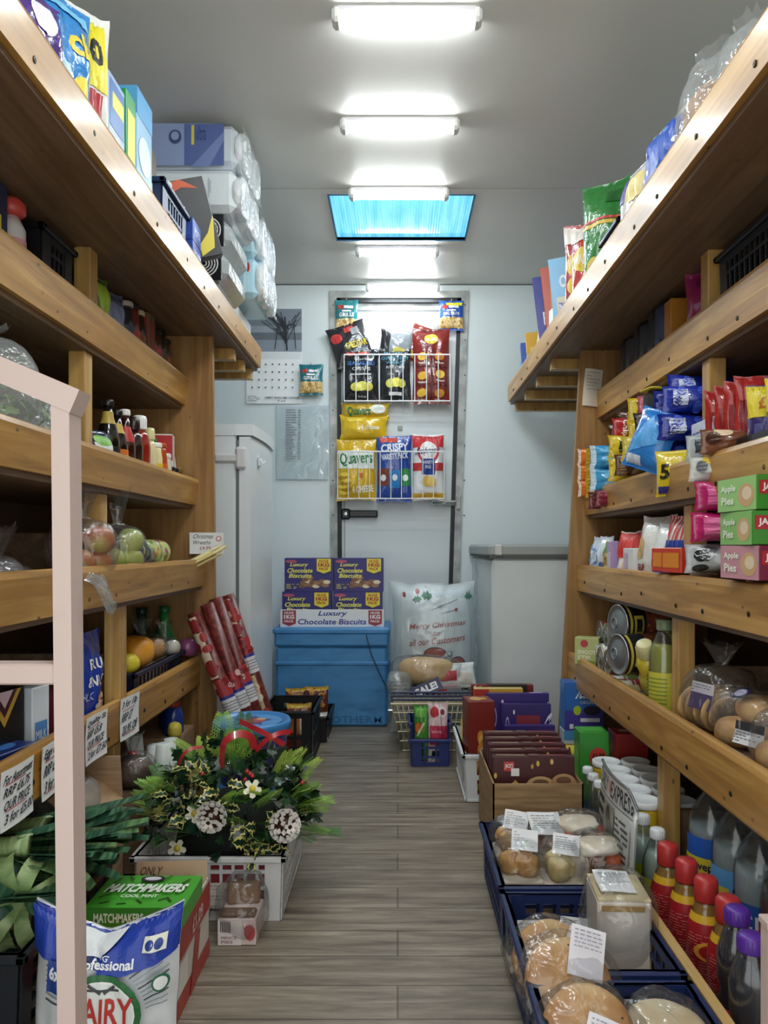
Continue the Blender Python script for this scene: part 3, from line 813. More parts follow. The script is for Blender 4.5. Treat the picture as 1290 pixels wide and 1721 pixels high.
bx0, _, bz1 = P(463, 1055, 3.40); bx1 = P(651, 1055, 3.40)[0]
t = thing('insulated_box', 'worn blue insulated plastic box with a lid, on the floor below the door', 'cool box', ((bx0 + bx1) / 2, 3.56, 0))
w = (bx1 - bx0) / 2; BL = noisy('scuffed_blue_plastic', ('28567e', '3f7fb4', '4a8dc4'), (1, 1, 3), 6, 8, .45, .2, .25, .55)
h = bz1 - .0
b = MB(); b.box(-w, -.16, 0.0, w, .16, h - .085, BL, .012); b.box(-w - .003, -.165, h * .62, w + .003, .165, h * .66, BL, .004)
su, asp = faces(-w, -.16, 0, w, .16, h - .085)['f']
b.decal(su, [('t', 'ISOTHERM', .42, .05, .95, .14, pal('2f6c9f', .5), {'bold': .01})], None, asp); b.obj('body', t)
MB().box(-w - .006, -.168, h - .085, w + .006, .168, h - .02, BL, .01).box(-w - .012, -.172, h - .03, w + .012, .172, h, BL, .008).obj('lid', t)
c = MB(); c.tube([(w * .62, -.175, h - .03), (w * .72, -.178, h - .12), (w * .86, -.176, h - .2), (w * 1.0, -.172, h - .27), (w + .03, -.16, h - .3)], .0022, pal('1c2430', .5), 6); c.obj('cord', t)
for zq in (.5, .3):
    MB().box(w - .004, -.06, h * zq, w + .012, -.03, h * zq + .06, BL, .004).obj('catch', t)

# ------------------------------------------------------------------ pink-white gate frame by the camera
gy = .80; GM = noisy('chipped_pinkish_white_paint', ('8a7068', 'b8a098', 'c6b2ab'), nscale=7, rough=.45, bump=.1, lo=.16, hi=.45)
t = thing('metal_gate', 'pinkish white painted metal gate frame standing upright at the near end of the aisle', 'gate', (-.34, gy, 0))
x0 = -.34; x1 = x0 + .029
zc = CZ + (918 - 655) * gy / F
def bar_xz(mb, a, b, wd, y0, y1):
    (xa, za), (xb, zb) = a, b; d = Vector((xb - xa, zb - za)).normalized(); nx, nz = -d.y * wd, d.x * wd
    mb.add([(xa, y0, za), (xb, y0, zb), (xb + nx, y0, zb + nz), (xa + nx, y0, za + nz), (xa, y1, za), (xb, y1, zb), (xb + nx, y1, zb + nz), (xa + nx, y1, za + nz)],
           [(0, 1, 2, 3), (7, 6, 5, 4), (0, 4, 5, 1), (1, 5, 6, 2), (2, 6, 7, 3), (3, 7, 4, 0)], GM)
p = MB(); p.add([(x + dx, y, z) for z, dx in ((0, .010), (zc - .002, -.0)) for x, y in ((-.021, 0), (-.002, 0), (-.002, .03), (-.021, .03))] , [(0, 1, 5, 4), (1, 2, 6, 5), (2, 3, 7, 6), (3, 0, 4, 7), (0, 3, 2, 1), (4, 5, 6, 7)], GM)
p.obj('post', t)
p = MB(); bar_xz(p, (-.10, zc + .018), (-.001, zc - .024), .026, -.0008, .0308); p.obj('top_rail', t)
zm = CZ + (918 - 1152) * gy / F
MB().box(-.10, .002, zm, -.014, .028, zm + .022, GM, .002).obj('middle_rail', t)

t = thing('gate_post', 'slim pinkish wooden post standing beside the purple capped bottles', 'post', (.392, .80, 0))
MB().box(-.006, 0, 0, .012, .02, .405, GM, .002).obj('upright', t); MB().box(-.0075, -.001, .400, .0135, .021, .408, GM, .001).obj('post_cap', t)
# ------------------------------------------------------------------ camera, light, world
cam = bpy.data.cameras.new('camera'); co = bpy.data.objects.new('camera', cam); COL.objects.link(co)
cam.sensor_fit = 'VERTICAL'; cam.sensor_height = 36; cam.lens = F / 1721 * 36
cam.shift_x = -(VX - 645) / 1721; cam.shift_y = (VY - 860.5) / 1721
cam.clip_start = .05
co.location = (0, 0, CZ); co.rotation_euler = (PI / 2, 0, 0)
scene.camera = co
w = bpy.data.worlds.new('world'); scene.world = w; w.use_nodes = True
bg = w.node_tree.nodes['Background']; bg.inputs['Color'].default_value = rgb('eef1ee'); bg.inputs['Strength'].default_value = 0.9
vs_ = scene.view_settings
vs_.view_transform = 'Standard'; vs_.look = 'None'; vs_.gamma = 1; vs_.use_curve_mapping = False; vs_.exposure = 1.05
cy = scene.cycles
cy.use_denoising = True
try: cy.denoiser = 'OPENIMAGEDENOISE'
except Exception: pass
cy.max_bounces = 10; cy.transparent_max_bounces = 24; cy.diffuse_bounces = 5; cy.glossy_bounces = 4
cy.sample_clamp_indirect = 6; cy.caustics_reflective = False; cy.caustics_refractive = False
# ================================================================== goods on the shelves by the fridge side
def LB(k): return LS[k][3] + .0065
def RB(k): return RS[k][3] + .0065
def yat(X, px): return X * F / (px - VX)
LF = PI / 2     # front towards the aisle, from the fridge-side shelves
RF = -PI / 2
def put(o, X, y, z, rz=0, label=None, cat=None, group=None, tilt=None):
    o.location = (X, y, z); o.rotation_euler = tilt if tilt else (0, 0, rz)
    if label: tag(o, label, cat, group)
    return o
TW = 'f2f2f0'
# ---- top shelf
z = LB(1)
put(pouch('bag', .15, .205, .07, '4a2a86', [('e', .5, .72, .2, .13, 'e9e2f2'), ('r', .12, .2, .9, .42, 'e58fb0'), ('n', .1, .2, .9, .42, 20, .03, ['f5d8e4', 'c65f8c'])], 1), -.575, 1.235, z, LF - .3, 'purple and pink bag of sponges on the top shelf beside the blue bag', 'bag')
put(pouch('bag', .15, .262, .07, '2f86cc', [('t', 'ch', .52, .6, .9, .78, 'f2d33b', {'bold': .03}), ('r', .1, .12, .5, .5, 'b9dff3'), ('e', .7, .35, .16, .12, 'f4e04a'), ('r', .08, .86, .92, .94, '7cc3ea')], 2), -.58, 1.335, z, LF - .45, 'light blue bag with yellow lettering on the top shelf', 'bag')
put(pouch('bag', .11, .30, .05, 'e9ebe6', [('p', [(.1, .5), (.9, .5), (.9, .95), (.1, .95)], 'e8d92e'), ('t', '50', .25, .64, .8, .82, '23221c', {'bold': .04}), ('r', .3, .1, .8, .48, 'b03038')], 3), -.575, 1.43, z, LF - .7, 'white bag with big yellow price flash on the top shelf', 'bag')
put(carton('box', .085, .16, .225, '9fb9dc', {'f': [('r', .05, .55, .95, .95, '3a72b8'), ('r', .2, .72, .9, .86, 'f3dd4e'), ('e', .5, .3, .35, .2, 'dfe9f4')], 'l': [('r', .05, .5, .95, .95, 'c7d8ec')]}), -.63, 1.515, z, LF, 'pale blue box with a yellow stripe standing on the top shelf', 'box')
put(carton('box', .055, .15, .245, '2f9a55', {'f': [('r', .1, .45, .9, .85, 'd8dd3a'), ('r', .1, .08, .9, .4, 'cfe9d2')], 'l': [('r', .1, .5, .9, .9, 'd8dd3a'), ('e', .5, .2, .3, .12, 'f0f0f0')]}), -.625, 1.595, z, LF, 'green and yellow box between two pale blue boxes on the top shelf', 'box')
put(carton('box', .10, .15, .288, '8fbfe2', {'f': [('r', .0, .8, 1, 1, '4aa0d8'), ('e', .5, .55, .4, .14, 'd9ecf7'), ('r', .2, .12, .8, .35, 'b3d4ee')], 'l': [('r', .0, .8, 1, 1, '58a8da'), ('r', .2, .1, .8, .5, 'dcecf6')]}), -.62, 1.68, z, LF, 'tall pale blue box beside the navy basket on the top shelf', 'box')
bottle('cleaner_bottle', 'green bottle with a red cap behind the tall pale blue box', 'bottle', [(.03, 0), (.032, .01), (.032, .17), (.02, .22), (.017, .235)], [(.02, .235), (.021, .24), (.02, .285), (.012, .29)], pal('1f9a58', .2, 0, .6), 'd23a35', [(.04, .15, 'e9f2ea')], (-.60, 1.775, z))
crate('wire_basket', 'navy plastic basket standing by the rail of the top shelf', .20, .17, .17, '1c2b52', (-.632, 1.895, z), LF, .95, .022, 3, cat='basket')
put(carton('box', .05, .10, .29, '5a4a32', {'f': [('e', .5, .5, .36, .1, 'e0cf33'), ('t', '£1', .25, .44, .75, .56, '2a2a20', {'bold': .03})], 'l': [('e', .5, .62, .36, .12, 'e0cf33'), ('t', '£1', .25, .57, .75, .67, '2a2a20', {'bold': .03}), ('r', 0, .85, 1, 1, '2e2a26')]}), -.66, 1.92, z + .007, LF, 'brown box with a round yellow price flash in the navy basket', 'box')
bottle('spray_bottle', 'white and pale blue bottle in the navy basket on the top shelf', 'bottle', [(.026, 0), (.027, .01), (.027, .15), (.018, .19), (.018, .20)], [(.021, .20), (.022, .205), (.021, .232), (.014, .237)], pal('cfe0ea', .2, 0, .5), 'eef2f4', [(.03, .14, '5fa8d8')], (-.60, 1.965, z + .007), prints=[('e', .5, .6, .3, .25, 'f0f4f6')])
for i in range(3):
    put(carton('box', .085, .075, .058, '2f4fa8', {'f': [('r', .08, .2, .92, .8, '4667c4'), ('t', 'POTS', .2, .35, .8, .65, TW)], 'l': [('r', .1, .2, .9, .8, '3d5bb8')], 't': [('r', .1, .1, .9, .9, '3f5ec0')]}), -.575, 2.06, z + .0585 * i, LF, ['small blue box at the bottom of the stack by the black box', 'small blue box in the middle of the stack by the black box', 'small blue box on top of the stack by the black box'][i], 'box')
put(carton('box', .10, .07, .05, 'd9b7b2', {'l': [('r', .1, .2, .9, .8, 'e6d0cc')], 'f': [('r', .1, .2, .9, .8, 'cf9f98')]}), -.575, 2.17, z, LF, 'small pink and white carton on the top shelf under the leaning black box', 'box')
put(carton('box', .10, .07, .045, foil('a9aca8'), {'l': [('r', 0, .1, 1, .5, '26282c')]}), -.578, 2.165, z + .051, LF, 'flat silver and black carton directly under the leaning black box', 'box')
put(carton('refuse_sack_box', .125, .045, .21, '1b1b22', {'f': [('p', [(0, .82), (.12, .97), (.5, 1), (.85, .86), (.5, .9), (.2, .84)], 'd4552a'), ('p', [(.55, .02), (.86, .1), (.98, .42), (.99, .5), (.8, .3), (.55, .16)], 'e9d43c'), ('t', 'POTS', .12, .52, .5, .64, TW, {'bold': .03, 'rot': 1.2})], 'r': [('r', .1, .1, .9, .9, '3a3a42')]}), -.552, 2.155, z + .112, 0, 'black box with orange and yellow swooshes leaning on the top shelf', 'box', tilt=(.12, -.28, .25))
# household rolls
CREP = pal('e6eaec', .5, 0, .3, .5, 70)
def roll_pack(name, label, x0, x1, y0, y1, z0, z1, nr, nzr, body, prints, group=None):
    """rolls lying with their ends towards the aisle, shrink wrapped: wrap + roll ends"""
    t = thing(name, label, 'paper rolls', ((x0 + x1) / 2, (y0 + y1) / 2, z0), (0, 0, 0), group)
    w, d, h = (x1 - x0), y1 - y0, z1 - z0
    b = MB(); b.box(-w / 2, -d / 2, 0, w / 2 - .022, d / 2, h, pal(body, .3, 0, .4, .2, 25), .018)
    fs = faces(-w / 2, -d / 2, 0, w / 2 - .022, d / 2, h); su, asp = fs['f']; b.decal(su, prints, None, asp); b.obj('wrap', t)
    r = d / nr / 2; rz_ = h / nzr / 2
    for i in range(nr):
        for j in range(nzr):
            c = MB(); M = Matrix.Translation((w / 2 - .03, -d / 2 + r * (2 * i + 1), rz_ * (2 * j + 1))) @ Matrix.Rotation(PI / 2, 4, 'Y') @ Matrix.Diagonal((rz_ / r, 1, 1, 1))
            c.lathe([(r * .97, 0), (r * .98, .018), (r * .86, .029), (r * .6, .031), (r * .34, .027), (r * .3, .012), (.001, .012)], CREP, 20, M=M)
            c.obj('roll_end', t)
    k = MB(); 
    k.grid(lambda a, bb: (w / 2 - .004 + .008 * noise.noise(Vector((a * 9, bb * 8, x0 * 9))) + .008 * (1 - abs(2 * a - 1) ** 3) * (1 - abs(2 * bb - 1) ** 3), -d / 2 + a * d, bb * h), 14, 10, film('crinkled_wrap', 'f4fafc', .2, .22, 1.2, 50))
    k.obj('crinkled_end', t)
    return t
roll_pack('kitchen_roll_pack', 'big blue and white pack of rolls touching the ceiling', -.745, -.455, 2.28, 2.57, 1.925, 2.055, 2, 1, 'c9d2da', [('r', .0, .03, .74, .99, '8d9cc0'), ('r', .42, .03, .86, .98, '56679c'), ('r', .50, .5, .53, .95, 'd8c64a'), ('t', 'ultra', .55, .6, .66, .95, '2f3d70', {'rot': 0}), ('p', [(.5, .0), (.7, .0), (.86, .6), (.86, .8)], '7384b4'), ('e', .32, .68, .07, .16, '3c4874'), ('e', .32, .70, .045, .1, '8d9cc0')])
roll_pack('kitchen_roll_pack', 'white pack of rolls directly under the blue and white pack', -.745, -.46, 2.28, 2.57, 1.795, 1.923, 2, 1, 'dfe6ea', [('e', .42, .45, .03, .12, '3d5c8c'), ('p', [(.57, .5), (.6, .72), (.63, .5)], '33527e'), ('e', .6, .45, .035, .12, '33527e'), ('e', .605, .45, .018, .06, 'c8d4e0'), ('r', .5, .3, .505, .7, '6c7c96'), ('r', .52, .3, .525, .6, '6c7c96'), ('r', .70, .3, .705, .75, '6c7c96'), ('r', .72, .4, .725, .7, '6c7c96')])
def deco(col='f0f0f0'):
    out = []
    for r in (.42, .34, .26, .18, .10): out += [('e', .5, .5, r, r, col), ('e', .5, .5, r - .035, r - .035, '15151a')]
    for i in range(16):
        a = i * PI / 8; out.append(('l', .5 + .27 * math.cos(a), .5 + .27 * math.sin(a), .5 + .33 * math.cos(a), .5 + .33 * math.sin(a), .02, '15151a'))
    return out
for i in range(3):
    t = thing('patterned_roll', ['black patterned roll pack lying at the bottom of its stack of three', 'black patterned roll pack lying in the middle of its stack of three', 'black patterned roll pack lying at the top of its stack of three'][i], 'roll', (-.565 + (.01, -.004, .004)[i], 2.44, z + .1005 * i), (0, 0, 0), 'black and white patterned rolls')
    b = MB(); b.box(-.06, -.15, 0, .06, .15, .099, foil('9fa6a8', .16), .03)
    b.obj('silver_wrap', t)
    c = MB(); c.box(-.058, -.156, .002, .045, -.148, .097, pal('15151a', .35), .002); su, asp = faces(-.058, -.156, .002, .045, -.148, .097)['f']; c.decal(su, deco(), None, asp); c.obj('patterned_end', t)
roll_pack('toilet_roll_pack', 'pale blue pack of white toilet rolls, upper of two on the top shelf', -.60, -.462, 2.64, 2.92, 1.795, 1.94, 3, 1, 'b9dbe6', [('e', .72, .45, .05, .1, 'c0303a'), ('r', .6, .1, .64, .9, 'd6ecf2')])
roll_pack('toilet_roll_pack', 'pale blue pack of white toilet rolls under the other one at the far end', -.60, -.458, 2.64, 2.92, 1.655, 1.793, 3, 1, 'b4d8e6', [('e', .72, .75, .05, .12, 'c0303a'), ('r', .6, .1, .64, .9, 'd6ecf2')])
put(carton('nappy_pack', .26, .13, .160, pal('e4e9ec', .35, 0, .3, .3, 20), {'r': [('r', .5, .1, .9, .9, '3461b4')], 'f': [('r', .7, .05, .95, .6, '3461b4')]}, bev=.02), -.535, 2.78, z, LF, 'white and dark blue soft pack under the toilet rolls', 'pack')

# ---- second shelf (in shade)
z = LB(2)
put(carton('box', .12, .08, .205, '22304f', {'f': [('r', .2, .35, .8, .7, 'e0c640'), ('t', '£2', .3, .45, .7, .6, '2a2a2a')], 'l': [('r', .15, .35, .9, .7, 'e0c640')]}), -.76, 1.36, z, LF, 'dark blue box with a yellow flash on the second shelf beside the black basket', 'box')
bottle('cleaner_bottle', 'white bottle with a red spray cap beside the dark blue box', 'bottle', [(.024, 0), (.026, .01), (.026, .14), (.014, .165)], [(.018, .165), (.026, .172), (.026, .19), (.012, .202)], pal('d9d4d4', .25, 0, .4), 'c5493f', [(.03, .12, 'd79a9e')], (-.725, 1.455, z), ridges=False)
crate('wire_basket', 'black plastic basket on the second shelf in front of the post', .14, .15, .185, '14161c', (-.785, 1.60, z), LF, .95, .02, 4, cat='basket')
put(pouch('bag', .12, .185, .07, '3f5f9c', [('e', .5, .6, .3, .2, 'dfe4ee'), ('r', .1, .1, .9, .3, 'b6533d')], 12), -.785, 1.60, z + .009, LF - .2, 'blue and white bag sticking out of the black basket on the second shelf', 'bag')
put(pouch('bag', .10, .19, .05, '46502e', [('r', .2, .3, .8, .7, '6d8a34')], 13), -.735, 1.80, z, LF - .2, 'dull olive green bag just past the post on the second shelf', 'bag')
put(pouch('bag', .10, .195, .05, '5b6f38', [('r', .15, .55, .85, .9, 'a4c33c'), ('r', .2, .1, .8, .5, '48566e')], 14), -.735, 1.875, z, LF - .25, 'lime green topped bag on the second shelf', 'bag')
put(pouch('bag', .11, .19, .06, '5a6684', [('r', .1, .1, .9, .45, '2b3557'), ('e', .5, .7, .3, .15, '7f8bab')], 15, pinch=.02), -.73, 1.97, z, LF - .3, 'slate grey blue bag on the second shelf in front of the dark jars', 'bag')
for i, (c, l, bc, y) in enumerate((('2a2326', 'b7b1a6', '3c3f57', 2.055), ('6b2a22', '222222', 'b23b32', 2.105), ('33231b', 'c8b79c', '7d4a2e', 2.15), ('3a2418', '1c1a1a', 'a83a2c', 2.255), ('44281c', '1c1a1a', 'bb4a35', 2.30), ('2c1d15', '15141a', '5d4a3f', 2.35), ('3b2a20', '201d1d', 'a5573a', 2.395))):
    bc2 = [(.03, .13, bc)]
    jar(['dark jar with a pale grey lid next to the slate blue bag', 'red spice jar with a black lid beside the tall spice carton', 'brown jar with a cream lid next to the tall spice carton', 'dark sauce jar with a red label, just past the spice carton', 'dark sauce jar with a bright red label, second past the spice carton', 'dark brown jar with a grey brown label on the second shelf', 'dark jar with an orange brown label against the end panel'][i], [.022, .022, .021, .024, .022, .023, .021][i], [.195, .205, .20, .20, .19, .20, .185][i], c, l, bc2, (-.722, y, z), group='sauce jars on the second shelf')
put(carton('box', .055, .05, .206, '6f5a3c', {'f': [('r', .1, .5, .9, .9, '8a3a30')], 'l': [('r', .1, .6, .9, .95, '9a3c32')]}), -.725, 2.205, z, LF, 'tall brown spice carton standing among the dark jars', 'box')

# ---- third shelf
z = LB(3)
LEAFY = noisy('salad_leaves', ('33592a', '6a9a48', 'b4d488'), nscale=16, rough=.5, bump=.6, lo=.32, hi=.66)
def saladbag(label, X, y, rx, ry, h, seed):
    t = thing('bagged_salad', label, 'salad bag', (X, y, z))
    rr = random.Random(seed)
    m = MB()
    for i in range(60):
        th, q = rr.uniform(0, 2 * PI), rr.uniform(.1, .92); r = math.sin(PI * q) ** .5 * rr.uniform(.55, .9)
        c = Vector((rx * r * math.cos(th), ry * r * math.sin(th), h * q * .95)); L = rr.uniform(.03, .06)
        d = Vector((rr.uniform(-1, 1), rr.uniform(-1, 1), rr.uniform(-.6, 1))).normalized(); s = d.cross(Vector((rr.random(), rr.random(), 1))).normalized() * L * .4; n = d.cross(s).normalized() * L * .2
        pts = []
        for a in range(5):
            w = math.sin(PI * min(a / 4 * .9 + .05, 1)); e = c + d * L * (a / 4 - .5)
            pts += [e - s * w + n * w * math.sin(a * 2.), e - n * w, e + s * w + n * w * math.cos(a * 3)]
        pts = [(max(min(p.x, rx), -rx), max(min(p.y, ry), -ry), max(p.z, .003)) for p in pts]
        m.add(pts, [(a * 3 + b, a * 3 + b + 1, a * 3 + b + 4, a * 3 + b + 3) for a in range(4) for b in range(2)], LEAFY if rr.random() < .7 else pal('86ab5c', .5), True)
    m.obj('leaves', t)
    clearbag('clear_bag', rx * 1.12, ry * 1.12, h, seed, h * .12, FILM2, t, amp=.08)
    return t
saladbag('big clear bag of green salad leaves on the third shelf, highest one', -.765, 1.41, .095, .10, .242, 3)
saladbag('clear bag of green salad leaves on the third shelf behind the gate frame', -.755, 1.20, .09, .085, .225, 5)
saladbag('clear bag of dark salad leaves on the third shelf beside the post', -.75, 1.60, .075, .072, .17, 8)
put(pouch('bag', .10, .13, .07, '1f3350', [('r', .2, .35, .8, .75, 'd9dde0'), ('e', .5, .8, .3, .1, '78b04a')], 17), -.70, 1.80, z, LF - .3, 'dark blue bag with a white panel just past the post on the third shelf', 'bag')
def sauce(label, X, y, prof, cap, col, capc, bands, fillc=None, name='sauce_bottle', prints=(), rz=LF, sq=0):
    return bottle(name, label, 'bottle', prof, cap, pal(col, .12, 0, .7), pal(capc, .3), bands, (X, y, z), None, None, prints, rz, 20, sq)
def tall(r, h, neck=.45): return [(r * .9, 0), (r, .006), (r, h * .55), (r * .75, h * .68), (r * neck, h * .8), (r * .4, h * .92)], [(r * .46, h * .92), (r * .48, h * .93), (r * .46, h * .995), (r * .3, h)]
def squeeze(r, h): return [(r * .85, 0), (r, .01), (r * .97, h * .3), (r, h * .6), (r * .8, h * .75), (r * .5, h * .82)], [(r * .62, h * .82), (r * .64, h * .83), (r * .6, h * .99), (r * .4, h)]
p1, c1 = tall(.028, .215)
sauce('tall dark sauce bottle with gold neck band beside the dark blue bag', -.69, 1.86, p1, c1, '17110f', '17140f', [(.155, .185, 'b39b45'), (.03, .10, '20201f')], prints=[('r', .1, .1, .9, .5, '2a2a2a'), ('e', .6, .3, .2, .12, 'd4652c'), ('r', .2, .2, .5, .3, 'e9e1d4')])
sauce('tall dark sauce bottle with an orange label, second from the dark blue bag', -.685, 1.915, *tall(.027, .20), '190f0c', '1a1512', [(.14, .165, 'c4a84a'), (.03, .10, 'd9742a')], prints=[('r', .25, .3, .75, .8, 'e8c53a')])
sauce('dark brown bottle with a red neck label and white cap', -.69, 1.965, *tall(.026, .21), '33130d', 'e9e6e0', [(.125, .165, 'b0271f')])
sauce('upturned brown sauce bottle without a label', -.685, 2.025, *squeeze(.026, .20), '2d1a12', '2a1712', [])
sauce('red ketchup bottle with a white cap and crest label', -.69, 2.09, *squeeze(.029, .215), '8f2318', 'eceae6', [(.03, .085, 'ecebe4')], prints=[('p', [(.3, .1), (.7, .1), (.82, .5), (.7, .9), (.3, .9), (.18, .5)], '2e6b3c'), ('p', [(.34, .16), (.66, .16), (.76, .5), (.66, .84), (.34, .84), (.24, .5)], 'f4f2ea'), ('t', 'HEINZ', .3, .4, .7, .58, '3a3a3a', {'bold': .03})])
sauce('cream coloured dressing bottle next to the ketchup bottle', -.685, 2.145, *squeeze(.021, .19), 'e0d5a4', 'dcd79d', [])
for i, (c, l, bc, y, h, dx, lb) in enumerate((('e6dcaa', 'eeeeea', 'e9c42c', 2.195, .155, 0, 'pale jar with a bright yellow label and white lid'), ('b2471f', 'b5532a', 'd9682a', 2.24, .16, 0, 'orange sauce jar with an orange lid'), ('d8d0c0', 'e6e6e6', '3950a8', 2.283, .135, .0, 'small jar with a blue and red label'), ('2b201c', '2a2422', 'e8e3dc', 2.325, .10, .012, 'small dark white labelled jar before the green capped jar'), ('3a2a20', '151515', '3c9a44', 2.365, .10, .012, 'small dark jar with a green label'), ('4a3320', '8b6a3a', '70552f', 2.405, .105, .014, 'small brown spice jar by the end panel'), ('20312a', '2e9a58', 'e9e9e4', 2.30, .185, -.06, 'jar with a bright green cap behind the small jars'))):
    jar(lb + ' on the third shelf', .021, h, c, l, [(h * .12, h * .62, bc)], (-.68 + dx, y, z), group='condiment jars on the third shelf')
put(carton('gravy_box', .10, .045, .205, 'ecebe6', {'f': [('p', [(0, .98), (0, .55), (.25, .72), (.5, .6), (.75, .72), (1, .6), (1, .98)], 'c42a2a'), ('r', .2, .28, .75, .42, '3a6a52')], 'l': [('r', 0, .6, 1, 1, 'c42a2a')], 'r': [('r', .1, .1, .9, .5, 'c42a2a')]}), -.745, 2.38, z, .15, 'white box with a red wavy top against the end panel on the third shelf', 'box')
bottle('sauce_bottle', 'white plastic bottle with a red striped label beside the white and red box', 'bottle', *squeeze(.018, .19), pal('ecebe8', .25), 'e6e6e2', [(.03, .09, 'e9e6e2')], (-.718, 2.428, z), prints=[('l', .1, .2, .9, .8, .1, 'c4372e'), ('l', .1, .5, .9, 1, .1, 'c4372e')])

# ---- fourth shelf
z = LB(4)
CARDB = pal('2a2522', .6)
for i, (X, y, lb) in enumerate(((-.80, 1.30, 'dark clear bag knotted at the top at the back of the fourth shelf'), (-.80, 1.46, 'dark knotted clear bag at the back of the fourth shelf next to the post'))):
    t = thing('bagged_vegetables', lb, 'bag', (X, y, z), (0, 0, 0))
    lump('vegetables', .075, .065, .045, pal('5a2f26', .5), 30 + i, t, amp=.25)
    clearbag('clear_bag', .085, .072, .10, 32 + i, .06, FILM2, t)
for i, (X, y, lb, c) in enumerate(((-.685, 1.085, 'clear punnet of grapes on the fourth shelf, first one behind the rail', '3a2b40'), (-.69, 1.225, 'clear punnet of dark berries under film on the fourth shelf', '2e2338'))):
    t = thing('fruit_punnet', lb, 'punnet', (X, y, z), (0, 0, LF))
    b = MB(); b.box(-.06, -.045, 0, .06, .045, .07, film('punnet_plastic', 'e8eef0', .12, .12, .3, 20), .008)
    for k in range(11): b.box(-.058 + k * .0112, -.047, .005, -.055 + k * .0112, -.045, .065, pal('c8d0d4', .3))
    b.obj('tray', t)
    g = MB(); rr = random.Random(i)
    for k in range(26):
        g.lathe([(.0005, 0), (.009, .004), (.0115, .011), (.009, .018), (.0005, .022)], pal(c, .25, 0, .4), 10, (rr.uniform(-.045, .045), rr.uniform(-.032, .032)), M=Matrix.Translation((0, 0, rr.choice((.002, .02, .038)))))
    g.obj('berries', t)
    clearbag('film_lid', .07, .052, .09, 40 + i, 0, FILM2, t)
APP = noisy('red_green_apple', ('8f2f2a', 'b06a45', 'a9a552'), nscale=9, rough=.3, bump=.03, lo=.35, hi=.62)
PEAR = noisy('green_pear', ('8d9a44', 'aab25a', 'c3bf74'), nscale=12, rough=.4, bump=.05)
TAT = noisy('brown_skin', ('6a4530', '8a6046', 'a37c5c'), nscale=12, rough=.55, bump=.1)
def fruitbag(label, X, y, n, r, mat, seed, neck=.07, cat='fruit bag', zz=None, tall_=1.0):
    t = thing('bagged_fruit', label, cat, (X, y, z if zz is None else zz), (0, 0, 0))
    rr = random.Random(seed)
    for k in range(n):
        a = k * 2 * PI / min(n, 3) + rr.random(); ring_ = 0 if k < 3 else 1
        lump('fruit', r, r, r * .92 * tall_, mat, seed + k, t, (r * 1.02 * math.cos(a) * (1 if n > 1 else 0), r * 1.02 * math.sin(a) * (1 if n > 1 else 0), .003 + ring_ * r * 1.5), p=.9, amp=.05, nu=18, nv=12)
    R0 = r * 2.25 if n > 1 else r * 1.2
    clearbag('clear_bag', R0, R0, (r * 2.3 if n <= 3 else r * 3.8), seed, neck, None, t, amp=.07)
    return t
fruitbag('clear bag of red and green apples on the fourth shelf behind the gate post', -.70, 1.38, 3, .036, APP, 51, .07)
fruitbag('clear bag of apples bulging over the rail just past the gate post', -.668, 1.63, 5, .033, APP, 52, .07, zz=z + .047)
fruitbag('clear bag of green pears with a tall knotted top beside the tins', -.672, 1.845, 4, .031, PEAR, 53, .10, tall_=1.1, zz=z + .047)
for i, y in enumerate((1.63, 1.845)): put(carton('card_carton', .11, .10, .046, CARD), -.70, y, z, LF, 'brown carton under the bag of ' + ('apples', 'pears')[i] + ' on the fourth shelf', 'carton')
tl = MB(); tl.grid(lambda a, b: (-.598 + .012 * b + .006 * noise.noise(Vector((a * 5, b * 6, 1))) - .05 * (1 - b) ** 6, 1.47 + .10 * a * (1 - .55 * b) + .09 * b, .762 - .10 * b + .014 * noise.noise(Vector((a * 4, b * 3, 2)))), 10, 14, FILM2)
tag(tl.obj('plastic_bag_tail'), 'loose tail of clear plastic hanging over the rail of the fourth shelf', 'plastic bag')
def navytin(label, X, y, zz, tint, r=.035, L=.085, rot=None):
    pr = [('r', 0, 0, 1, 1, tint)] + [('n', 0, .1, 1, .9, 30, .09, ['d8c94e', '6c9a3c', 'b84a5a', 'e8e4d0'], {'seed': int(y * 100)}), ('r', .4, .2, .6, .8, 'e9e7da')]
    return tin(label, r, L, '232a5c', (X, y + L / 2, zz), rot or (PI / 2, 0, 0), 'tins lying on the fourth shelf', pr)
for j, (row, ys) in enumerate(((0, (1.94, 2.03, 2.12, 2.21, 2.30)), (1, (1.965, 2.055, 2.145, 2.235)))):
    for i, y in enumerate(ys):
        tint = '232a5c' if (i < 3 if j == 0 else i < 2) else 'c2cc86'
        navytin(('%s tin in the %s row, %s along from the pear bag' % ('navy fruit patterned' if tint == '232a5c' else 'pale yellow green', ('bottom', 'upper')[j], ('first', 'second', 'third', 'fourth', 'fifth')[i])), -.672 - .036 * j, y, z + .0365 + j * .0625, tint)
put(carton('box', .10, .06, .16, '5c5a40', {'l': [('p', [(.1, .9), (.9, .9), (.9, .2)], '33406a'), ('r', .4, .5, .9, .7, 'd8d4c4')], 'f': [('r', .1, .3, .9, .8, '33406a')]}), -.80, 2.18, z, 0, 'olive and navy carton standing behind the tins on the fourth shelf', 'box')
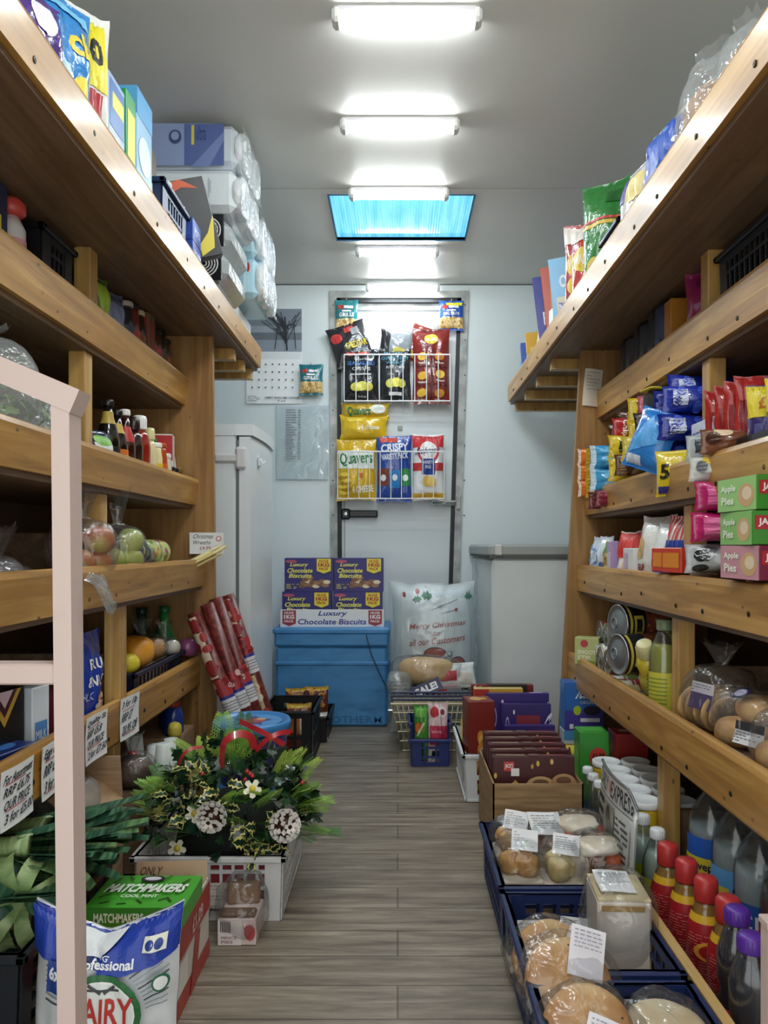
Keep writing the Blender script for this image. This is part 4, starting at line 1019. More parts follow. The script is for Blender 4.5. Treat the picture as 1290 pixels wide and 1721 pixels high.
# bundle of tapers and its card
t = thing('taper_bundle', 'bundle of thin pale wooden tapers at the end of the fourth shelf', 'tapers', (-.66, 2.33, z)); rr = random.Random(4)
for i in range(9):
    m = MB(); x, y, zz = rr.uniform(-.02, .03), rr.uniform(-.03, .03), rr.uniform(.004, .05)
    m.tube([(x - .05, y - .04, zz + .015), (x + .095, y + .065, zz + .10)], .004, pal('d8cc94' if i % 2 else 'c9b877', .6), 7); m.obj('taper', t)
slip('price_card', .105, .068, [('t', 'Christmas', .12, .72, .7, .93, '22222a', {'shear': .2}), ('t', 'Wreaths', .1, .45, .62, .63, '22222a', {'shear': .2}), ('t', '£4.99', .3, .2, .62, .36, 'b03038'), ('t', '£2.50', .64, .06, .95, .24, 'c03540'), ('e', .86, .72, .08, .12, 'c95560'), ('e', .86, .72, .055, .09, 'f0f2f4')], 2, None, P(347, 931, 2.443), (0, 0, .05))
tag(bpy.data.objects['price_card'], 'white handwritten card for wreaths pinned at the end of the fourth shelf', 'price card')

# ---- fifth shelf
z = LB(5)
GOLD = foil('c9a24a', .25)
for i, (X, y, zz, lb) in enumerate(((-.70, 1.225, z, 'clear box of gold wrapped chocolates on the lowest shelf, bottom of its pair'), (-.705, 1.225, z + .118, 'clear box of gold wrapped chocolates stacked on another'))):
    t = thing('chocolate_box', lb, 'chocolates', (X, y, zz), (0, 0, LF))
    g = MB()
    for a in range(3):
        for b in range(2):
            for c in range(2): g.lathe([(.004, 0), (.014, .006), (.017, .02), (.013, .034), (.004, .04)], GOLD, 10, (-.038 + a * .038, -.02 + b * .04), M=Matrix.Translation((0, 0, .006 + c * .048)), smooth=False)
    g.obj('wrapped_sweets', t)
    MB().box(-.062, -.045, .0, .062, .045, .116, PET, .012).obj('clear_case', t)
    m = MB(); su, asp = faces(-.062, -.0462, 0, .062, .045, .116)['f']; m.decal(su, [('e', .5, .4, .2, .3, 'eceadf'), ('t', 'GOLD', .38, .36, .62, .46, '3a2a18')], None, asp); m.obj('round_label', t)
put(carton('box', .11, .06, .17, '17161c', {'f': [('p', [(.1, 1), (.5, .62), (.9, 1)], 'c9a040'), ('p', [(.2, 1), (.5, .72), (.8, 1)], '4a2030'), ('p', [(.3, 1), (.5, .82), (.7, 1)], 'd8c0cc'), ('t', "mallows", .08, .2, .92, .38, TW)], 'l': [('p', [(.1, 1), (.5, .6), (.9, 1)], 'c9a040')]}), -.735, 1.385, z, LF - .2, 'black chocolate box with a gold chevron on the lowest shelf', 'box')
put(carton('box', .105, .075, .075, '1a2a66', {'f': [('t', 'Orange', .1, .25, .9, .75, 'eda03a', {'bold': .04})], 'l': [('t', 'Orange', .1, .3, .9, .7, 'eda03a', {'bold': .03})], 't': [('e', .5, .5, .3, .3, '3f74b8')]}), -.675, 1.36, z, LF - .2, 'small dark blue box with orange lettering in front of the black chocolate box', 'box')
put(carton('box', .05, .035, .165, 'd5dde6', {'f': [('r', .15, .3, .85, .6, '4e86c4'), ('t', 'MILK', .2, .4, .8, .5, TW)]}), -.695, 1.465, z, LF - .2, 'slim white and blue carton beside the dark blue box', 'box')
put(carton('box', .075, .07, .145, '5e1d28', {'f': [('r', .1, .4, .9, .9, '7a2a35'), ('r', .2, .55, .8, .75, 'd9c9a0')]}), -.705, 1.55, z, LF - .1, 'maroon chocolate carton just behind the gate post on the lowest shelf', 'box')
put(pouch('chocolate_bag', .13, .235, .045, '1c3fa6', [('t', 'FRUIT', .35, .66, .93, .76, TW, {'bold': .02}), ('t', '& NUT', .3, .5, .8, .6, TW, {'bold': .02}), ('t', 'MILK', .12, .38, .5, .45, 'b9c9ee'), ('n', .6, .05, .95, .4, 40, .05, ['7a4a30', 'caa27c', 'a8705a', 'e6d3bc'], {'seed': 5})], 21), -.68, 1.69, z, LF - .12, 'bright blue chocolate bag reading fruit leaning on the lowest shelf rail', 'chocolate bag')
put(carton('biscuit_box', .05, .075, .15, '7c2832', {'f': [('r', .12, .1, .88, .9, '8e3540')] + scribble(8, 3, 'e0b9b0', .2, .8, .15, .85, .03), 'l': [('r', 0, 0, 1, 1, '8c3640')] + scribble(8, 4, 'e3c0b8', .15, .85, .15, .9, .03), 't': [('r', .1, .1, .9, .9, 'b8a8a8')]}), -.69, 1.865, z, LF - .2, 'small maroon box on the lowest shelf beside the bright blue bag', 'box')
crate('plastic_basket', 'navy plastic basket holding fruit on the lowest shelf', .43, .20, .112, '17213f', (-.765, 2.145, z), LF, .95, .03, 2, cat='basket')
put(carton('card_carton', .37, .145, .0925, CARD), -.765, 2.145, z + .0098, LF, 'flat brown carton under the fruit in the navy basket', 'carton')
ORG = noisy('orange_melon_skin', ('c07818', 'dd952a', 'eba94a'), nscale=8, rough=.4, bump=.05)
tag(lump('melon', .052, .066, .043, ORG, 60, None, (-.712, 2.085, z + .103), (0, 0, .3), p=.85, amp=.03), 'smooth orange melon in the navy basket on the lowest shelf', 'melon')
tag(lump('lemon', .028, .036, .026, pal('e3cf3a', .4, 0, 0, .2, 60), 61, None, (-.695, 1.985, z + .103), (0, 0, .2), p=.85), 'yellow lemon in the navy basket, in front of the melon', 'lemon')
ONI = noisy('onion_skin', ('a8652c', 'c68a48', 'dcab70'), (4, 4, 1), 8, 5, .35, .05)
fruitbag('clear net bag of brown onions behind the orange melon', -.735, 2.205, 3, .033, ONI, 63, .05, 'onions', z + .103)
bottle('green_bottle', 'green glass bottle standing behind the onions on the lowest shelf', 'bottle', *tall(.034, .245), pal('2f8a4c', .1, 0, .8), '2a6a3a', [], (-.725, 2.395, z))
bottle('green_bottle', 'darker green bottle beside the onions, closer to the wall', 'bottle', *tall(.036, .24), pal('1f4a35', .1, 0, .8), '1d3a2a', [], (-.80, 2.405, z))
fruitbag('loose clear bag of pale garlic at the end of the navy basket', -.70, 2.305, 2, .024, pal('dcd6c8', .5, 0, 0, .2, 40), 66, .05, 'bag', z + .103)
tag(lump('red_onion', .032, .032, .03, pal('8f4a76', .3, 0, .3), 67, None, (-.655, 2.405, z + .085), (0, 0, 0), p=.9), 'purple red onion at the end of the lowest shelf by the wrapping paper', 'onion')
for i, (y, lb) in enumerate(((1.30, 'dark cardboard tube standing at the back of the lowest shelf'), (1.42, 'dark cardboard tube at the back, next to the first tube'))):
    m = MB().lathe([(.04, 0), (.04, .20), (.036, .20), (.036, .01)], pal('4a3a2c', .7), 20).obj('cardboard_tube'); put(m, -.93, y, z, 0, lb, 'tube')
# handwritten cards on the rail
for i, (px, pyc, lines, lb) in enumerate(((26, 1332, ('For Assortment', 'RRP £6.75', 'OUR PRICE', '3 for £5.00'), 'handwritten assortment price card on the lowest rail, nearer the camera'), (88, 1288, ('Eggs Box', 'RRP £2.49', '3 for £5.75'), 'handwritten egg box price card on the lowest rail'), (160, 1238, ('Quality St', 'RRP £5.8', 'OUR PRICE', '2 for £7.50'), 'handwritten price card on the lowest rail just past the gate post'), (216, 1203, ('3 for 10p', 'RRP £7', '20.95 Off'), 'last handwritten price card along the lowest rail, below the bright blue bag'))):
    y = yat(-.627, px); hgt = .096; zz = CZ + (VY - pyc) * y / F
    sp = []; n = len(lines)
    for k, tx in enumerate(lines):
        b1 = .93 - k * .86 / n; b0 = b1 - .62 / n
        sp.append(('t', tx, .08, b0, .08 + min(.86, .085 * len(tx)), b1, '1d1f2a', {'shear': .25, 'bold': .02, 'rot': .05}))
        if k % 2 == 0: sp.append(('l', .1, b0 - .03, .7, b0 - .01, .018, 'c23a48'))
    lb = lb.replace(', nearer the camera', ', the first one beside the gate post') if i == 0 else lb
    o = slip('price_card', .108, hgt, sp, i * 1.7, None, (-.6245, y, zz - hgt / 2), (0, 0, LF), .006)
    tag(o, lb, 'price card', None)
# ================================================================== back wall and door
def wallpt(px, py, d=YB): return P(px, py, d)
# calendar
x0, _, zt = wallpt(415, 520); x1, _, zm = wallpt(507, 592); zb_ = wallpt(415, 679)[2]
t = thing('wall_calendar', 'wall calendar with a grey winter picture above a month page, on the back wall', 'calendar', ((x0 + x1) / 2, YB - .004, zb_))
w = x1 - x0
tree = [('r', 0, 0, 1, .28, '8d97a4'), ('r', 0, .28, 1, .45, '6c7580'), ('r', 0, .45, 1, .6, '9aa3ae'), ('r', 0, .6, 1, 1, '7c8793')]
rr = random.Random(2)
for i in range(34):
    a = rr.uniform(.25, .98); b = rr.uniform(.5, .95); tree.append(('l', .72, .15 + .5 * rr.random(), a, b, .014, '2c3038'))
tree += [('l', .74, .02, .70, .8, .035, '262a32'), ('l', .52, .05, .58, .6, .02, '2c3038'), ('l', .9, .05, .86, .7, .02, '2c3038')]
slip('picture_page', w, zt - zm, tree, 0, t, (0, 0, zm - zb_), (0, 0, 0), .004, '8a939e')
pg = [('r', .02, .86, .98, .99, 'dfe3e6')]
for r_ in range(4):
    for c_ in range(7): pg.append(('r', .1 + c_ * .12, .74 - r_ * .15, .125 + c_ * .12, .77 - r_ * .15, '4a4f58'))
pg += [('t', "LAMBERT'S MOBILE FAMILY CARAVANS", .34, .09, .95, .13, '2c3340', {'bold': .02}), ('t', 'Tel', .55, .03, .7, .06, '2c3340')] + scribble(4, 2, '70767e', .03, .25, .03, .15, .01)
slip('month_page', w + .004, zm - zb_, pg, 1, t, (0, -.003, 0), (0, 0, 0), .006, 'eef0f1')
# list in a sleeve
x0, _, zt = wallpt(465, 682); x1, _, zb_ = wallpt(551, 806)
t = thing('hanging_price_list', 'faded typed list in a clear sleeve taped to the back wall beside the door', 'list', ((x0 + x1) / 2, YB - .006, zb_))
sp = []
rr = random.Random(5)
for i in range(21):
    b = .93 - i * .033; sp.append(('r', .18, b, .18 + rr.uniform(.12, .22), b + .013, '8a9096')); sp.append(('r', .42, b, .47, b + .013, '8a9096'))
slip('sheet', x1 - x0, zt - zb_, sp, 0, t, (0, 0, 0), (0, 0, 0), .004, 'dde6ea')
m = MB(); m.grid(lambda a, b: ((a - .5) * (x1 - x0 + .01), -.008 - .004 * noise.noise(Vector((a * 4, b * 8, 2))), b * (zt - zb_)), 14, 20, film('sleeve', 'f4fafc', .05, .03, .6, 18)); m.obj('clear_sleeve', t)
# snack bags hung on hooks
def snack(px0, px1, pyt, pyb, d, col, band, lab, y_off=0, hk=True):
    a, _, zt_ = P(px0, pyt, d); b, _, zb2 = P(px1, pyb, d)
    t = thing('snack_bag', lab, 'snack bag', ((a + b) / 2, d, zb2), (0, 0, 0))
    w, h = b - a, zt_ - zb2
    sp = [('r', .0, .08, 1, .42, 'd9b878'), ('n', .05, .08, .95, .42, 46, .035, ['f0dcae', 'c79a50', 'b07f3a', 'e6cd94'], {'seed': px0}), ('r', .12, .72, .34, .84, 'c93a34'), ('r', .38, .74, .8, .82, 'e9ecee')]
    sp += band
    pouch('printed_bag', w, h, .035, col, sp, px0, parent=t, seal=.07)
    if hk: MB().tube([(0, .03, h * .99), (0, -.012, h * .98), (0, -.02, h * 1.0), (0, -.018, h * 1.03)], .0022, STEEL, 8).obj('hook', t)
    return t
nut = lambda tx: [('t', tx, .16, .48, .84, .6, 'eef2f2', {'bold': .03}), ('r', .3, .63, .7, .68, 'eef2f2')]
snack(563, 602, 505, 561, YB - .028, '2f7f88', nut('GRILLS'), 'teal snack bag hanging at the upper corner of the door above the black crisps')
snack(737, 779, 506, 556, YB - .028, '2555b0', nut('BBQ NUTS') + [('r', .28, .82, .95, .93, 'e8e03a')], 'bright blue snack bag hanging at the top corner of the door')
snack(503, 543, 613, 664, YB - .036, '22727c', nut('GRILLS'), 'teal snack bag hanging beside the calendar')
# wire racks on the door
def rack(px0, px1, pyt, pyb, nb, lab):
    d = 3.630
    a, _, zt_ = P(px0, pyt, d); b, _, zb2 = P(px1, pyb, d)
    t = thing('wire_rack', lab, 'rack', ((a + b) / 2, d, zb2), (0, 0, 0), 'wire racks on the door')
    w, h = b - a, zt_ - zb2; dp = YB + .012 - d; wm = pal('eef0f0', .35)
    g = MB()
    for i in range(nb): x = -w / 2 + w * i / (nb - 1); g.tube([(x, 0, h), (x, 0, 0), (x, dp, 0)], .0022, wm, 6, smooth=False)
    g.obj('wire_grille', t)
    f = MB(); f.tube([(-w / 2, dp, h), (-w / 2, 0, h), (w / 2, 0, h), (w / 2, dp, h)], .0036, wm, 8, smooth=False); f.tube([(-w / 2, dp, 0), (-w / 2, 0, 0), (w / 2, 0, 0), (w / 2, dp, 0)], .003, wm, 8, smooth=False)
    f.obj('rim_wire', t)
    return t
rack(578, 756, 596, 674, 10, 'white wire rack on the door holding black and brown crisp bags')
rack(567, 746, 759, 838, 11, 'white wire rack on the door holding yellow and blue multipacks')
def dbag(px0, px1, pyt, pyb, d, col, sp, lab, seed, t=.055, rot=(0, 0, 0), **k):
    a, _, zt_ = P(px0, pyt, d); b, _, zb2 = P(px1, pyb, d)
    o = pouch('crisp_bag', b - a, zt_ - zb2, t, col, sp, seed, **k)
    o.location = ((a + b) / 2, d, zb2 + .005); o.rotation_euler = rot
    return tag(o, lab, 'crisp bag')
BK = '191b20'
chips = lambda b: [('e', .36, b, .16, .085, 'd9d05a'), ('e', .54, b + .02, .16, .09, 'e8e070'), ('e', .72, b, .13, .08, 'cfc64e')]
dbag(576, 637, 590, 676, 3.682, BK, [('e', .2, .93, .13, .07, 'c23b3b'), ('r', .42, .9, .7, .96, 'c23b3b'), ('t', 'LIGHTLY', .34, .78, .74, .82, 'e6e6e6'), ('t', 'SEA SALTED', .1, .68, .9, .76, '3f78c0', {'bold': .02}), ('t', 'CRISPS', .25, .58, .78, .64, 'e6e6e6'), ('r', .2, .49, .8, .52, 'cfcfcf')] + chips(.26) + [('t', '150g', .35, .06, .65, .1, 'dddddd')], 'black crisp bag with blue lettering in the upper door rack', 41)
dbag(636, 691, 588, 676, 3.682, '20242a', [('t', 'SEA SALT &', .15, .86, .88, .92, '5f9ab0', {'bold': .02}), ('t', 'CHARDONNAY', .06, .77, .94, .84, '5f9ab0', {'bold': .02}), ('t', 'VINEGAR', .2, .69, .82, .75, '5f9ab0', {'bold': .02}), ('t', 'POTATO CRISPS', .22, .6, .8, .65, 'e8e8e8')] + chips(.32) + [('r', .3, .1, .72, .16, 'eeeeee')], 'black crisp bag with pale teal lettering in the upper door rack', 42)
WB = '7a2420'
wk = lambda q: [('e', .5, .86, .2, .07, 'e0b83c'), ('t', 'WALKERS', .34, .83, .68, .875, 'e8e6dd', {'bold': .03})] + sum([[('e', x, y, .13, .055, c), ('t', 'Walkers', x - .12, y - .1, x + .12, y - .07, 'efe9dd', {'bold': .02})] for x, y, c in ((.25, .62, 'dfb53a'), (.72, .62, 'c9862e'), (.25, .36, 'd9a838'), (.74, .38, 'e3bf4a'), (.25, .14, 'e0b53c'), (.72, .13, 'c9862e'))], []) + [('l', .5, .05, .52, .72, .02, '4f1512'), ('l', .05, .5, .95, .48, .02, '5a1814'), ('l', .05, .25, .95, .24, .02, '5a1814')]
dbag(692, 756, 556, 680, 3.684, WB, wk(0), 'big brown and gold multipack of crisps in the upper door rack', 43, .06)
dbag(672, 716, 548, 612, 3.715, '7d2a22', [('e', .5, .5, .3, .12, 'dca93a'), ('e', .4, .2, .25, .1, 'e3bf4a'), ('r', .3, .62, .7, .7, 'e8e6dd')], 'smaller brown crisp bag standing up behind the brown multipack', 44, .03, (0, .35, 0))
dbag(566, 632, 545, 612, 3.700, '26262c', [('e', .18, .7, .16, .13, 'c43f3f'), ('r', .45, .78, .7, .92, 'c0403a'), ('r', .62, .68, .82, .86, '9aa0a6'), ('t', 'CHEDDAR', .35, .36, .95, .52, 'd8c23c', {'bold': .03}), ('r', .3, .12, .8, .2, 'a4873a')], 'black crisp bag with yellow lettering lying tilted on top of the rack', 45, .05, (0, -.32, 0))
dbag(634, 690, 556, 606, 3.700, '8f979e', [('r', .0, .2, .3, .95, '26262c'), ('p', [(.35, .1), (.95, .1), (.8, .35), (.5, .4)], 'c9bd5a')], 'silver and black crisp bag lying on top of the upper rack', 46, .05, (0, .12, 0))
YL = 'd9b01f'
quav = [('r', .03, .52, .97, .82, 'e9efe6'), ('t', 'Quavers', .06, .56, .94, .80, '2c7a4a', {'bold': .03, 'rot': .06}), ('p', [(.55, .44), (.72, .46), (.66, .34)], 'd07a2a'), ('t', '6 CHEESE', .4, .12, .95, .24, 'f4f2e4', {'bold': .03, 'rot': .06})] + [('e', .2 + .06 * math.sin(i * 2.1), .12 + .05 * i, .13, .035, ('f0d24a', 'b88a18')[i % 2]) for i in range(7)]
dbag(565, 632, 742, 842, 3.682, YL, quav, 'yellow cheese puffs multipack standing in the lower door rack', 47, .06)
dbag(570, 652, 700, 742, 3.695, 'e3bb24', [('t', '6 cheese', .45, .4, .85, .6, 'f4f2e4', {'bold': .02}), ('p', [(.1, .9), (.6, .98), (.5, .75), (.2, .7)], 'f0d24a')], 'yellow multipack lying flat on top of the standing one', 48, .07)
dbag(572, 655, 680, 706, 3.700, 'c9a62a', [('t', 'Quavers', .12, .1, .62, .75, '2c7a4a', {'bold': .03}), ('e', .78, .6, .16, .3, 'e9efe6')], 'yellow multipack lying uppermost, under the upper door rack', 49, .06)
blu = [('r', .1, .9, .6, .97, 'd04a3a'), ('t', 'CRISPY', .12, .76, .92, .88, 'eef0f6', {'bold': .03, 'rot': .08}), ('t', 'VARIETY PACK', .12, .64, .92, .73, 'eef0f6', {'bold': .03, 'rot': .08}), ('r', .03, .24, .34, .5, '7a3a2a'), ('r', .36, .2, .68, .47, '2a7fc0'), ('r', .70, .24, .98, .5, '2f8a4a')] + [('e', x, .36, .08, .05, 'e8eef0') for x in (.18, .52, .84)]
dbag(632, 692, 735, 845, 3.684, '24489c', blu, 'dark blue variety multipack in the lower door rack', 50, .055)
sea = [('r', .0, .8, 1, .97, 'c8343a'), ('r', 0, .44, .3, .56, 'c8343a'), ('r', .7, .44, 1, .56, 'c8343a'), ('e', .5, .74, .36, .19, 'd03a40'), ('e', .5, .74, .29, .15, 'f2f2f0'), ('t', 'Seabrook', .1, .7, .9, .8, '2b3a6c', {'bold': .02, 'shear': .3, 'rot': .08}), ('r', .28, .38, .72, .62, '27408e'), ('t', 'VARIETY', .32, .54, .68, .59, 'f2f2f0', {'bold': .02}), ('t', 'PACK', .4, .47, .6, .52, 'f2f2f0', {'bold': .02}), ('e', .45, .28, .17, .08, 'dcb85a'), ('e', .62, .27, .15, .08, 'e6c672'), ('r', .0, .02, 1, .1, 'd9a93a')]
dbag(692, 746, 732, 842, 3.684, 'e9eaea', sea, 'red and white variety multipack with a round logo in the lower door rack', 51, .055)

# ---- boxes of biscuits on the blue insulated box
zbx = bz1 + .0005
def bisc(px0, py0, y, z0, h, lab):
    x0 = P(px0, 0, y)[0]; w = .219
    ch = [('e', .36 + .095 * (i % 6) + .03 * (i // 6), .16 + .10 * (i // 6) + .05 * ((i * 5) % 3) / 2, .075, .06, ('7a5238', '9a7050', '8a5f42', 'e8d9b4')[i % 4]) for i in range(14)]
    fr = [('r', .0, .0, 1, 1, '2b2372')] + ch + [('e', .14, .9, .12, .05, 'b0506a'), ('t', 'Luxury', .12, .72, .48, .86, 'e6df6a', {'bold': .03, 'shear': .15}), ('t', 'Chocolate', .06, .56, .58, .70, 'e6df6a', {'bold': .03, 'shear': .12}), ('t', 'Biscuits', .1, .41, .56, .54, 'e6df6a', {'bold': .03, 'shear': .12}), ('p', [(.66, .98), (.95, .98), (.95, .62), (.805, .54), (.66, .62)], 'e8d83a'), ('t', 'HUGE', .71, .86, .9, .95, 'b0302c', {'bold': .03}), ('t', '1KG', .69, .74, .92, .85, 'b0302c', {'bold': .05}), ('t', 'PACK', .71, .64, .9, .72, 'b0302c', {'bold': .03})] + scribble(4, 7, 'd8cf6a', .04, .3, .08, .24, .015)
    o = carton('biscuit_box', w, .075, h, '2b2372', {'f': fr}, None, .3)
    o.location = (x0 + w / 2, y + .0375, z0); return tag(o, lab, 'biscuit box')
hb = .153
bisc(474, 0, 3.44, zbx + .003, hb, 'purple luxury biscuit box standing in the white tray, below the far wall list')
bisc(560, 0, 3.44, zbx + .003, hb, 'purple luxury biscuit box standing in the white tray, next to the door handle side')
bisc(478, 0, 3.445, zbx + .004 + hb, .150, 'purple luxury biscuit box in the top row, on the fridge side')
bisc(562, 0, 3.445, zbx + .004 + hb, .150, 'purple luxury biscuit box in the top row, on the door side')
x0 = P(471, 0, 3.43)[0]; x1 = P(645, 0, 3.43)[0]; w = x1 - x0
t = thing('biscuit_tray', 'white card tray reading luxury chocolate biscuits on the blue box', 'tray', ((x0 + x1) / 2, 3.43, zbx))
b = MB(); wc = pal('e9ebee', .5)
b.box(-w / 2, 0, 0, w / 2, .003, .078, wc).box(-w / 2, .003, 0, w / 2, .10, .002, wc).box(-w / 2, .003, 0, -w / 2 + .002, .10, .078, wc).box(w / 2 - .002, .003, 0, w / 2, .10, .078, wc)
su, asp = faces(-w / 2, 0, 0, w / 2, .003, .078)['f']
sh = lambda a: [('p', [(a, .95), (a + .13, .95), (a + .13, .2), (a + .065, .05), (a, .2)], 'a0343c'), ('t', 'HUGE', a + .02, .74, a + .11, .88, 'efe9e9', {'bold': .03}), ('t', '1KG', a + .015, .46, a + .115, .7, 'efe9e9', {'bold': .05}), ('t', 'PACK', a + .02, .26, a + .11, .4, 'efe9e9', {'bold': .03})]
b.decal(su, [('t', 'Luxury', .37, .56, .64, .92, '2b3a8e', {'bold': .02, 'shear': .2}), ('t', 'Chocolate Biscuits', .17, .14, .83, .46, '2b3a8e', {'bold': .02, 'shear': .06})] + sh(.02) + sh(.85), None, asp)
b.obj('card_tray', t)

# ---- big carrier bag in clear wrap, behind the shopping baskets
d = 3.32
x0, _, zt = P(656, 982, d); x1 = P(798, 982, d)[0]; w = x1 - x0; h = zt - .006
t = thing('stuffed_carrier_bag', 'big white carrier bag printed with Christmas greetings, standing behind the shopping baskets', 'carrier bag', ((x0 + x1) / 2, d, .006))
HB = lambda s: .42 + s * .58
leaf = lambda cx, cy, s, c: ('p', [(cx + s * x, cy + s * y * .8) for x, y in ((-1, 0), (-.6, .25), (-.45, .6), (-.1, .35), (.2, .65), (.4, .3), (.8, .3), (1, -.05), (.6, -.3), (.3, -.55), (0, -.3), (-.4, -.55), (-.6, -.2))], c)
sp = [('p', [(.14, .06), (.95, .06), (.97, .72), (.9, .9), (.12, .94), (.1, .6)], 'eff3f5'), leaf(.3, .90, .06, '2c7a58'), leaf(.42, .92, .07, '2c7a58'), ('e', .31, .955, .03, .017, 'b03a40'), ('e', .15, .93, .02, .014, 'b03a40'), leaf(.93, .915, .05, '2c7a58'), ('e', .78, .83, .02, .012, 'c04048'), ('l', .48, .83, .66, .88, .004, '55606a'), ('l', .6, .81, .78, .83, .004, '55606a'), ('l', .55, .85, .8, .9, .004, '55606a'),
      ('t', 'Merry Christmas', .2, .705, .9, .75, 'bf5a50', {'shear': .15, 'bold': .01, 'rot': .07}), ('t', 'to', .5, .66, .58, .69, 'bf5a50', {'shear': .15, 'rot': .05}), ('t', 'all our Customers', .2, .605, .9, .65, 'bf5a50', {'shear': .15, 'bold': .01, 'rot': .1}),
      ('e', .52, .53, .15, .055, '26221f'), ('e', .52, .53, .138, .048, 'c04a44'), ('e', .36, .47, .2, .065, '26221f'), ('e', .36, .47, .188, .058, '2f7f64'), ('e', .8, .46, .1, .06, '26221f'), ('e', .8, .46, .09, .053, 'c85a50'), ('l', .52, .46, .68, .55, .02, 'f0f4f6'), ('l', .66, .45, .7, .54, .015, 'f0f4f6'), ('e', .7, .54, .035, .02, '4c5862'), ('e', .7, .54, .025, .013, 'f0f4f6')]
pouch('printed_bag', w, h, .14, 'dde5e9', sp, 71, parent=t, mat=pal('dde5e9', .35, 0, .2, .3, 14), seal=.03, nu=24, nv=40, lim=.03, wr=.9)
m = MB(); m.grid(lambda a, b: ((a - .5) * (w + .02), -.085 * (1 - abs(2 * a - 1) ** 2.5) ** .6 - .010 - .01 * noise.noise(Vector((a * 5, b * 7, 3))), .01 + b * h * 1.0), 22, 30, film('bag_film', 'f4fafc', .08, .04, 1.0, 12)); m.obj('clear_outer_bag', t)

# ---- stack of wire shopping baskets
WM = pal('cfc3a6', .35, .3); NV = pal('27345c', .4)
bx0, bx1, by0, by1 = -.025, .30, 2.97, 3.20
def basket(z0, h, full, lab):
    t = thing('shopping_basket', lab, 'shopping basket', ((bx0 + bx1) / 2, (by0 + by1) / 2, z0), (0, 0, 0), 'stack of wire shopping baskets')
    w, dd = (bx1 - bx0) / 2, (by1 - by0) / 2
    r = MB(); r.tube([(-w, -dd, h), (w, -dd, h), (w, dd, h), (-w, dd, h)], .0048, NV if not full else WM, 8, True, False); r.obj('rim', t)
    s = MB(); tp = .74
    n = 15; lv = (0, .2, .4, .6, .8) if full else (.86,)
    lo = 0 if full else .80
    for q in lv:
        k = tp + (1 - tp) * q; s.tube([(-w * k, -dd * k, h * q + .003), (w * k, -dd * k, h * q + .003), (w * k, dd * k, h * q + .003), (-w * k, dd * k, h * q + .003)], .0022, WM, 6, True, False)
    kl = tp + (1 - tp) * lo
    for i in range(n + 1):
        u = -1 + 2 * i / n
        for sg in (-1, 1):
            s.tube([(u * w * kl, sg * dd * kl, h * lo + .003), (u * w, sg * dd, h)], .0019, WM, 6)
            if i <= 10:
                u2 = -1 + 2 * i / 10; s.tube([(sg * w * kl, u2 * dd * kl, h * lo + .003), (sg * w, u2 * dd, h)], .0019, WM, 6)
    if full:
        for i in range(9): u = -1 + 2 * i / 8; s.tube([(u * w * tp, -dd * tp, .003), (u * w * tp, dd * tp, .003)], .0019, WM, 6)
    s.obj('wire_mesh', t)
    hm = MB(); zz = h + .002
    if not full and z0 > .05: hm.tube([(-w, 0, zz), (-w * .8, -dd * .5, zz + .003), (w * .8, -dd * .5, zz + .003), (w, 0, zz)], .004, NV, 8); hm.obj('handle', t)
    return t
basket(.001, .19, True, 'lowest wire shopping basket of the stack, standing on the floor')
for i in range(3): basket(.017 + .014 * i, .19, False, ['second wire shopping basket up in the stack on the floor', 'third wire shopping basket up in the stack on the floor', 'top wire shopping basket of the stack, with a loaf lying on it'][i])
t = thing('bagged_loaf', 'pale uncut loaf in a clear bag lying on the shopping baskets', 'bread', (.115, 3.10, .245), (0, 0, 0))
lump('loaf', .115, .065, .052, noisy('pale_loaf', ('b58c55', 'd1ac77', 'dfc295'), nscale=6, rough=.6, bump=.1), 72, t, (0, 0, .002), p=.62, amp=.06)
clearbag('clear_bag', .15, .085, .115, 73, 0, FILM, t)
t = thing('sale_card', 'dark blue sale card propped against the loaf on the shopping baskets', 'sign', (.118, 2.985, .222), (-.35, -.42, 0))
slip('card', .13, .05, [('r', 0, 0, 1, 1, '2a2c52'), ('t', 'SALE!', .18, .2, .88, .8, 'eef0f4', {'bold': .05})], 1, t, (0, 0, 0), (0, 0, 0), .003)
tag(pouch('paper_bag', .17, .10, .05, 'e3e7e6', [('r', .1, .2, .5, .6, 'c83a3a'), ('r', .6, .1, .9, .5, 'd9d4c8')], 74), 'white and red paper bag crumpled on the shopping baskets beside the loaf', 'paper bag')
put(bpy.data.objects['paper_bag'], .235, 3.06, .24, 0, tilt=(-.5, 0, .2))
o = carton('box', .12, .06, .03, '8a8a92', {'t': [('r', .1, .2, .9, .8, 'b03a40')], 'f': [('r', .05, .2, .5, .8, 'c83a3a')]}); put(o, .19, 3.06, .213, .1, 'flat grey and red carton on the shopping baskets under the loaf', 'box')
o = clearbag('clear_plastic_bag', .05, .05, .09, 75, .0, FILM2); put(o, .005, 3.04, .215, 0, 'crumpled clear plastic bag on the corner of the shopping baskets', 'plastic bag')
# clear sheet bag hanging beside the freezer
m = MB(); m.grid(lambda a, b: (.315 + .028 * (a - .5) + .01 * noise.noise(Vector((a * 4, b * 9, 0))), 3.0 + .16 * a + .01 * noise.noise(Vector((a * 3, b * 7, 5))), .33 + .43 * b), 10, 26, FILM2)
tag(m.obj('hanging_plastic_bag'), 'long clear plastic bag hanging down the side of the chest freezer', 'plastic bag')
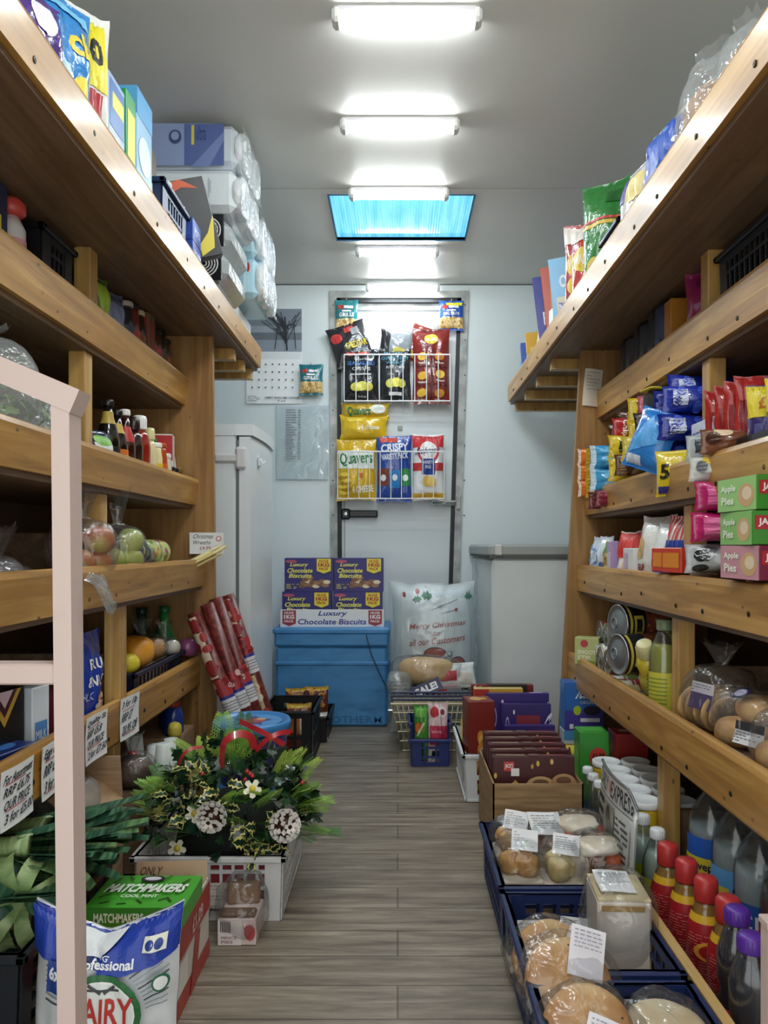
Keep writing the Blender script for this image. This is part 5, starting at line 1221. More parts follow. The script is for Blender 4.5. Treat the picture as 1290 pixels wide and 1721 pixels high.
# ================================================================== goods on the floor, fridge side
LEEKD = noisy('leek_leaf', ('1e3d30', '2f5a44', '5f8a62'), (2, 2, 14), 9, 4, .4, .1, .3, .7)
LEEKM = noisy('leek_mid', ('3f6a4a', '6b8f5e', '8fae74'), (2, 2, 14), 9, 4, .4, .1, .3, .7)
LEEKL = noisy('leek_pale', ('6c8c54', '93ad72', 'bcc894'), (2, 2, 14), 8, 4, .4, .1, .3, .7)
crate('vegetable_crate', 'dark slatted crate of leeks on the floor under the lowest shelf', .40, .36, .20, '1b2129', (-.755, 1.31, .001), 0, .94, .035, 4)
def leek(label, base, ang, tilt, seed, L=.34, curl=False):
    t = thing('leek', label, 'leek', base, (tilt, 0, ang), 'leeks in the dark crate')
    rr = random.Random(seed)
    MB().lathe([(.006, 0), (.015, .01), (.016, L * .45), (.020, L * .55)], LEEKL, 14).obj('stalk', t)
    m = MB()
    for i in range(11):
        n = 9
        if curl:
            a = i * 2 * PI / 7 + rr.random(); l = L * rr.uniform(.36, .55); w = rr.uniform(.010, .016); bend = rr.uniform(2.4, 4.6); mat = LEEKL if i % 3 else LEEKD
        else:
            a = 0; l = L * rr.uniform(.42, .66); w = rr.uniform(.013, .021); bend = rr.uniform(-.3, .35); mat = LEEKD if i % 4 else LEEKM
        fan = (i - 5) * .10 + rr.uniform(-.04, .04); lay_ = -.016 + .0034 * i; vs = []
        for k in range(n + 1):
            q = k / n; ph = bend * q; b_ = bend if abs(bend) > .01 else .01
            x = l * (1 - math.cos(ph)) / b_; zz = l * math.sin(ph) / b_
            ww = w * (.75 + .45 * math.sin(PI * min(q * .9 + .05, 1))) * (1 if q < .97 else .8)
            for s_ in (-1, 0, 1):
                X, Y = x + (-.006 if s_ == 0 else 0), s_ * ww
                if curl: p_ = ((X + .012) * math.cos(a) - Y * math.sin(a), (X + .012) * math.sin(a) + Y * math.cos(a), L * .5 + zz)
                else:
                    Z2 = zz * math.cos(fan) - Y * math.sin(fan); Y2 = zz * math.sin(fan) + Y * math.cos(fan); p_ = (Y2, X + lay_, L * .48 + Z2)
                vs.append(p_)
        m.add(vs, [(k * 3 + j, k * 3 + j + 1, k * 3 + j + 4, k * 3 + j + 3) for k in range(n) for j in (0, 1)], mat, True)
    m.obj('leaves', t)
    return t
def aim(o, x, y, zz, yaw, pitch, roll=0.0):
    """length (local z) towards +x turned by yaw, raised by pitch; flat side up"""
    d = Vector((math.cos(yaw) * math.cos(pitch), math.sin(yaw) * math.cos(pitch), math.sin(pitch)))
    s = Vector((-math.sin(yaw), math.cos(yaw), 0)); n = d.cross(s)
    M = Matrix((s, n, d)).transposed().to_4x4()
    o.rotation_euler = (M @ Matrix.Rotation(roll, 4, 'Z')).to_euler(); o.location = (x, y, zz)
for i, (x, y, zz, yaw, pit, cu, lb) in enumerate((
    (-.93, 1.33, .232, .12, .02, False, 'leek at the bottom of the pile pointing at the aisle'), (-.92, 1.42, .235, .05, .06, False, 'leek lying across the far edge of the dark crate'), (-.96, 1.24, .24, .2, .03, False, 'leek with leaves spreading over the red and white carton'),
    (-.89, 1.36, .265, -.05, .04, False, 'dark leek on the second layer, leaves fanned towards the aisle'), (-.90, 1.45, .27, -.2, .08, False, 'leek under the price cards with its leaf tips raised'), (-.88, 1.28, .295, .1, .0, False, 'leek with broad blue green leaves above the others'),
    (-.70, 1.42, .20, -1.35, .12, True, 'leek with tightly curled pale leaves beside the gate frame'), (-.63, 1.40, .20, -1.5, .1, True, 'leek with curled over pale green leaves behind the gate post'), (-.78, 1.43, .20, -1.45, .15, True, 'curled pale leek at the wall side of the dark crate'))):
    o = leek(lb, (0, 0, 0), 0, 0, 80 + i, .26 if cu else .32, cu); aim(o, x + (0 if cu else .085), y, zz, yaw, pit)
# open cardboard box behind the leeks
openbox('cardboard_box', 'open brown cardboard box with raised flaps behind the leeks', .26, .20, .24, (-.735, 1.60, .001), 0, None, (('r', .10, -.9), ('b', .10, -.15)))
o = clearbag('clear_plastic_bag', .07, .06, .12, 91, .05, FILM2); put(o, -.69, 1.60, .20, 0, 'crumpled clear plastic bag rising out of the brown cardboard box', 'plastic bag')
# carton of slim mint boxes
rd = lambda: [('r', 0, .0, 1, .22, 'b0332c'), ('r', 0, .62, 1, .96, 'ad2f2a'), ('r', .05, .25, .45, .58, 'e9e3dc'), ('p', [(.5, .0), (.62, 0), (.75, .6), (.63, .6)], 'ad2f2a'), ('t', '£1.09', .55, .68, .8, .86, 'e9d9d4', {'bold': .02})]
openbox('display_carton', 'red and white open carton holding flat mint chocolate boxes', .19, .29, .15, (-.465, 1.365, .001), 0, pal('d5cfc6', .5), (), 'carton', .003, {'r': rd(), 'f': rd()})
OR = 'd5692a'
for i in range(4): put(carton('mint_box', .165, .25, .040, OR, {'t': [('r', .05, .1, .95, .9, 'e07c34')] + [('l', .1 + .12 * k, .3, .2 + .12 * k, .5 + .1 * (k % 2), .03, '6a3a1c') for k in range(6)]}), -.4655, 1.352, .006 + .0404 * i, 0, ['flat orange chocolate box at the bottom of the red and white carton', 'flat orange chocolate box, second up in the red and white carton', 'flat orange chocolate box, third up in the red and white carton', 'flat orange chocolate box lying directly under the green one'][i], 'box')
sticks = [('l', x, y, x + .09 * math.cos(a), y + .2 * math.sin(a), .03, '2e4a1c') for x, y, a in ((.06, .3, .5), (.12, .12, .3), (.3, .1, .1), (.55, .12, 2.6), (.7, .2, .4), (.84, .15, 2.4), (.9, .5, 1.9), (.84, .7, .8), (.1, .7, .9), (.3, .8, 2.5), (.62, .8, .7))]
put(carton('mint_box', .165, .125, .032, '3f9a2c', {'t': [('r', 0, 0, 1, 1, '4ba834')] + sticks + [('e', .5, .82, .13, .1, '2c2430'), ('e', .5, .82, .09, .06, 'd9d4dc'), ('t', 'MATCHMAKERS', .1, .38, .92, .64, 'f2f6ee', {'bold': .04, 'shear': .1}), ('t', 'COOL MINT', .3, .22, .68, .31, 'f2f6ee', {'bold': .02})], 'f': [('r', 0, 0, 1, 1, '2f7f22'), ('t', 'MATCHMAKERS', .1, .25, .6, .75, 'd9e9d4', {'bold': .03})]}), -.437, 1.335, .1685, .0, 'flat green mint chocolate box lying on the orange ones', 'box')
o = slip('price_sign', .135, .062, [('t', 'ONLY', .06, .58, .36, .84, '2c2a26', {'shear': .15}), ('t', '£1-99', .12, .2, .5, .48, '2c2a26', {'shear': .15}), ('l', .3, .12, .55, .16, .03, '2c2a26')], .4, None, (-.437, 1.485, .128), (-.12, 0, .05), .003, 'bfae90')
tag(o, 'brown card reading only £1-99 behind the green mint box', 'sign')
# big bag of dishwasher capsules
w = .216; h = .272
fa = [('p', [(.0, .99), (1, .995), (1, .79), (.86, .74), (.66, .70), (.5, .70), (.3, .755), (.15, .79), (0, .81)], '2340a6')]
for i in range(30):
    a = -1.45 + i * .1; ca, sa = math.sin(a), math.cos(a); fa.append(('l', .54 + .29 * ca, .50 + .23 * sa, .54 + min(.56, .42 / max(abs(ca), .01)) * ca, .50 + .34 * sa, .008, '8e9aa6' if i % 3 else '3a4450'))
fa += [('p', [(.28, .995), (.66, .995), (.5, .80), (.42, .82)], 'dfe4ea'), ('p', [(.0, .80), (.0, .995), (.24, .995), (.34, .88), (.42, .80), (.3, .75), (.12, .77)], '2340a6'), ('p', [(.5, .80), (.72, .995), (1, .995), (1, .79), (.86, .74), (.66, .70), (.5, .70)], '2340a6'),
       ('t', 'P&G', .46, .80, .57, .845, 'eef2f8', {'bold': .03, 'rot': -.35}), ('t', 'Professional', .34, .735, .74, .80, 'eef2f8', {'bold': .03, 'rot': .0}),
       ('e', .54, .50, .27, .212, '2b6b3c'), ('e', .54, .50, .228, .18, 'f0f3f2'), ('e', .54, .50, .215, .17, 'e4ebe8'), ('l', .42, .635, .66, .64, .012, '454a4c'), ('l', .45, .66, .54, .625, .016, '454a4c'), ('l', .56, .625, .63, .66, .016, '454a4c'),
       ('t', 'FAIRY', .36, .46, .755, .60, 'c03a36', {'bold': .02}), ('t', 'PLATINUM', .41, .40, .70, .435, '555c60', {'bold': .02}), ('t', 'ALL IN ONE', .47, .37, .64, .385, '777d80'),
       ('e', .76, .36, .12, .07, '5a86b4'), ('e', .77, .39, .10, .045, 'c9b93c'), ('e', .70, .35, .045, .06, '34598c'), ('e', .79, .33, .09, .035, 'a9c4dc'),
       ('r', .16, .62, .28, .78, '2a468e'), ('t', '6x', .175, .68, .265, .75, 'eef2f8', {'bold': .04}), ('t', '7', .9, .36, .95, .42, 'c03a36', {'bold': .03}), ('t', 'CAPS', .88, .30, .97, .34, '444c60', {'bold': .02}), ('e', .92, .66, .055, .045, '2b6b4c'), ('e', .92, .66, .042, .034, 'e8ecea'), ('r', .79, .83, .94, .92, 'e4e7da'), ('e', .83, .87, .028, .03, '27408e'), ('e', .89, .87, .028, .03, '27408e'), ('r', .0, .3, .13, .34, '8a96a4'), ('r', .03, .2, .2, .28, '2340a6')]
t = thing('capsule_bag', 'big white and blue bag of dishwasher capsules standing upright behind the gate frame', 'bag', (-.432, 1.13, .001), (-.03, .03, .04))
pouch('printed_bag', w, h, .085, 'dde2e6', fa, 101, parent=t, seal=.02, nu=30, nv=40, lim=.035, mat=pal('dde2e6', .24, 0, .5, .25, 30), pinch=.05, wr=1.1, dip=.15)
# small cake box with film
t = thing('cake_box', 'small open pink and white box of brown cake in torn clear film on the floor', 'cake', (-.322, 1.585, .001))
b = MB(); pk = pal('e3cdca', .5); b.box(-.038, -.045, 0, .038, .045, .052, pk, .001)
su, asp = faces(-.038, -.045, 0, .038, .045, .052)['f']
b.decal(su, [('r', .0, .0, .62, .95, 'eee6e4')] + [('r', .06 + .05 * k, .5, .085 + .05 * k, .92, '3a3438') for k in range(6)] + [('e', .85, .5, .14, .3, 'b84a52'), ('t', 'MINCE', .1, .26, .5, .36, '8a3a40'), ('t', 'PIES', .1, .1, .4, .2, '8a3a40'), ('t', 'Y', .66, .4, .78, .8, 'b03a40')], None, asp); b.obj('box', t)
m = MB(); m.box(-.034, -.006, 0, .034, .006, .045, pal('7a5a3e', .7, 0, 0, .3, 50), .004); o = m.obj('cake_slab', t); o.location = (0, .02, .052); o.rotation_euler = (-.5, 0, .1)
m = MB(); m.box(-.036, -.042, 0, .036, -.012, .01, pal('6b4c34', .7, 0, 0, .4, 60), .004); o = m.obj('cake_slab', t); o.location = (0, 0, .052)
clearbag('torn_film', .055, .06, .12, 102, 0, FILM, t, (.004, 0, 0), amp=.2)
# white crate with the Christmas arrangement
WT = film('frosted_white_plastic', 'ffffff', .05, .72, .1, 10)
cr = crate('white_crate', 'white plastic lattice crate under the Christmas greenery', .31, .36, .14, pal('d4d6d8', .4), (-.402, 1.818, .001), 0, .97, .024, 4)
o = slip('crate_label', .105, .055, scribble(7, 11, '55555c', .05, .6, .1, .95, .02) + [('l', .64, 0, .64, 1, .01, '666666'), ('t', 'TOTAL AVOCADO', .66, .74, .97, .84, '44444a', {'bold': .02})] + [('r', .2 + .025 * k, .04, .2 + .025 * k + (.008 + .006 * (k % 3)), .14, '333338') for k in range(26)], .2, cr, (.02, -.187, .03), (0, 0, 0), .001, 'd9cfc8')
MB().box(-.14, -.165, .02, .14, -.14, .11, pal('a8343c', .5)).obj('red_liner', cr)
def greenery():
    t = thing('christmas_arrangement', 'Christmas arrangement of holly, conifer, snowy cones and red ribbon in the white crate', 'Christmas greenery', (-.385, 1.80, .10))
    rr = random.Random(11)
    HOL = [pal('173024', .22, 0, .6), pal('1f3d28', .25, 0, .5), pal('264a2c', .3, 0, .5)]
    YEL = pal('d9cf7e', .35); CON = [noisy('conifer_green', ('5f9034', '8ab848', 'bcd66a'), nscale=40, rough=.55, bump=.1), pal('4f8238', .55), pal('a9c456', .55)]
    C = Vector((0, 0, .05)); Rx, Ry, Rz = .185, .155, .185
    def onsurf(u=None):
        th = rr.uniform(0, 2 * PI); zz = rr.uniform(-.05, 1)
        r = math.sqrt(max(1 - zz * zz, 0)); k = rr.uniform(.72, 1.0)
        d = Vector((r * math.cos(th), r * math.sin(th), zz))
        return C + Vector((d.x * Rx * k, d.y * Ry * k, d.z * Rz * k)), d
    hl = MB(); vl = MB(); cs = MB()
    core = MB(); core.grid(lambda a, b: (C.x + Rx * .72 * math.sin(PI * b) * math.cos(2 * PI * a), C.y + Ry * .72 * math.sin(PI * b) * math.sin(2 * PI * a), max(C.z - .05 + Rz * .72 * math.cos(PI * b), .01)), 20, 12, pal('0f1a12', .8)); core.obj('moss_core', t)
    OUT = [(0, 0), (.14, .16), (.2, .38), (.34, .22), (.46, .46), (.58, .24), (.72, .36), (.84, .14), (1, 0)]
    def hleaf(mb, p, d, n, L, mat, edge=None):
        s = d.cross(n).normalized(); n = s.cross(d).normalized()
        def pt(a, w, off=0): return p + d * (a * L) + s * (w * L * .72) + n * (L * (.12 * math.sin(PI * a) + .22 * w * w + off))
        for sg in (1, -1):
            vs = [pt(a, 0) for a, w in OUT] + [pt(a, sg * w) for a, w in OUT[1:-1]]
            fs = [(0, 1, 9)] + [(i, i + 1, 9 + i, 8 + i) for i in range(1, 7)] + [(7, 8, 15)]
            mb.add(vs, fs, mat if not edge else edge, True)
            if edge:
                vs = [pt(a, 0, .01) for a, w in OUT] + [pt(a, sg * w * .55, .01) for a, w in OUT[1:-1]]
                mb.add(vs, fs, mat, True)
    for i in range(230):
        p, d = onsurf(); dd = (d + Vector((rr.uniform(-.9, .9), rr.uniform(-.9, .9), rr.uniform(-.6, .6)))).normalized()
        hleaf(hl, p, dd, (d + Vector((0, 0, .3))).normalized(), rr.uniform(.035, .06), rr.choice(HOL))
    for i in range(60):
        th = rr.gauss(-2.0, .5) if i < 42 else rr.uniform(-1.3, -.8); zz = rr.uniform(.25, .8) if i < 42 else rr.uniform(-.1, .25); r = math.sqrt(1 - zz * zz); d = Vector((r * math.cos(th), r * math.sin(th), zz))
        p = C + Vector((d.x * Rx, d.y * Ry, d.z * Rz)) * rr.uniform(.92, 1.04)
        dd = (d * .6 + Vector((rr.uniform(-.9, .9), rr.uniform(-.9, .4), rr.uniform(-.6, .6)))).normalized()
        hleaf(vl, p, dd, (d + Vector((0, -.3, .3))).normalized(), rr.uniform(.032, .05), rr.choice(HOL), YEL)
    def sprig(p, d, L, mat):
        up = Vector((0, 0, 1)); s = d.cross(up)
        s = s.normalized() if s.length > .1 else Vector((1, 0, 0)); n = s.cross(d).normalized()
        K = 11; droop = rr.uniform(.0, .3)
        def ax(q): return p + d * (L * q) + Vector((0, 0, -droop * L * q * q))
        cs.tube([ax(0), ax(.5), ax(1)], .0011, mat, 4)
        for k in range(1, K):
            q = k / K; l = L * .34 * (1 - q) ** .7 + .008
            for sg in (-1, 1):
                b = ax(q); e = (d * .75 + s * sg).normalized(); t2 = e.cross(n).normalized()
                for m in range(1, 6):
                    f = m / 5; c = b + e * l * f; ll = .009 * (1.15 - f * .5)
                    for s2 in (-1, 1):
                        v = (e * .9 + t2 * s2 * .7 + n * .15).normalized()
                        cs.add([c - t2 * .0012, c + t2 * .0012, c + v * ll + t2 * .0008, c + v * ll - t2 * .0008], [(0, 1, 2, 3)], mat)
    for (th0, z0, n_, mi) in ((0.0, .35, 13, 0), (-.5, .1, 8, 0), (PI * .95, .35, 9, 0), (1.6, .9, 7, 0), (-1.2, .75, 9, 0), (-1.9, .2, 6, 1), (-.9, .0, 5, 1), (PI * .8, .8, 7, 2), (.3, .7, 9, 2), (2.4, .4, 6, 1), (-2.7, .45, 7, 0)):
        for i in range(n_):
            th = th0 + rr.gauss(0, .3); zz = min(max(z0 + rr.gauss(0, .18), -.1), .97); r = math.sqrt(1 - zz * zz); d = Vector((r * math.cos(th), r * math.sin(th), zz))
            p = C + Vector((d.x * Rx, d.y * Ry, d.z * Rz)) * rr.uniform(.72, .9)
            sprig(p, (d + Vector((rr.uniform(-.35, .35), rr.uniform(-.35, .35), rr.uniform(-.1, .45)))).normalized(), rr.uniform(.06, .105), CON[mi if rr.random() < .7 else 1])
    hl.obj('holly_leaves', t); vl.obj('variegated_holly_leaves', t); cs.obj('conifer_foliage', t)
    def cone(loc, rot, s):
        m = MB(); BR = pal('4a3020', .6); WHT = pal('e4dfd8', .6)
        m.lathe([(.004, 0), (.016, .008), (.018, .025), (.006, .05)], BR, 12)
        k = 0
        for j in range(9):
            q = j / 8; nn = 8 if j < 6 else 5; r = .005 + .021 * math.sin(PI * (q * .78 + .2)); zz = .006 + .042 * q
            for i in range(nn):
                a = 2 * PI * i / nn + j * .36; ca, sa = math.cos(a), math.sin(a); w = .0068 * (1 - q * .3); up = .006 + .004 * q
                i0 = (r * .45, zz); o0 = (r + .004, zz + up)
                def pp(rad, off, z_): return (rad * ca - off * sa, rad * sa + off * ca, z_)
                m.add([pp(i0[0], -w * .7, i0[1]), pp(i0[0], w * .7, i0[1]), pp(o0[0], w, o0[1]), pp(o0[0], -w, o0[1]), pp(i0[0], 0, i0[1] - .003), pp(o0[0] + .001, 0, o0[1] - .003)], [(0, 1, 2, 3), (0, 3, 5, 4), (1, 4, 5, 2), (0, 4, 1)], BR)
                m.add([pp(o0[0] - .0065, -w * .9, o0[1] - .0008), pp(o0[0] - .0065, w * .9, o0[1] - .0008), pp(o0[0] + .0022, w * .8, o0[1] + .0022), pp(o0[0] + .0022, -w * .8, o0[1] + .0022), pp(o0[0] + .001, 0, o0[1] - .0025)], [(0, 1, 2, 3), (3, 2, 4)], WHT)
        o = m.obj('pine_cone', t); o.location = loc; o.rotation_euler = rot; o.scale = (s,) * 3
    def at(px, py, y): v = Vector(P(px, py, y)); return v - Vector(t.location)
    cone(at(361, 1362, 1.655), (PI / 2 + .1, 0, 0), 1.05); cone(at(468, 1385, 1.665), (PI / 2 - .2, 0, .55), 1.1)
    def ribbon(pts, w=.010):
        m = MB(); pts = [Vector(q) for q in pts]; P2 = []
        for i in range(len(pts) - 1):
            for k in range(6):
                a = k / 6; p0 = pts[max(i - 1, 0)]; p1 = pts[i]; p2 = pts[i + 1]; p3 = pts[min(i + 2, len(pts) - 1)]
                P2.append(.5 * ((2 * p1) + (-p0 + p2) * a + (2 * p0 - 5 * p1 + 4 * p2 - p3) * a * a + (-p0 + 3 * p1 - 3 * p2 + p3) * a ** 3))
        P2.append(pts[-1]); vs = []
        for i, p in enumerate(P2):
            d = (P2[min(i + 1, len(P2) - 1)] - P2[max(i - 1, 0)]).normalized(); s = d.cross(Vector((0, 1, 0))).normalized() * .75 + Vector((0, .5, .1)); s = s.normalized() * w / 2
            vs += [p - s, p + s]
        m.add(vs, [(2 * i, 2 * i + 1, 2 * i + 3, 2 * i + 2) for i in range(len(P2) - 1)], pal('a8262e', .25, 0, .5), True); m.obj('red_ribbon', t)
    ribbon([at(372, 1290, 1.70), at(376, 1250, 1.69), at(398, 1234, 1.70), at(420, 1238, 1.71), at(428, 1258, 1.72)], .017)
    ribbon([at(402, 1212, 1.78), at(430, 1225, 1.74), at(455, 1238, 1.72), at(478, 1252, 1.73)], .012)
    ribbon([at(430, 1262, 1.72), at(448, 1243, 1.71), at(470, 1232, 1.72), at(489, 1230, 1.74)], .012)
    ribbon([at(300, 1285, 1.72), at(308, 1268, 1.72), at(322, 1258, 1.73), at(340, 1256, 1.74)], .008)
    for (px, py, y, rx) in ((424, 1326, 1.66, 1.1), (327, 1367, 1.655, 1.3), (298, 1425, 1.65, 1.5)):
        m = MB()
        for k in range(5):
            a = k * 2 * PI / 5; c, s = math.cos(a), math.sin(a)
            m.add([(0, 0, 0), (.008 * c - .006 * s, .008 * s + .006 * c, .003), (.018 * c - .006 * s, .018 * s + .006 * c, .006), (.021 * c, .021 * s, .005), (.018 * c + .006 * s, .018 * s - .006 * c, .006), (.008 * c + .006 * s, .008 * s - .006 * c, .003)], [(0, 1, 2, 3, 4, 5)], pal('e9e7cf', .5))
        m.lathe([(.0075, .001), (.007, .005), (.0005, .008)], pal('d8c24a', .5), 10)
        o = m.obj('white_flower', t); o.location = at(px, py, y); o.rotation_euler = (rx, .2, 0)
    for (px, py) in ((420, 1300), (424, 1304), (412, 1310), (415, 1296), (508, 1315), (340, 1300)):
        m = MB(); c = at(px, py, 1.68); m.lathe([(.0003, -.005), (.0045, -.003), (.005, 0), (.004, .003), (.0003, .005)], pal('b0282c', .25, 0, .5), 10, M=Matrix.Translation(c)); m.obj('holly_berry', t)
greenery()
# sweet tub with blue lid on top of another
for i, (z0, lb) in enumerate(((.001, 'lower purple sweet tub hidden behind the Christmas greenery'), (.163, 'round sweet tub with a blue lid behind the Christmas greenery'))):
    t = thing('sweet_tub', lb, 'tub', (-.405, 2.14, z0))
    MB().lathe([(.085, 0), (.088, .004), (.10, .14)], pal('3a2a6a', .3), 30).obj('tub', t)
    m = MB(); LB_ = pal('3f86c8', .3); m.lathe([(.104, .128), (.107, .13), (.108, .15), (.104, .157), (.098, .155), (.094, .15), (.0005, .15)], LB_, 40)
    def tops(a, b, o): return ((a - .5) * .18, (b - .5) * .18, .1502 + o)
    st = []
    for k in range(5):
        a = PI / 2 + k * 2 * PI / 5; st += [(.5 + .34 * math.cos(a), .5 + .34 * math.sin(a)), (.5 + .16 * math.cos(a + PI / 5), .5 + .16 * math.sin(a + PI / 5))]
    m.decal(tops, [('e', .5, .5, .46, .46, '4a90cf'), ('p', st, '4b3a7a'), ('e', .5, .5, .2, .15, 'b04a5a'), ('e', .62, .6, .08, .06, 'd9a860')], None, 1); m.obj('lid', t)
# wrapping paper rolls leaning on the shelf end
PAPR = noisy('red_gift_paper', ('4a1a1b', '6c2826', '94503f'), nscale=60, rough=.35, bump=.03, lo=.3, hi=.75)
for i, (px0, py0, px1, py1, y0, y1, lb) in enumerate(((326, 1030, 428, 1290, 2.36, 2.345, 'red wrapping paper roll leaning first beside the shelves'), (347, 1015, 446, 1290, 2.385, 2.40, 'red wrapping paper roll, second from the shelves'), (362, 1005, 462, 1290, 2.45, 2.46, 'red wrapping paper roll, third from the shelves'), (382, 1000, 478, 1290, 2.53, 2.53, 'red and cream wrapping paper roll leaning against the fridge side'))):
    A = Vector(P(px0, py0, y0)); B = Vector(P(px1, py1, y1)); d = (A - B).normalized(); B = B + d * ((.002 - B.z) / d.z)
    L = (A - B).length; q = d.to_track_quat('Z', 'Y')
    t = thing('wrapping_paper_roll', lb, 'wrapping paper', B, q.to_euler(), 'rolls of red Christmas wrapping paper')
    r = .0215
    MB().lathe([(r, 0), (r, L)], PAPR, 20).lathe([(r * .8, L - .002), (r * .8, L + .0003), (r, L + .0003)], pal('c9a982', .6), 20).obj('paper_roll', t)
    m = MB(); su = lambda a, b, o: ((r + .0005 + o) * math.cos(-PI / 2 + (a - .5) * 2 * PI), (r + .0005 + o) * math.sin(-PI / 2 + (a - .5) * 2 * PI), b * L)
    k = .50 if i != 3 else .62
    m.decal(su, [('r', 0, k - .02, 1, k + .06, 'd9d9dc'), ('r', 0, k + .06, 1, k + .075, '2f3590'), ('r', 0, k + .075, 1, k + .16, 'a8343c')] + [('l', .0, k + .0 + .014 * j, 1, k + .0 + .014 * j, .003, '6a6a70') for j in range(4)] + [('n', 0, k + .085, 1, k + .15, 16, .012, ['d9b8b0', '7a1c22'], {'seed': i})] + ([('r', .55, .02, .8, k - .03, 'c9bb8c'), ('n', .55, .05, .8, k - .05, 16, .02, ['a83a38', 'e3dcc0']), ('r', .55, k + .17, .8, .98, 'd9c9b0'), ('n', .55, k + .18, .8, .97, 14, .02, ['a03030', '8a2a2a'])] if i in (0, 3) else []), .07, 2 * PI * r / L)
    m.obj('wrapping_label', t)
# under the lowest shelf, beyond the box
openbox('cardboard_box', 'plain brown carton under the lowest shelf carrying bagged puddings and cups', .30, .26, .20, (-.76, 1.995, .001), 0, None, ())
MB_ = MB().box(-.148, -.128, 0, .148, .128, .004, CARD); o = MB_.obj('card_sheet'); put(o, -.76, 1.995, .2012, 0, 'flat cardboard sheet lying on the plain brown carton', 'card')
zc_ = .2062
t = thing('bagged_pudding', 'dark round pudding in a clear knotted bag with a red tie under the lowest shelf', 'pudding', (-.655, 1.90, zc_))
lump('pudding', .052, .052, .036, pal('5a4234', .5, 0, .2, .4, 60), 110, t, (0, 0, .002), p=.8)
clearbag('clear_bag', .060, .060, .083, 111, .055, FILM, t, amp=.05); MB().tube([(.009 * math.cos(q), .009 * math.sin(q), .083) for q in [i * PI / 6 for i in range(12)]], .003, pal('b0282c', .4), 6, True).obj('red_tie', t)
for i, (x, y, h, c, lb) in enumerate(((-.615, 2.02, .075, 'e4ebe6', 'white upturned cup standing beside the dark pudding'), (-.615, 2.09, .07, 'dfe8e4', 'white upturned cup behind the first one'), (-.70, 2.05, .09, 'd9e3e0', 'tall white cup at the back under the lowest shelf'), (-.66, 2.085, .055, 'e2e6e6', 'short white pot under the lowest shelf'))):
    put(MB().lathe([(.027, 0), (.026, .004), (.019, h), (.017, h + .001), (.0005, h + .001)], pal(c, .35), 20).obj('plastic_cup'), x, y, zc_, 0, lb, 'cup', None)
put(MB().lathe([(.0005, -.05), (.02, -.045), (.028, -.02), (.028, .03), (.012, .045), (.012, .06), (.0005, .06)], pal('d5dde2', .25), 20, M=Matrix.Translation((0, 0, .028)) @ Matrix.Rotation(PI / 2, 4, 'X')).obj('white_bottle'), -.70, 1.955, zc_, .7, 'plain white bottle lying on its side under the lowest shelf', 'bottle')
openbox('cardboard_box', 'brown carton by the shelf end panel carrying blue bottles', .24, .18, .24, (-.75, 2.30, .001), 0)
MB().box(-.118, -.088, 0, .118, .088, .004, CARD).obj('card_sheet'); put(bpy.data.objects['card_sheet.001'], -.75, 2.30, .2412, 0, 'flat cardboard sheet under the blue bottles', 'card')
for i, (x, y, lb) in enumerate(((-.665, 2.28, 'dark blue bottle with a bumpy red cap under the lowest shelf'), (-.70, 2.35, 'second dark blue bottle with a red cap, closer to the end panel'))):
    bottle('freshener_bottle', lb, 'bottle', [(.028, 0), (.03, .006), (.028, .055), (.022, .075), (.016, .08)], [(.017, .078), (.022, .082), (.02, .094), (.012, .104), (.0005, .106)], pal('22388c', .2, 0, .5), 'a83a34', (), (x, y, .2462), ridges=False)
put(lump('yellow_sponge', .02, .03, .022, pal('c9b848', .6, 0, 0, .4, 80), 115), -.645, 2.225, .2462, .4, 'yellow sponge beside the dark blue bottles', 'sponge')
# black crates by the fridge
crate('black_crate', 'black plastic crate on the floor in front of the fridge', .178, .29, .195, '141518', (-.405, 2.96, .001), 0, .97, .05, 2, bar=.007)
crate('black_crate', 'low black lattice crate on the floor before the blue insulated box', .19, .25, .105, '17181b', (-.385, 3.255, .001), 0, .97, .02, 5)
for i, (x, y, w, h, lb) in enumerate(((-.335, 3.20, .095, .205, 'gold and brown foil chocolate packet sticking up out of the low lattice crate'), (-.43, 3.25, .09, .19, 'gold edged foil packet behind the black crate'))):
    put(pouch('chocolate_packet', w, h, .035, '6a3424', [('r', 0, .92, 1, 1, 'c9a23c'), ('n', .05, .3, .95, .9, 14, .06, ['8a4a2c', 'c98a3a', '4a2018']), ('r', .1, .05, .9, .3, 'a83a34')], 120 + i), x, y, .010, .1, lb, 'chocolate packet')
put(pouch('chocolate_packet', .075, .11, .03, 'e3dcd6', [('r', .2, .6, .5, .8, 'b8343a')], 123), -.325, 3.15, .010, -.1, 'white packet with a small red label in the low lattice crate', 'packet')
put(pouch('chocolate_packet', .10, .17, .035, '7a3a24', [('r', 0, .9, 1, 1, 'd0a840'), ('e', .4, .5, .25, .2, 'b86a3a'), ('r', .55, .3, .9, .7, 'e3d9c4')], 124), -.39, 3.03, .010, .1, 'brown chocolate packet in the black crate by the fridge', 'chocolate packet')
put(pouch('chocolate_packet', .08, .15, .035, '8a2a2a', [('r', 0, .9, 1, 1, 'c9a23c'), ('r', .2, .3, .8, .6, 'e0cfa8')], 125), -.45, 2.92, .010, .2, 'red and gold packet low in the black crate by the fridge', 'packet')
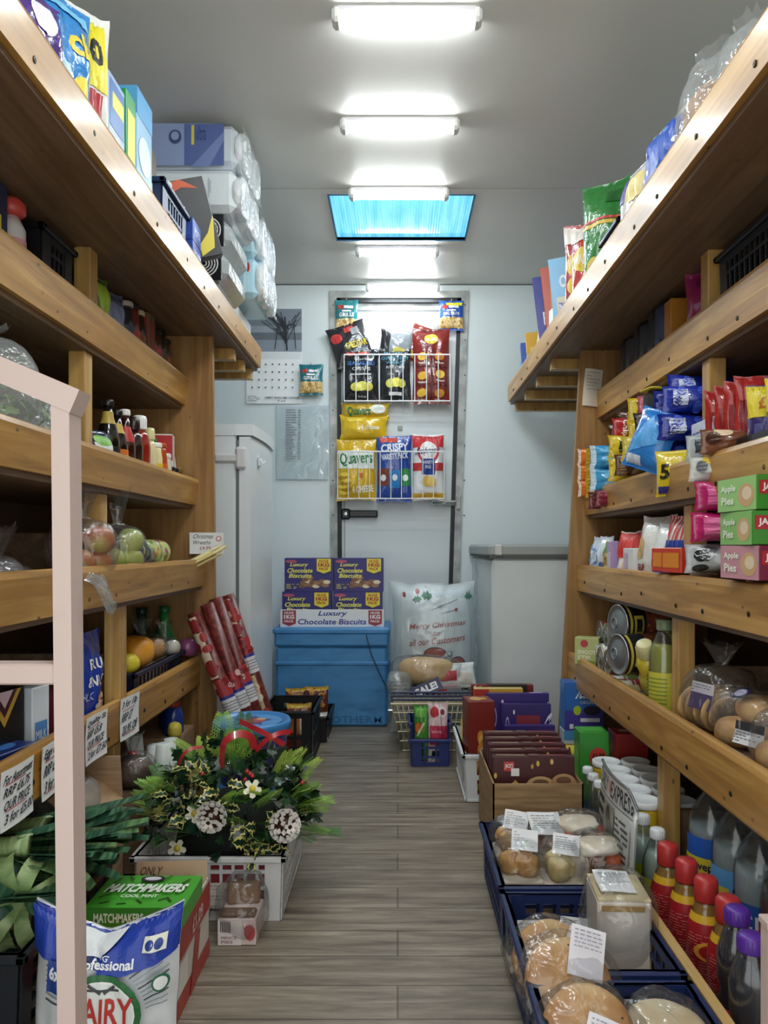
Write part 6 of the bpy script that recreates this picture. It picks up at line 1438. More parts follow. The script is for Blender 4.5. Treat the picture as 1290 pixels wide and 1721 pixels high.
# ================================================================== goods on the floor, freezer side
DB = '1a2b5a'
TR = []
for i, (y0, y1, lb) in enumerate(((1.518, 1.882, 'navy bread tray of pastries, the far one of three in a row on the floor'), (1.212, 1.500, 'navy bread tray holding big flat buns and a white cake, middle of three'), (.86, 1.194, 'navy bread tray with flatbreads, lowest in the picture'))):
    TR.append(crate('bread_tray', lb, .235, y1 - y0 - .02, .125, DB, (.328, (y0 + y1) / 2, .001), 0, .97, .03, 3, group='navy bread trays'))
ft = .0085
def label_paper(par, w, h, loc, rot, seed, n=6):
    return slip('paper_label', w, h, scribble(n, seed, '6a6f7a', .1, .9, .1, .9, .025), seed * .3, par, loc, rot, .006, 'f1f3f6')
def pastry(label, x, y, rx, ry, h, seed, z0=.06, mat=None, lw=.055, lh=.045, lrot=(-.9, 0, .2), trayz=True, cat='pastry'):
    t = thing('wrapped_pastry', label, cat, (x, y, z0))
    b = MB(); b.box(-rx * .95, -ry * .95, 0, rx * .95, ry * .95, .02, pal('ddd3c4', .6), .006); b.obj('card_tray', t)
    rr = random.Random(seed)
    for k in range(3):
        lump('pastry', rx * .52, ry * .55, h * .30, mat or PASTRY, seed + k, t, (rx * .45 * math.cos(k * 2.1 + seed), ry * .42 * math.sin(k * 2.1 + seed), .018), amp=.2, nu=18, nv=12)
    clearbag('clear_bag', rx * 1.22, ry * 1.22, h * 1.25, seed, 0, FILM, t, amp=.14)
    label_paper(t, lw, lh, (rx * .1, -ry * .55, h * .98), lrot, seed)
    return t
# raised on packets underneath, so the goods stand above the rim
def liner(x, y, w, d, h, lb): put(openboxless(w, d, h), x, y, ft, 0, lb, 'carton')
def openboxless(w, d, h): return carton('card_carton', w, d, h, CARD, None, None, .7, .003)
liner(.325, 1.70, .20, .30, .075, 'flat brown carton under the pastries in the far bread tray')
z1 = ft + .0765
pastry('wrapped puff pastry with a white label at the far aisle corner of the bread tray', .262, 1.775, .045, .04, .07, 130, z1, lrot=(-.8, 0, -.35))
pastry('wrapped puff pastry with a white label, nearer aisle corner of the far bread tray', .262, 1.645, .048, .046, .075, 131, z1, lrot=(-.75, 0, -.2))
pastry('wrapped custard pastry with a white label in the middle of the far bread tray', .345, 1.625, .042, .05, .075, 132, z1, noisy('cream_pastry', ('b08a4a', 'd9c487', 'ebdfb0'), nscale=20, rough=.5, bump=.4), lrot=(-.85, 0, -.25))
pastry('wrapped brown pastry under a big square white label in the far bread tray', .335, 1.745, .040, .04, .07, 133, z1, pal('7a4a30', .5, 0, .2, .4, 60), .075, .06, (-1.0, 0, .12))
def meat(label, x, y, seed, cols):
    t = thing('wrapped_roll', label, 'filled roll', (x, y, z1), (0, 0, .1 * (seed % 3)))
    for k, (c, dx) in enumerate(cols): lump('slice', .026, .045, .034, pal(c, .4, 0, .2, .3, 60), seed + k, t, (dx, 0, .002), p=.55, amp=.14, nu=18, nv=12)
    lump('soft_top', .055, .042, .014, noisy('iced_top', ('d9c4a0', 'ece0cc', 'f2eae0'), nscale=14, rough=.4, bump=.3), seed + 7, t, (0, .004, .062), amp=.25)
    clearbag('clear_bag', .072, .062, .105, seed, 0, FILM, t, amp=.16)
meat('wrapped orange and cream savoury slice beside the newspaper stand', .415, 1.765, 140, (('c8602c', -.03), ('e3d4bc', .02), ('b8452c', .045)))
meat('wrapped roll with brown and orange filling in front of the other savoury slice', .418, 1.635, 141, (('e6dac4', -.035), ('6a4028', .0), ('c05a28', .035)))
for i, (x, y, lb) in enumerate(((.268, 1.842, 'small clear dessert pot with a foil lid against the brown cardboard box'), (.342, 1.842, 'second clear dessert pot with a foil lid by the brown cardboard box'))):
    bottle('dessert_pot', lb, 'pot', [(.024, 0), (.028, .055)], [(.0305, .055), (.031, .057), (.030, .061), (.026, .062), (.024, .0605), (.0005, .0605)], PET, pal('cfd8de', .25, .5), [(.01, .045, '8c93b0')], (x, y, z1 + .001), ridges=False)
# middle tray
liner(.40, 1.37, .10, .11, .03, 'low brown carton under the white cake box in the middle bread tray')
t = thing('cake_carton', 'tall white cake carton in clear film with a paper label in the middle bread tray', 'cake', (.402, 1.405, ft + .0315), (0, 0, -.06))
b = MB(); b.box(-.047, -.055, 0, .047, .055, .135, pal('e6ded4', .55), .004).box(-.046, -.054, .135, .046, .054, .138, pal('d8c8a0', .6)).box(-.04, -.0565, .118, .035, -.0545, .128, pal('b08a4a', .6)); b.obj('carton', t)
clearbag('clear_film', .068, .078, .165, 150, 0, FILM, t, amp=.07)
label_paper(t, .065, .06, (-.005, -.035, .142), (-1.35, 0, .1), 150, 7)
pastry('wrapped dark chocolate cake with a white label by the aisle edge of the middle tray', .245, 1.445, .04, .035, .055, 151, ft, pal('3a2418', .5, 0, .1, .5, 60), .05, .04, (-.5, 0, .05), cat='cake')
pastry('white sandwich pack with a folded label behind the big flat buns', .325, 1.455, .05, .03, .06, 152, ft, pal('d9d2c4', .6), .05, .035, (-.6, 0, -.2), cat='sandwich')
pastry('wrapped white sandwich with a paper label in front of the cake carton', .405, 1.275, .042, .045, .045, 153, ft, pal('e6e2da', .6), .06, .045, (-1.1, 0, .05), cat='sandwich')
def bun(label, x, y, z0, r, tilt, seed, lab):
    t = thing('wrapped_bun', label, 'bread bun', (x, y, z0), (tilt, 0, .06 * (seed % 3 - 1)))
    lump('bun', r, r, .021, BUN, seed, t, (0, 0, 0), p=.6, amp=.05, nu=36, nv=18)
    rr = random.Random(seed)
    m = MB()
    for k in range(7):
        a, q = rr.uniform(0, 6.28), rr.uniform(.2, .8); m.lathe([(.0003, 0), (.0035, .001), (.003, .003), (.0003, .004)], pal('3a2a24', .5), 8, (r * q * math.cos(a), r * q * math.sin(a)), M=Matrix.Translation((0, 0, .0405 - .006 * q)))
    m.obj('raisins', t)
    clearbag('clear_bag', r * 1.2, r * 1.15, .056, seed, 0, FILM, t, (0, 0, -.006), amp=.12)
    slip('paper_label', .055, .075, scribble(5, seed, '8a8f98', .1, .9, .5, .95, .02), 1, t, lab[0], lab[1], .004, 'e6e2ea')
b0 = ft
bun('big flat bun in clear wrap propped behind two others in the middle bread tray', .262, 1.335, .075, .066, .85, 160, ((.025, -.03, .046), (-1.5, 0, -.5)))
bun('big flat bun in clear wrap, second of the three leaning buns', .266, 1.215, .10, .069, .75, 161, ((.02, .0, .046), (-1.5, 0, -.3)))
bun('big flat bun in clear wrap lying lowest in the picture, on the tray divide', .272, 1.105, .09, .066, .7, 162, ((.0, -.06, .046), (-1.5, 0, -.35)))
t = thing('wrapped_flatbread', 'stack of pale flatbreads in a clear bag in the tray lowest in the picture', 'flatbread', (.385, 1.10, .06), (.12, 0, 0))
for k in range(3): lump('flatbread', .058, .062, .010, noisy('pale_flatbread', ('cdb184', 'e3d3b0', 'efe4cc'), nscale=10, rough=.6, bump=.15), 170 + k, t, (0, 0, .003 + .018 * k), p=.5, amp=.05)
clearbag('clear_bag', .068, .080, .08, 171, 0, FILM, t, amp=.12)
liner(.33, 1.03, .20, .29, .045, 'flat brown carton under the flatbreads in the lowest bread tray')
# cardboard box of maroon biscuit boxes
openbox('cardboard_box', 'open brown cardboard box holding a row of dark maroon mince pie boxes', .228, .335, .20, (.354, 2.105, .001), 0, noisy('tan_cardboard', ('8a6c4a', 'a3835e', 'b2926c'), (3, 3, 30), 3, 3, .75, .1))
mp = [('e', .03, .80, .02, .03, 'd9b45a'), ('e', .55, .93, .02, .03, 'd9b45a'), ('e', .72, .95, .02, .03, 'e0c070'), ('e', .48, .90, .016, .025, 'caa050'), ('r', .13, .85, .26, .95, 'c03a3a'), ('t', "JACK'S", .145, .87, .245, .93, 'f0e6e0', {'bold': .03}), ('r', .22, .80, .32, .88, 'ece8e4'), ('t', 'MINCE', .16, .60, .38, .68, 'd9b45a', {'bold': .02}), ('p', [(.2, .70), (.27, .76), (.34, .70), (.27, .73)], 'd9b45a'), ('e', .58, .70, .18, .10, 'c9a878'), ('e', .86, .72, .16, .11, 'b8926a'), ('e', .58, .73, .1, .04, '7a5a40'), ('e', .86, .76, .09, .04, '7a5a40'), ('t', 'PIES', .18, .48, .36, .56, 'd9b45a', {'bold': .02})]
for i in range(5):
    o = carton('mince_pie_box', .212, .036, .245 + .003 * i, '4a1d20', {'f': mp, 't': [('r', .05, .2, .4, .8, '8a6a58'), ('r', .62, .2, .9, .8, '7a2a2c'), ('r', .45, .1, .58, .9, '6a4438')]}); put(o, .354, 2.005 + .052 * i, .006, 0, ['dark maroon mince pie box at the front of the brown cardboard box', 'dark maroon mince pie box, second in the row', 'dark maroon mince pie box in the middle of the row of five', 'dark maroon mince pie box, fourth in the row', 'dark maroon mince pie box at the back of the row, touching the far card wall'][i], 'biscuit box', None, (-.06, 0, .03 if i % 2 else -.02))
# white crate with selection boxes
crate('white_crate', 'white plastic crate holding purple selection boxes and a red biscuit box', .29, .37, .15, pal('dfe3e6', .35), (.355, 2.585, .001), 0, .95, .05, 2, bar=.008)
bis = [('e', .5 + .05 * ((i * 7) % 3 - 1), .62 - .045 * i, .22 if i > 5 else .12, .07, ('c98a3a', 'e0b060', 'b5752c')[i % 3]) for i in range(9)]
put(carton('biscuit_box', .085, .10, .295, '7c241f', {'f': bis + [('r', .2, .05, .8, .12, 'c9a24a')] + scribble(4, 9, 'd9b08a', .55, .95, .03, .16, .008), 'l': [('r', .2, .1, .8, .9, '8a2c26')], 't': [('e', .4, .5, .25, .3, 'd9a860'), ('r', .55, .3, .8, .7, 'c98a4a')]}), .262, 2.50, .009, .12, 'tall dark red biscuit box in the white crate', 'biscuit box')
pur = lambda k: [('r', .02, .02, .98, .98, ('3b2a78', '35246c')[k % 2]), ('e', .12, .72, .04, .12, 'b9aede'), ('e', .12, .72, .025, .09, '3b2a78'), ('r', .3, .62, .78, .86, '8a2f3a'), ('r', .34, .52, .4, .6, 'e9e4f2'), ('p', [(.2, .02), (.32, .6), (.36, .02)], 'd9dce6'), ('r', .1, .34, .16, .56, '3f9a4a'), ('r', .12, .3, .2, .42, 'd9c84a'), ('l', .36, .5, .78, .5, .03, 'e9e4f2'), ('t', 'Ca', .82, .5, .97, .9, 'ece4f4', {'bold': .03, 'shear': .2}), ('e', .6, .12, .02, .03, 'e9e4f2'), ('e', .7, .4, .02, .03, 'e9e4f2'), ('e', .25, .9, .02, .03, 'e9e4f2')]
pur2 = [('r', .02, .02, .98, .98, '38266f'), ('e', .1, .7, .035, .16, 'b9aede'), ('p', [(.15, .1), (.42, .1), (.4, .55), (.3, .75), (.18, .5)], '5a3420'), ('e', .28, .68, .08, .12, 'a9b84a'), ('r', .42, .1, .52, .45, 'e9e4f2'), ('r', .5, .25, .74, .45, 'c9cdd8'), ('t', 'ZINGY', .52, .3, .72, .4, '2a2050', {'bold': .03}), ('t', 'Cadbury', .66, .52, 1.04, .78, 'ece4f4', {'bold': .03, 'shear': .2, 'rot': 1.35}), ('e', .6, .7, .02, .03, 'e9e4f2')]
put(carton('selection_box', .215, .03, .285, '3b2a78', {'f': pur(0), 't': [('r', .7, .2, .9, .8, 'c9c0e6')]}), .412, 2.64, .009, 0, 'big purple chocolate selection box at the back of the white crate', 'selection box', None, (-.05, 0, .02))
put(carton('selection_box', .165, .028, .262, '34236a', {'f': pur(1)}), .43, 2.575, .009, 0, 'purple selection box in front of the biggest one in the white crate', 'selection box', None, (-.05, 0, -.04))
put(carton('selection_box', .165, .028, .205, '3b2a78', {'f': pur2}), .432, 2.515, .009, 0, 'lowest purple selection box, front of the three in the white crate', 'selection box', None, (-.05, 0, .03))
put(carton('box', .17, .04, .292, 'd5a52c', {'f': [('r', 0, .5, .3, 1, 'c03a34')], 't': [('r', 0, 0, 1, 1, 'dfc37a')]}), .352, 2.70, .009, 0, 'tall yellow box behind the purple selection boxes', 'box')
put(carton('box', .22, .03, .298, '7a2420', {'f': [('n', .02, .8, .2, .98, 12, .02, ['d98a3a', 'e9d9c0']), ('r', .3, .92, .9, 1, '2a1a18')], 't': [('r', .25, 0, .9, 1, '2a1a18')]}), .372, 2.745, .009, 0, 'dark red and black box at the very back of the white crate', 'box')
put(pouch('biscuit_packet', .05, .20, .04, 'd5c25a', [('r', .1, .1, .9, .9, 'e3d57a')], 180), .236, 2.61, .009, -.6, 'pale yellow packet at the aisle side of the white crate', 'packet')
# small blue crate
crate('blue_crate', 'small navy plastic crate of packets in front of the wire baskets', .135, .15, .16, '1f2f70', (.118, 2.865, .001), 0, .97, .035, 3, low={0: .10})
put(pouch('snack_packet', .055, .20, .03, '4f9a3a', [('r', .1, .8, .9, .95, '7ac05a'), ('e', .4, .6, .3, .1, 'd9742a'), ('r', .2, .1, .8, .4, '2f6a2c'), ('l', .3, .45, .8, .7, .04, 'e3e9d0')], 181), .087, 2.85, .009, -.3, 'green snack packet in the small navy crate', 'packet')
put(pouch('snack_packet', .075, .215, .035, 'e6c9cf', [('e', .3, .85, .22, .09, 'c93a44'), ('e', .72, .85, .22, .09, 'f1eef0'), ('e', .72, .85, .12, .05, '9a3a4a'), ('r', .05, .3, .95, .62, 'c83a5c'), ('t', '5 PERSONAL', .12, .5, .7, .54, 'f3eaee'), ('r', .05, .04, .95, .26, 'ecebec'), ('r', .15, .08, .8, .2, '2a2a30')], 182), .148, 2.83, .009, .1, 'pink and white packet with a red circle in the small navy crate', 'packet')
# drinks behind the batten
PRR = [] + scribble(14, 21, 'd99a94', .25, .72, .18, .74, .008) + [('t', '£2', .62, .90, .76, .98, '2a2416', {'bold': .03}), ('e', .92, .5, .1, .16, 'dd9a3a')]
redprof = [(.021, 0), (.025, .004), (.0325, .05), (.0345, .085), (.031, .108), (.0255, .126), (.0205, .142), (.020, .152)]
for i, (x, y, lb) in enumerate(((.552, 1.572, 'red energy drink bottle with a red cap, furthest along its row of four'), (.560, 1.492, 'red energy drink bottle, second along beside the white capped bottles'), (.566, 1.412, 'red energy drink bottle, third along, its printed shield showing'), (.572, 1.332, 'red energy drink bottle at the near end of its row of four'))):
    lb = lb.replace('furthest along', 'at the far end of')
    lb = lb.replace('at the far end of its row of four', 'at the far end of its row')
    bottle('drink_bottle', lb, 'bottle', redprof, [(.0208, .150), (.0215, .152), (.021, .186), (.017, .192), (.0005, .193)], PET, 'b83232', [(.012, .116, 'a4222a'), (.116, .130, 'e0b22c')], (x, y, .001), 'red drink bottles in a row', (pal('c98a2a', .2), .145, .002), PRR if i != 2 else PRR + [('e', .6, .55, .2, .16, 'dd9a3a'), ('e', .6, .55, .15, .12, 'a4222a')], -.45, ridges=False)
lem = [(.028, 0), (.031, .005), (.031, .05), (.029, .07), (.032, .10), (.031, .13), (.02, .165), (.0125, .178), (.0125, .182)]
for i, (x, y, lb) in enumerate(((.548, 1.72, 'lemonade bottle with a white cap, touching the newspaper stand'), (.552, 1.635, 'lemonade bottle with a white cap, next to the first red bottle'))):
    bottle('lemonade_bottle', lb, 'bottle', lem, [(.0145, .178), (.015, .18), (.0148, .198), (.011, .200), (.0005, .2005)], PET, 'e3e6e8', [(.04, .10, 'a9b43a'), (.01, .04, '20284a')], (x, y, .001), 'lemonade bottles', (pal('b9c4b4', .2), .15, .004), [('t', 'LEMON', .3, .6, .7, .75, '2a3a2a', {'bold': .03})])
big = [(.044, 0), (.049, .008), (.05, .05), (.047, .07), (.05, .10), (.05, .205), (.046, .235), (.034, .262), (.018, .285), (.0145, .295), (.0145, .302)]
for i, (x, y, bands, pr, fl, lb) in enumerate(((.660, 1.61, [(.10, .20, '2a62c0')], [('r', 0, .25, 1, .6, 'e3cf3a'), ('t', 'Schweppes', .22, .3, .78, .52, '1f2a4a', {'bold': .03})], None, 'two litre bottle with a blue label and yellow band, beside the post'), (.665, 1.50, [(.06, .18, '5fa4dc')], [('r', .3, .6, .5, .72, 'd9c84a'), ('e', .55, .3, .08, .08, 'c98a3a')], None, 'two litre bottle with a pale blue label, middle of the clear three'), (.660, 1.39, [(.05, .165, '2a58a8')], [('t', '£1', .4, .62, .55, .85, 'e9eef6', {'bold': .04}), ('e', .5, .35, .14, .2, '6f98cc')], None, 'two litre bottle with a dark blue label, nearest the cola'), (.655, 1.275, [(.05, .17, 'b0242c')], [('t', '1.75L', .3, .75, .55, .92, 'f0e6e6', {'bold': .03}), ('p', [(.2, .2), (.5, .5), (.8, .3), (.8, .4), (.5, .62), (.2, .32)], 'f0e6e6')], 1, 'cola bottle with a red label at the near end of the big bottles'), (.70, 1.17, [(.05, .17, 'a82028')], [], 1, 'second cola bottle with a red label, closest to the camera'))):
    lb = lb.replace('nearest the cola', 'standing next to the cola').replace('closest to the camera', 'beside the purple capped bottles')
    bottle('large_drink_bottle', lb, 'bottle', big, [(.0165, .297), (.017, .299), (.0165, .314), (.013, .316), (.0005, .3165)], PET, '24406e' if not fl else 'a82028', bands, (x, y, .001), None, (pal('1a0f0c', .1) if fl else pal('aeb9bd', .15), .235 if fl else .222, .003), pr, -.75)
rib = [(.029, 0), (.032, .005), (.032, .06), (.026, .085), (.031, .105), (.032, .145), (.024, .175), (.017, .192), (.0165, .198)]
for i, (x, y, lb) in enumerate(((.545, 1.235, 'dark juice bottle with a purple cap next to the red bottles'), (.528, 1.15, 'dark juice bottle with a purple cap lowest in the picture'))):
    bottle('juice_bottle', lb, 'bottle', rib, [(.0185, .194), (.0195, .196), (.019, .216), (.015, .2195), (.0005, .220)], PET, '5a2f9a', [(.012, .055, '3a2a4a'), (.055, .066, 'b8343c')], (x, y, .001), 'juice bottles with purple caps', (pal('221c2a', .12), .185, .002), [('t', 'RIBENA', .3, .3, .7, .6, 'd9cfe6', {'bold': .03})])
# newspaper stand
t = thing('newspaper_stand', 'curved clear newspaper display panel with black headline lettering behind the bread tray', 'newspaper stand', (.477, 1.70, .1125), (0, 0, RF))
m = MB(); w, h = .27, .178
def ns(a, b, o=0.0): return ((a - .5) * w, -o - .012 * math.sin(PI * a) + .012 * b, b * h - (.03 * max(0, a - .86) / .14 * (b > .8)))
m.grid(ns, 16, 8, pal('e6e8e8', .3, 0, .4)); m.grid(lambda a, b: ns(1 - a, b, -.003), 16, 8, pal('d5d9da', .3))
art = [('t', 'DAILY', .05, .74, .38, .95, '20242a', {'bold': .01}), ('e', .435, .85, .03, .09, 'c9908a'), ('t', 'EXPRESS', .48, .74, .97, .95, '20242a', {'bold': .01}), ('l', .03, .70, .97, .70, .012, '20242a')]
for k in range(4): art.append(('r', .06, .56 - k * .14, .3, .64 - k * .14, '20242a'))
art += [('r', .36, .06, .62, .66, '8a8a80'), ('e', .47, .5, .06, .14, '3a3a34'), ('e', .53, .28, .09, .2, '5a5a50'), ('r', .66, .06, .95, .64, 'c9ccc8')] + scribble(8, 31, '33373c', .67, .94, .08, .62, .03)
m.decal(ns, art, .12, w / h, off=.0015); m.obj('printed_panel', t)
MB().tube([ns(q / 12, 1.0, .0) for q in range(13)], .003, pal('7d8488', .25, .5), 8).obj('edge_wire', t)
# water bottles and white lidded tubs
wat = [(.017, 0), (.02, .004), (.02, .09), (.021, .12), (.014, .15), (.0105, .158)]
for i, (y, lb) in enumerate(((1.925, 'small water bottle with a white cap just past the newspaper stand'), (1.985, 'small water bottle with a white cap, middle of three'), (2.045, 'small water bottle with a white cap, at the far end of the three'))):
    bottle('water_bottle', lb, 'bottle', [(r, zz * 1.25) for r, zz in wat], [(.0125, .195), (.013, .197), (.0128, .211), (.01, .213), (.0005, .2135)], PET, 'dfe4e8', [(.06, .115, '6a7a9c')], (.505, y, .001), 'small water bottles')
nn = 0
for r_, y in enumerate((1.80, 1.882, 1.964, 2.046, 2.128)):
    for c_, x in enumerate((.578, .658)):
        bottle('gravy_tub', 'yellow and green tub with a white lid, %s row from the post, %s side' % (('first', 'second', 'third', 'fourth', 'last')[r_], ('aisle', 'wall')[c_]), 'tub', [(.033, 0), (.035, .004), (.036, .195)], [(.0385, .192), (.039, .194), (.039, .206), (.036, .2075), (.033, .2045), (.0005, .2045)], pal('d9b92c', .35), pal('e6eaec', .35), [(.01, .10, '3f8a3a'), (.10, .125, '2a2a24'), (.125, .185, 'd9b92c')], (x + .004 * ((r_ * 3) % 2), y, .001), 'white lidded tubs on the floor', None, [('t', 'GRAVY', .3, .6, .7, .7, 'e9e4d0', {'bold': .03})], ridges=False)
# boxes beyond
put(carton('tea_box', .085, .07, .265, '3f9a3a', {'f': [('e', .62, .72, .3, .11, 'c8403c'), ('t', '£1.39', .42, .68, .84, .77, '2a1a18', {'bold': .03}), ('r', .1, .1, .9, .3, '2f7a2c')], 'l': [('r', .1, .4, .9, .8, '5ab04a')], 't': [('r', .1, .1, .9, .9, '52ac44')]}), .565, 2.245, .001, 0, 'green box with a red price spot behind the white lidded tubs', 'box')
put(carton('tea_box', .095, .08, .262, '9c2c28', {'f': [('r', .25, .1, .85, .62, 'c9a24a')] + scribble(7, 33, '6a4a20', .3, .8, .15, .58, .012), 't': [('r', .1, .1, .9, .9, 'b03a34'), ('r', .2, .3, .6, .6, 'd9d0c4')]}), .67, 2.24, .001, 0, 'dark red box with a gold panel behind the white lidded tubs', 'box')
for j in range(3):
    for k in range(2):
        put(pouch('sponge_pack', .115, .052, .07, 'd9c64a', [('r', .05, .2, .45, .8, 'e6d86a'), ('r', .5, .1, .56, .9, '2a2a20')], 190 + j * 2 + k, sealcol='2a2a20'), .525 + .12 * k, 2.39, .001 + .066 * j + .0, 0, ['lowest', 'middle', 'top'][j] + ' yellow and black multipack ' + ('beside the purple boxes' if k == 0 else 'closer to the wall, behind the red box'), 'multipack')
put(carton('box', .13, .07, .205, 'c9d3dc', {'f': [('r', 0, .85, 1, 1, '4a90cf')]}), .60, 2.51, .001, 0, 'pale grey carton under the blue and purple pet food box', 'box')
put(carton('pet_food_box', .125, .07, .155, '2f68b8', {'f': [('r', 0, 0, 1, .42, '4a3f9a'), ('t', 'felix', .35, .66, .85, .95, 'eef2f8', {'bold': .02, 'shear': .3}), ('t', 'ORIGINAL', .4, .55, .85, .62, 'dfe6f2'), ('e', .32, .42, .1, .1, 'a9c43a'), ('r', .4, .18, .9, .26, 'dfe3f2'), ('e', .7, .42, .22, .1, '2a2440'), ('r', .12, .04, .22, .14, 'dfe3f2')], 'l': [('r', 0, 0, 1, 1, '4a8ad0'), ('r', .2, .2, .8, .8, '3a78c4')]}), .60, 2.51, .2065, 0, 'blue and purple pet food box against the shelf end panel', 'box')
# ================================================================== goods on the shelves by the freezer side
# ---- top shelf
z = RB(1)
def loafbag(label, X, y, rx, ry, h, mat, seed, neck=0, prints=(), zz=None, fm_=None):
    t = thing('bagged_bread', label, 'bread', (X, y, z if zz is None else zz), (0, 0, .15 * (seed % 3 - 1)))
    lump('loaf', rx * .85, ry * .85, h * .40, mat, seed, t, (0, 0, .002), p=.6, amp=.06, nu=20, nv=12)
    clearbag('clear_bag', rx, ry, h, seed, neck, fm_ or FILM2, t, amp=.12)
    return t
loafbag('clear bag of white rolls on the top shelf, highest in the picture', .588, 1.30, .06, .08, .185, pal('d9d2c0', .6), 201, .02)
loafbag('bulging clear bag of brown rolls on the top shelf', .588, 1.47, .06, .088, .235, BREAD, 202, .03)
put(pouch('bread_bag', .16, .225, .09, 'd9d6c4', [('r', .0, .45, 1, .95, '2a55b4'), ('n', .1, .5, .9, .9, 8, .03, ['e9eef4', '6a8ed0']), ('p', [(.2, .4), (.8, .4), (.6, .12), (.3, .1)], 'd9a93a'), ('r', .1, .04, .5, .3, 'c9862a')], 203, pinch=.02), .588, 1.655, z, RF + .15, 'bread bag with a bright blue top and yellow print on the top shelf', 'bread bag')
put(pouch('bread_bag', .16, .225, .09, 'd4d2d6', [('r', .1, .6, .4, .9, '5a4a9c'), ('p', [(.4, .1), (.9, .1), (.8, .5)], 'c98a4a'), ('r', .55, .55, .9, .8, 'e3cf8a'), ('r', .1, .1, .35, .4, '6a3a2c')], 204, pinch=.02), .588, 1.84, z, RF + .1, 'crinkled silvery bread bag with purple print on the top shelf', 'bread bag')
crate('wire_basket', 'navy plastic basket on the top shelf beside the green crisp bag', .16, .14, .15, '1c2b52', (.635, 2.03, z), RF, .95, .022, 3, cat='basket')
put(pouch('bag', .11, .20, .05, 'e6e8ea', [('r', .2, .5, .8, .8, 'c9d3dc')], 205), .64, 2.03, z + .009, RF + .5, 'plain white bag standing in the navy basket on the top shelf', 'bag')
put(pouch('crisp_bag', .155, .35, .09, '2c7a36', [('r', 0, .62, 1, .65, 'd9b84a'), ('r', 0, .66, 1, .68, 'c9463a'), ('e', .32, .28, .18, .09, 'e0c04a'), ('e', .5, .2, .16, .08, 'd0a83a'), ('r', .55, .8, .9, .9, '24602c')], 206, pinch=.05), .575, 2.21, z, -.65, 'tall green crisp bag with a gold band on the top shelf', 'crisp bag')
rw = [('r', 0, .0, 1, .3, 'dcae3c'), ('e', .5, .62, .42, .13, 'e3c24a'), ('t', 'WALKERS', .14, .57, .86, .67, 'f2ece0', {'bold': .04}), ('e', .5, .18, .32, .1, 'e9d07a'), ('r', .0, .82, 1, .98, 'e6dcd4')]
put(pouch('crisp_bag', .135, .30, .07, 'b83a34', rw, 207), .565, 2.37, z, -.7, 'red and white crisp bag beside the tall green bag', 'crisp bag')
put(pouch('crisp_bag', .135, .345, .06, 'a83a3a', rw + [('e', .5, .42, .4, .1, 'e3c24a')], 208), .60, 2.475, z, -.6, 'taller red and yellow crisp bag behind the red and white one', 'crisp bag')
def cereal(w, d, h, col, pr, X, y, rz, lean, lb):
    o = carton('cereal_box', w, d, h, col, pr); put(o, X, y, z, 0, lb, 'box', None, (0, lean, rz)); return o
cereal(.15, .05, .30, '7fbce4', {'f': [('r', .1, .1, .9, .55, 'd9d4b8'), ('t', 'OATS', .2, .65, .8, .8, 'e9f2f8', {'bold': .03})], 'l': [('r', .1, .05, .9, .6, 'd9d4b8')]}, .60, 2.63, -.3, -.10, 'pale blue cereal box leaning on the top shelf behind the crisp bags')
cereal(.16, .05, .325, 'b84a34', {'f': [('p', [(.1, .3), (.9, .4), (.7, .9), (.2, .85)], 'd9863a'), ('l', .2, .5, .8, .8, .06, '8a2a2a'), ('l', .2, .4, .8, .7, .05, 'e3b84a')], 'l': [('r', .1, .2, .9, .9, 'c9622a')]}, .60, 2.78, -.25, -.11, 'orange and red cereal box leaning on the top shelf')
cereal(.16, .055, .34, '2a2f8c', {'f': [('e', .5, .82, .2, .08, 'd9743a'), ('t', 'FLAKES', .15, .45, .85, .6, 'e9ecf6', {'bold': .03}), ('r', 0, .05, 1, .2, '7a2a6a'), ('r', 0, 0, 1, .05, 'e3c83a')], 'l': [('r', 0, .1, 1, .25, '8a2a7a')]}, .60, 2.93, -.2, -.12, 'dark blue and purple cereal box, the tallest leaning on the top shelf')
cereal(.12, .05, .20, 'd9a52c', {'f': [('r', .1, .3, .9, .7, 'e6c45a')], 'l': [('r', .1, .3, .9, .7, 'e3b94a')]}, .60, 3.20, -.1, -.10, 'small yellow box on the top shelf by the back wall')
cereal(.11, .05, .19, '2f57b4', {'f': [('r', .1, .3, .9, .7, '4a76cc')]}, .59, 3.32, -.1, -.08, 'plain mid blue box on the top shelf by the back wall')
cereal(.15, .05, .25, '2f6a44', {'f': [('r', .1, .3, .9, .8, 'd9dcc4'), ('r', .2, .4, .7, .6, '7a3a2c')]}, .67, 3.46, -.1, -.05, 'green and cream box at the very end of the top shelf')
put(carton('oat_box', .115, .055, .285, 'e3dcc6', {'f': [('t', 'QUAKER', .1, .36, .9, .52, '1f2024', {'bold': .05, 'rot': .0}), ('e', .5, .72, .16, .07, '1f2024'), ('r', .4, .62, .6, .68, '1f2024'), ('r', .1, .86, .35, .96, 'b8a878'), ('t', 'OAT SO SIMPLE', .14, .24, .86, .31, '3a3a3a', {'bold': .02}), ('e', .85, .2, .12, .05, 'c9585a')], 'l': [('r', .1, .1, .9, .9, 'd6ceb4')]}), .575, 3.07, z, 0, 'cream oat box with bold black lettering tilted on the top shelf', 'box', None, (0, .14, .02))
put(carton('box', .10, .06, .135, '5fb0dc', {'f': [('r', .1, .6, .9, .9, '8fcbe8'), ('e', .7, .3, .2, .2, 'e9eef0')], 'l': [('r', .1, .1, .9, .9, '74bce0')]}), .57, 3.40, z, 0, 'small sky blue box at the rail end of the top shelf', 'box')
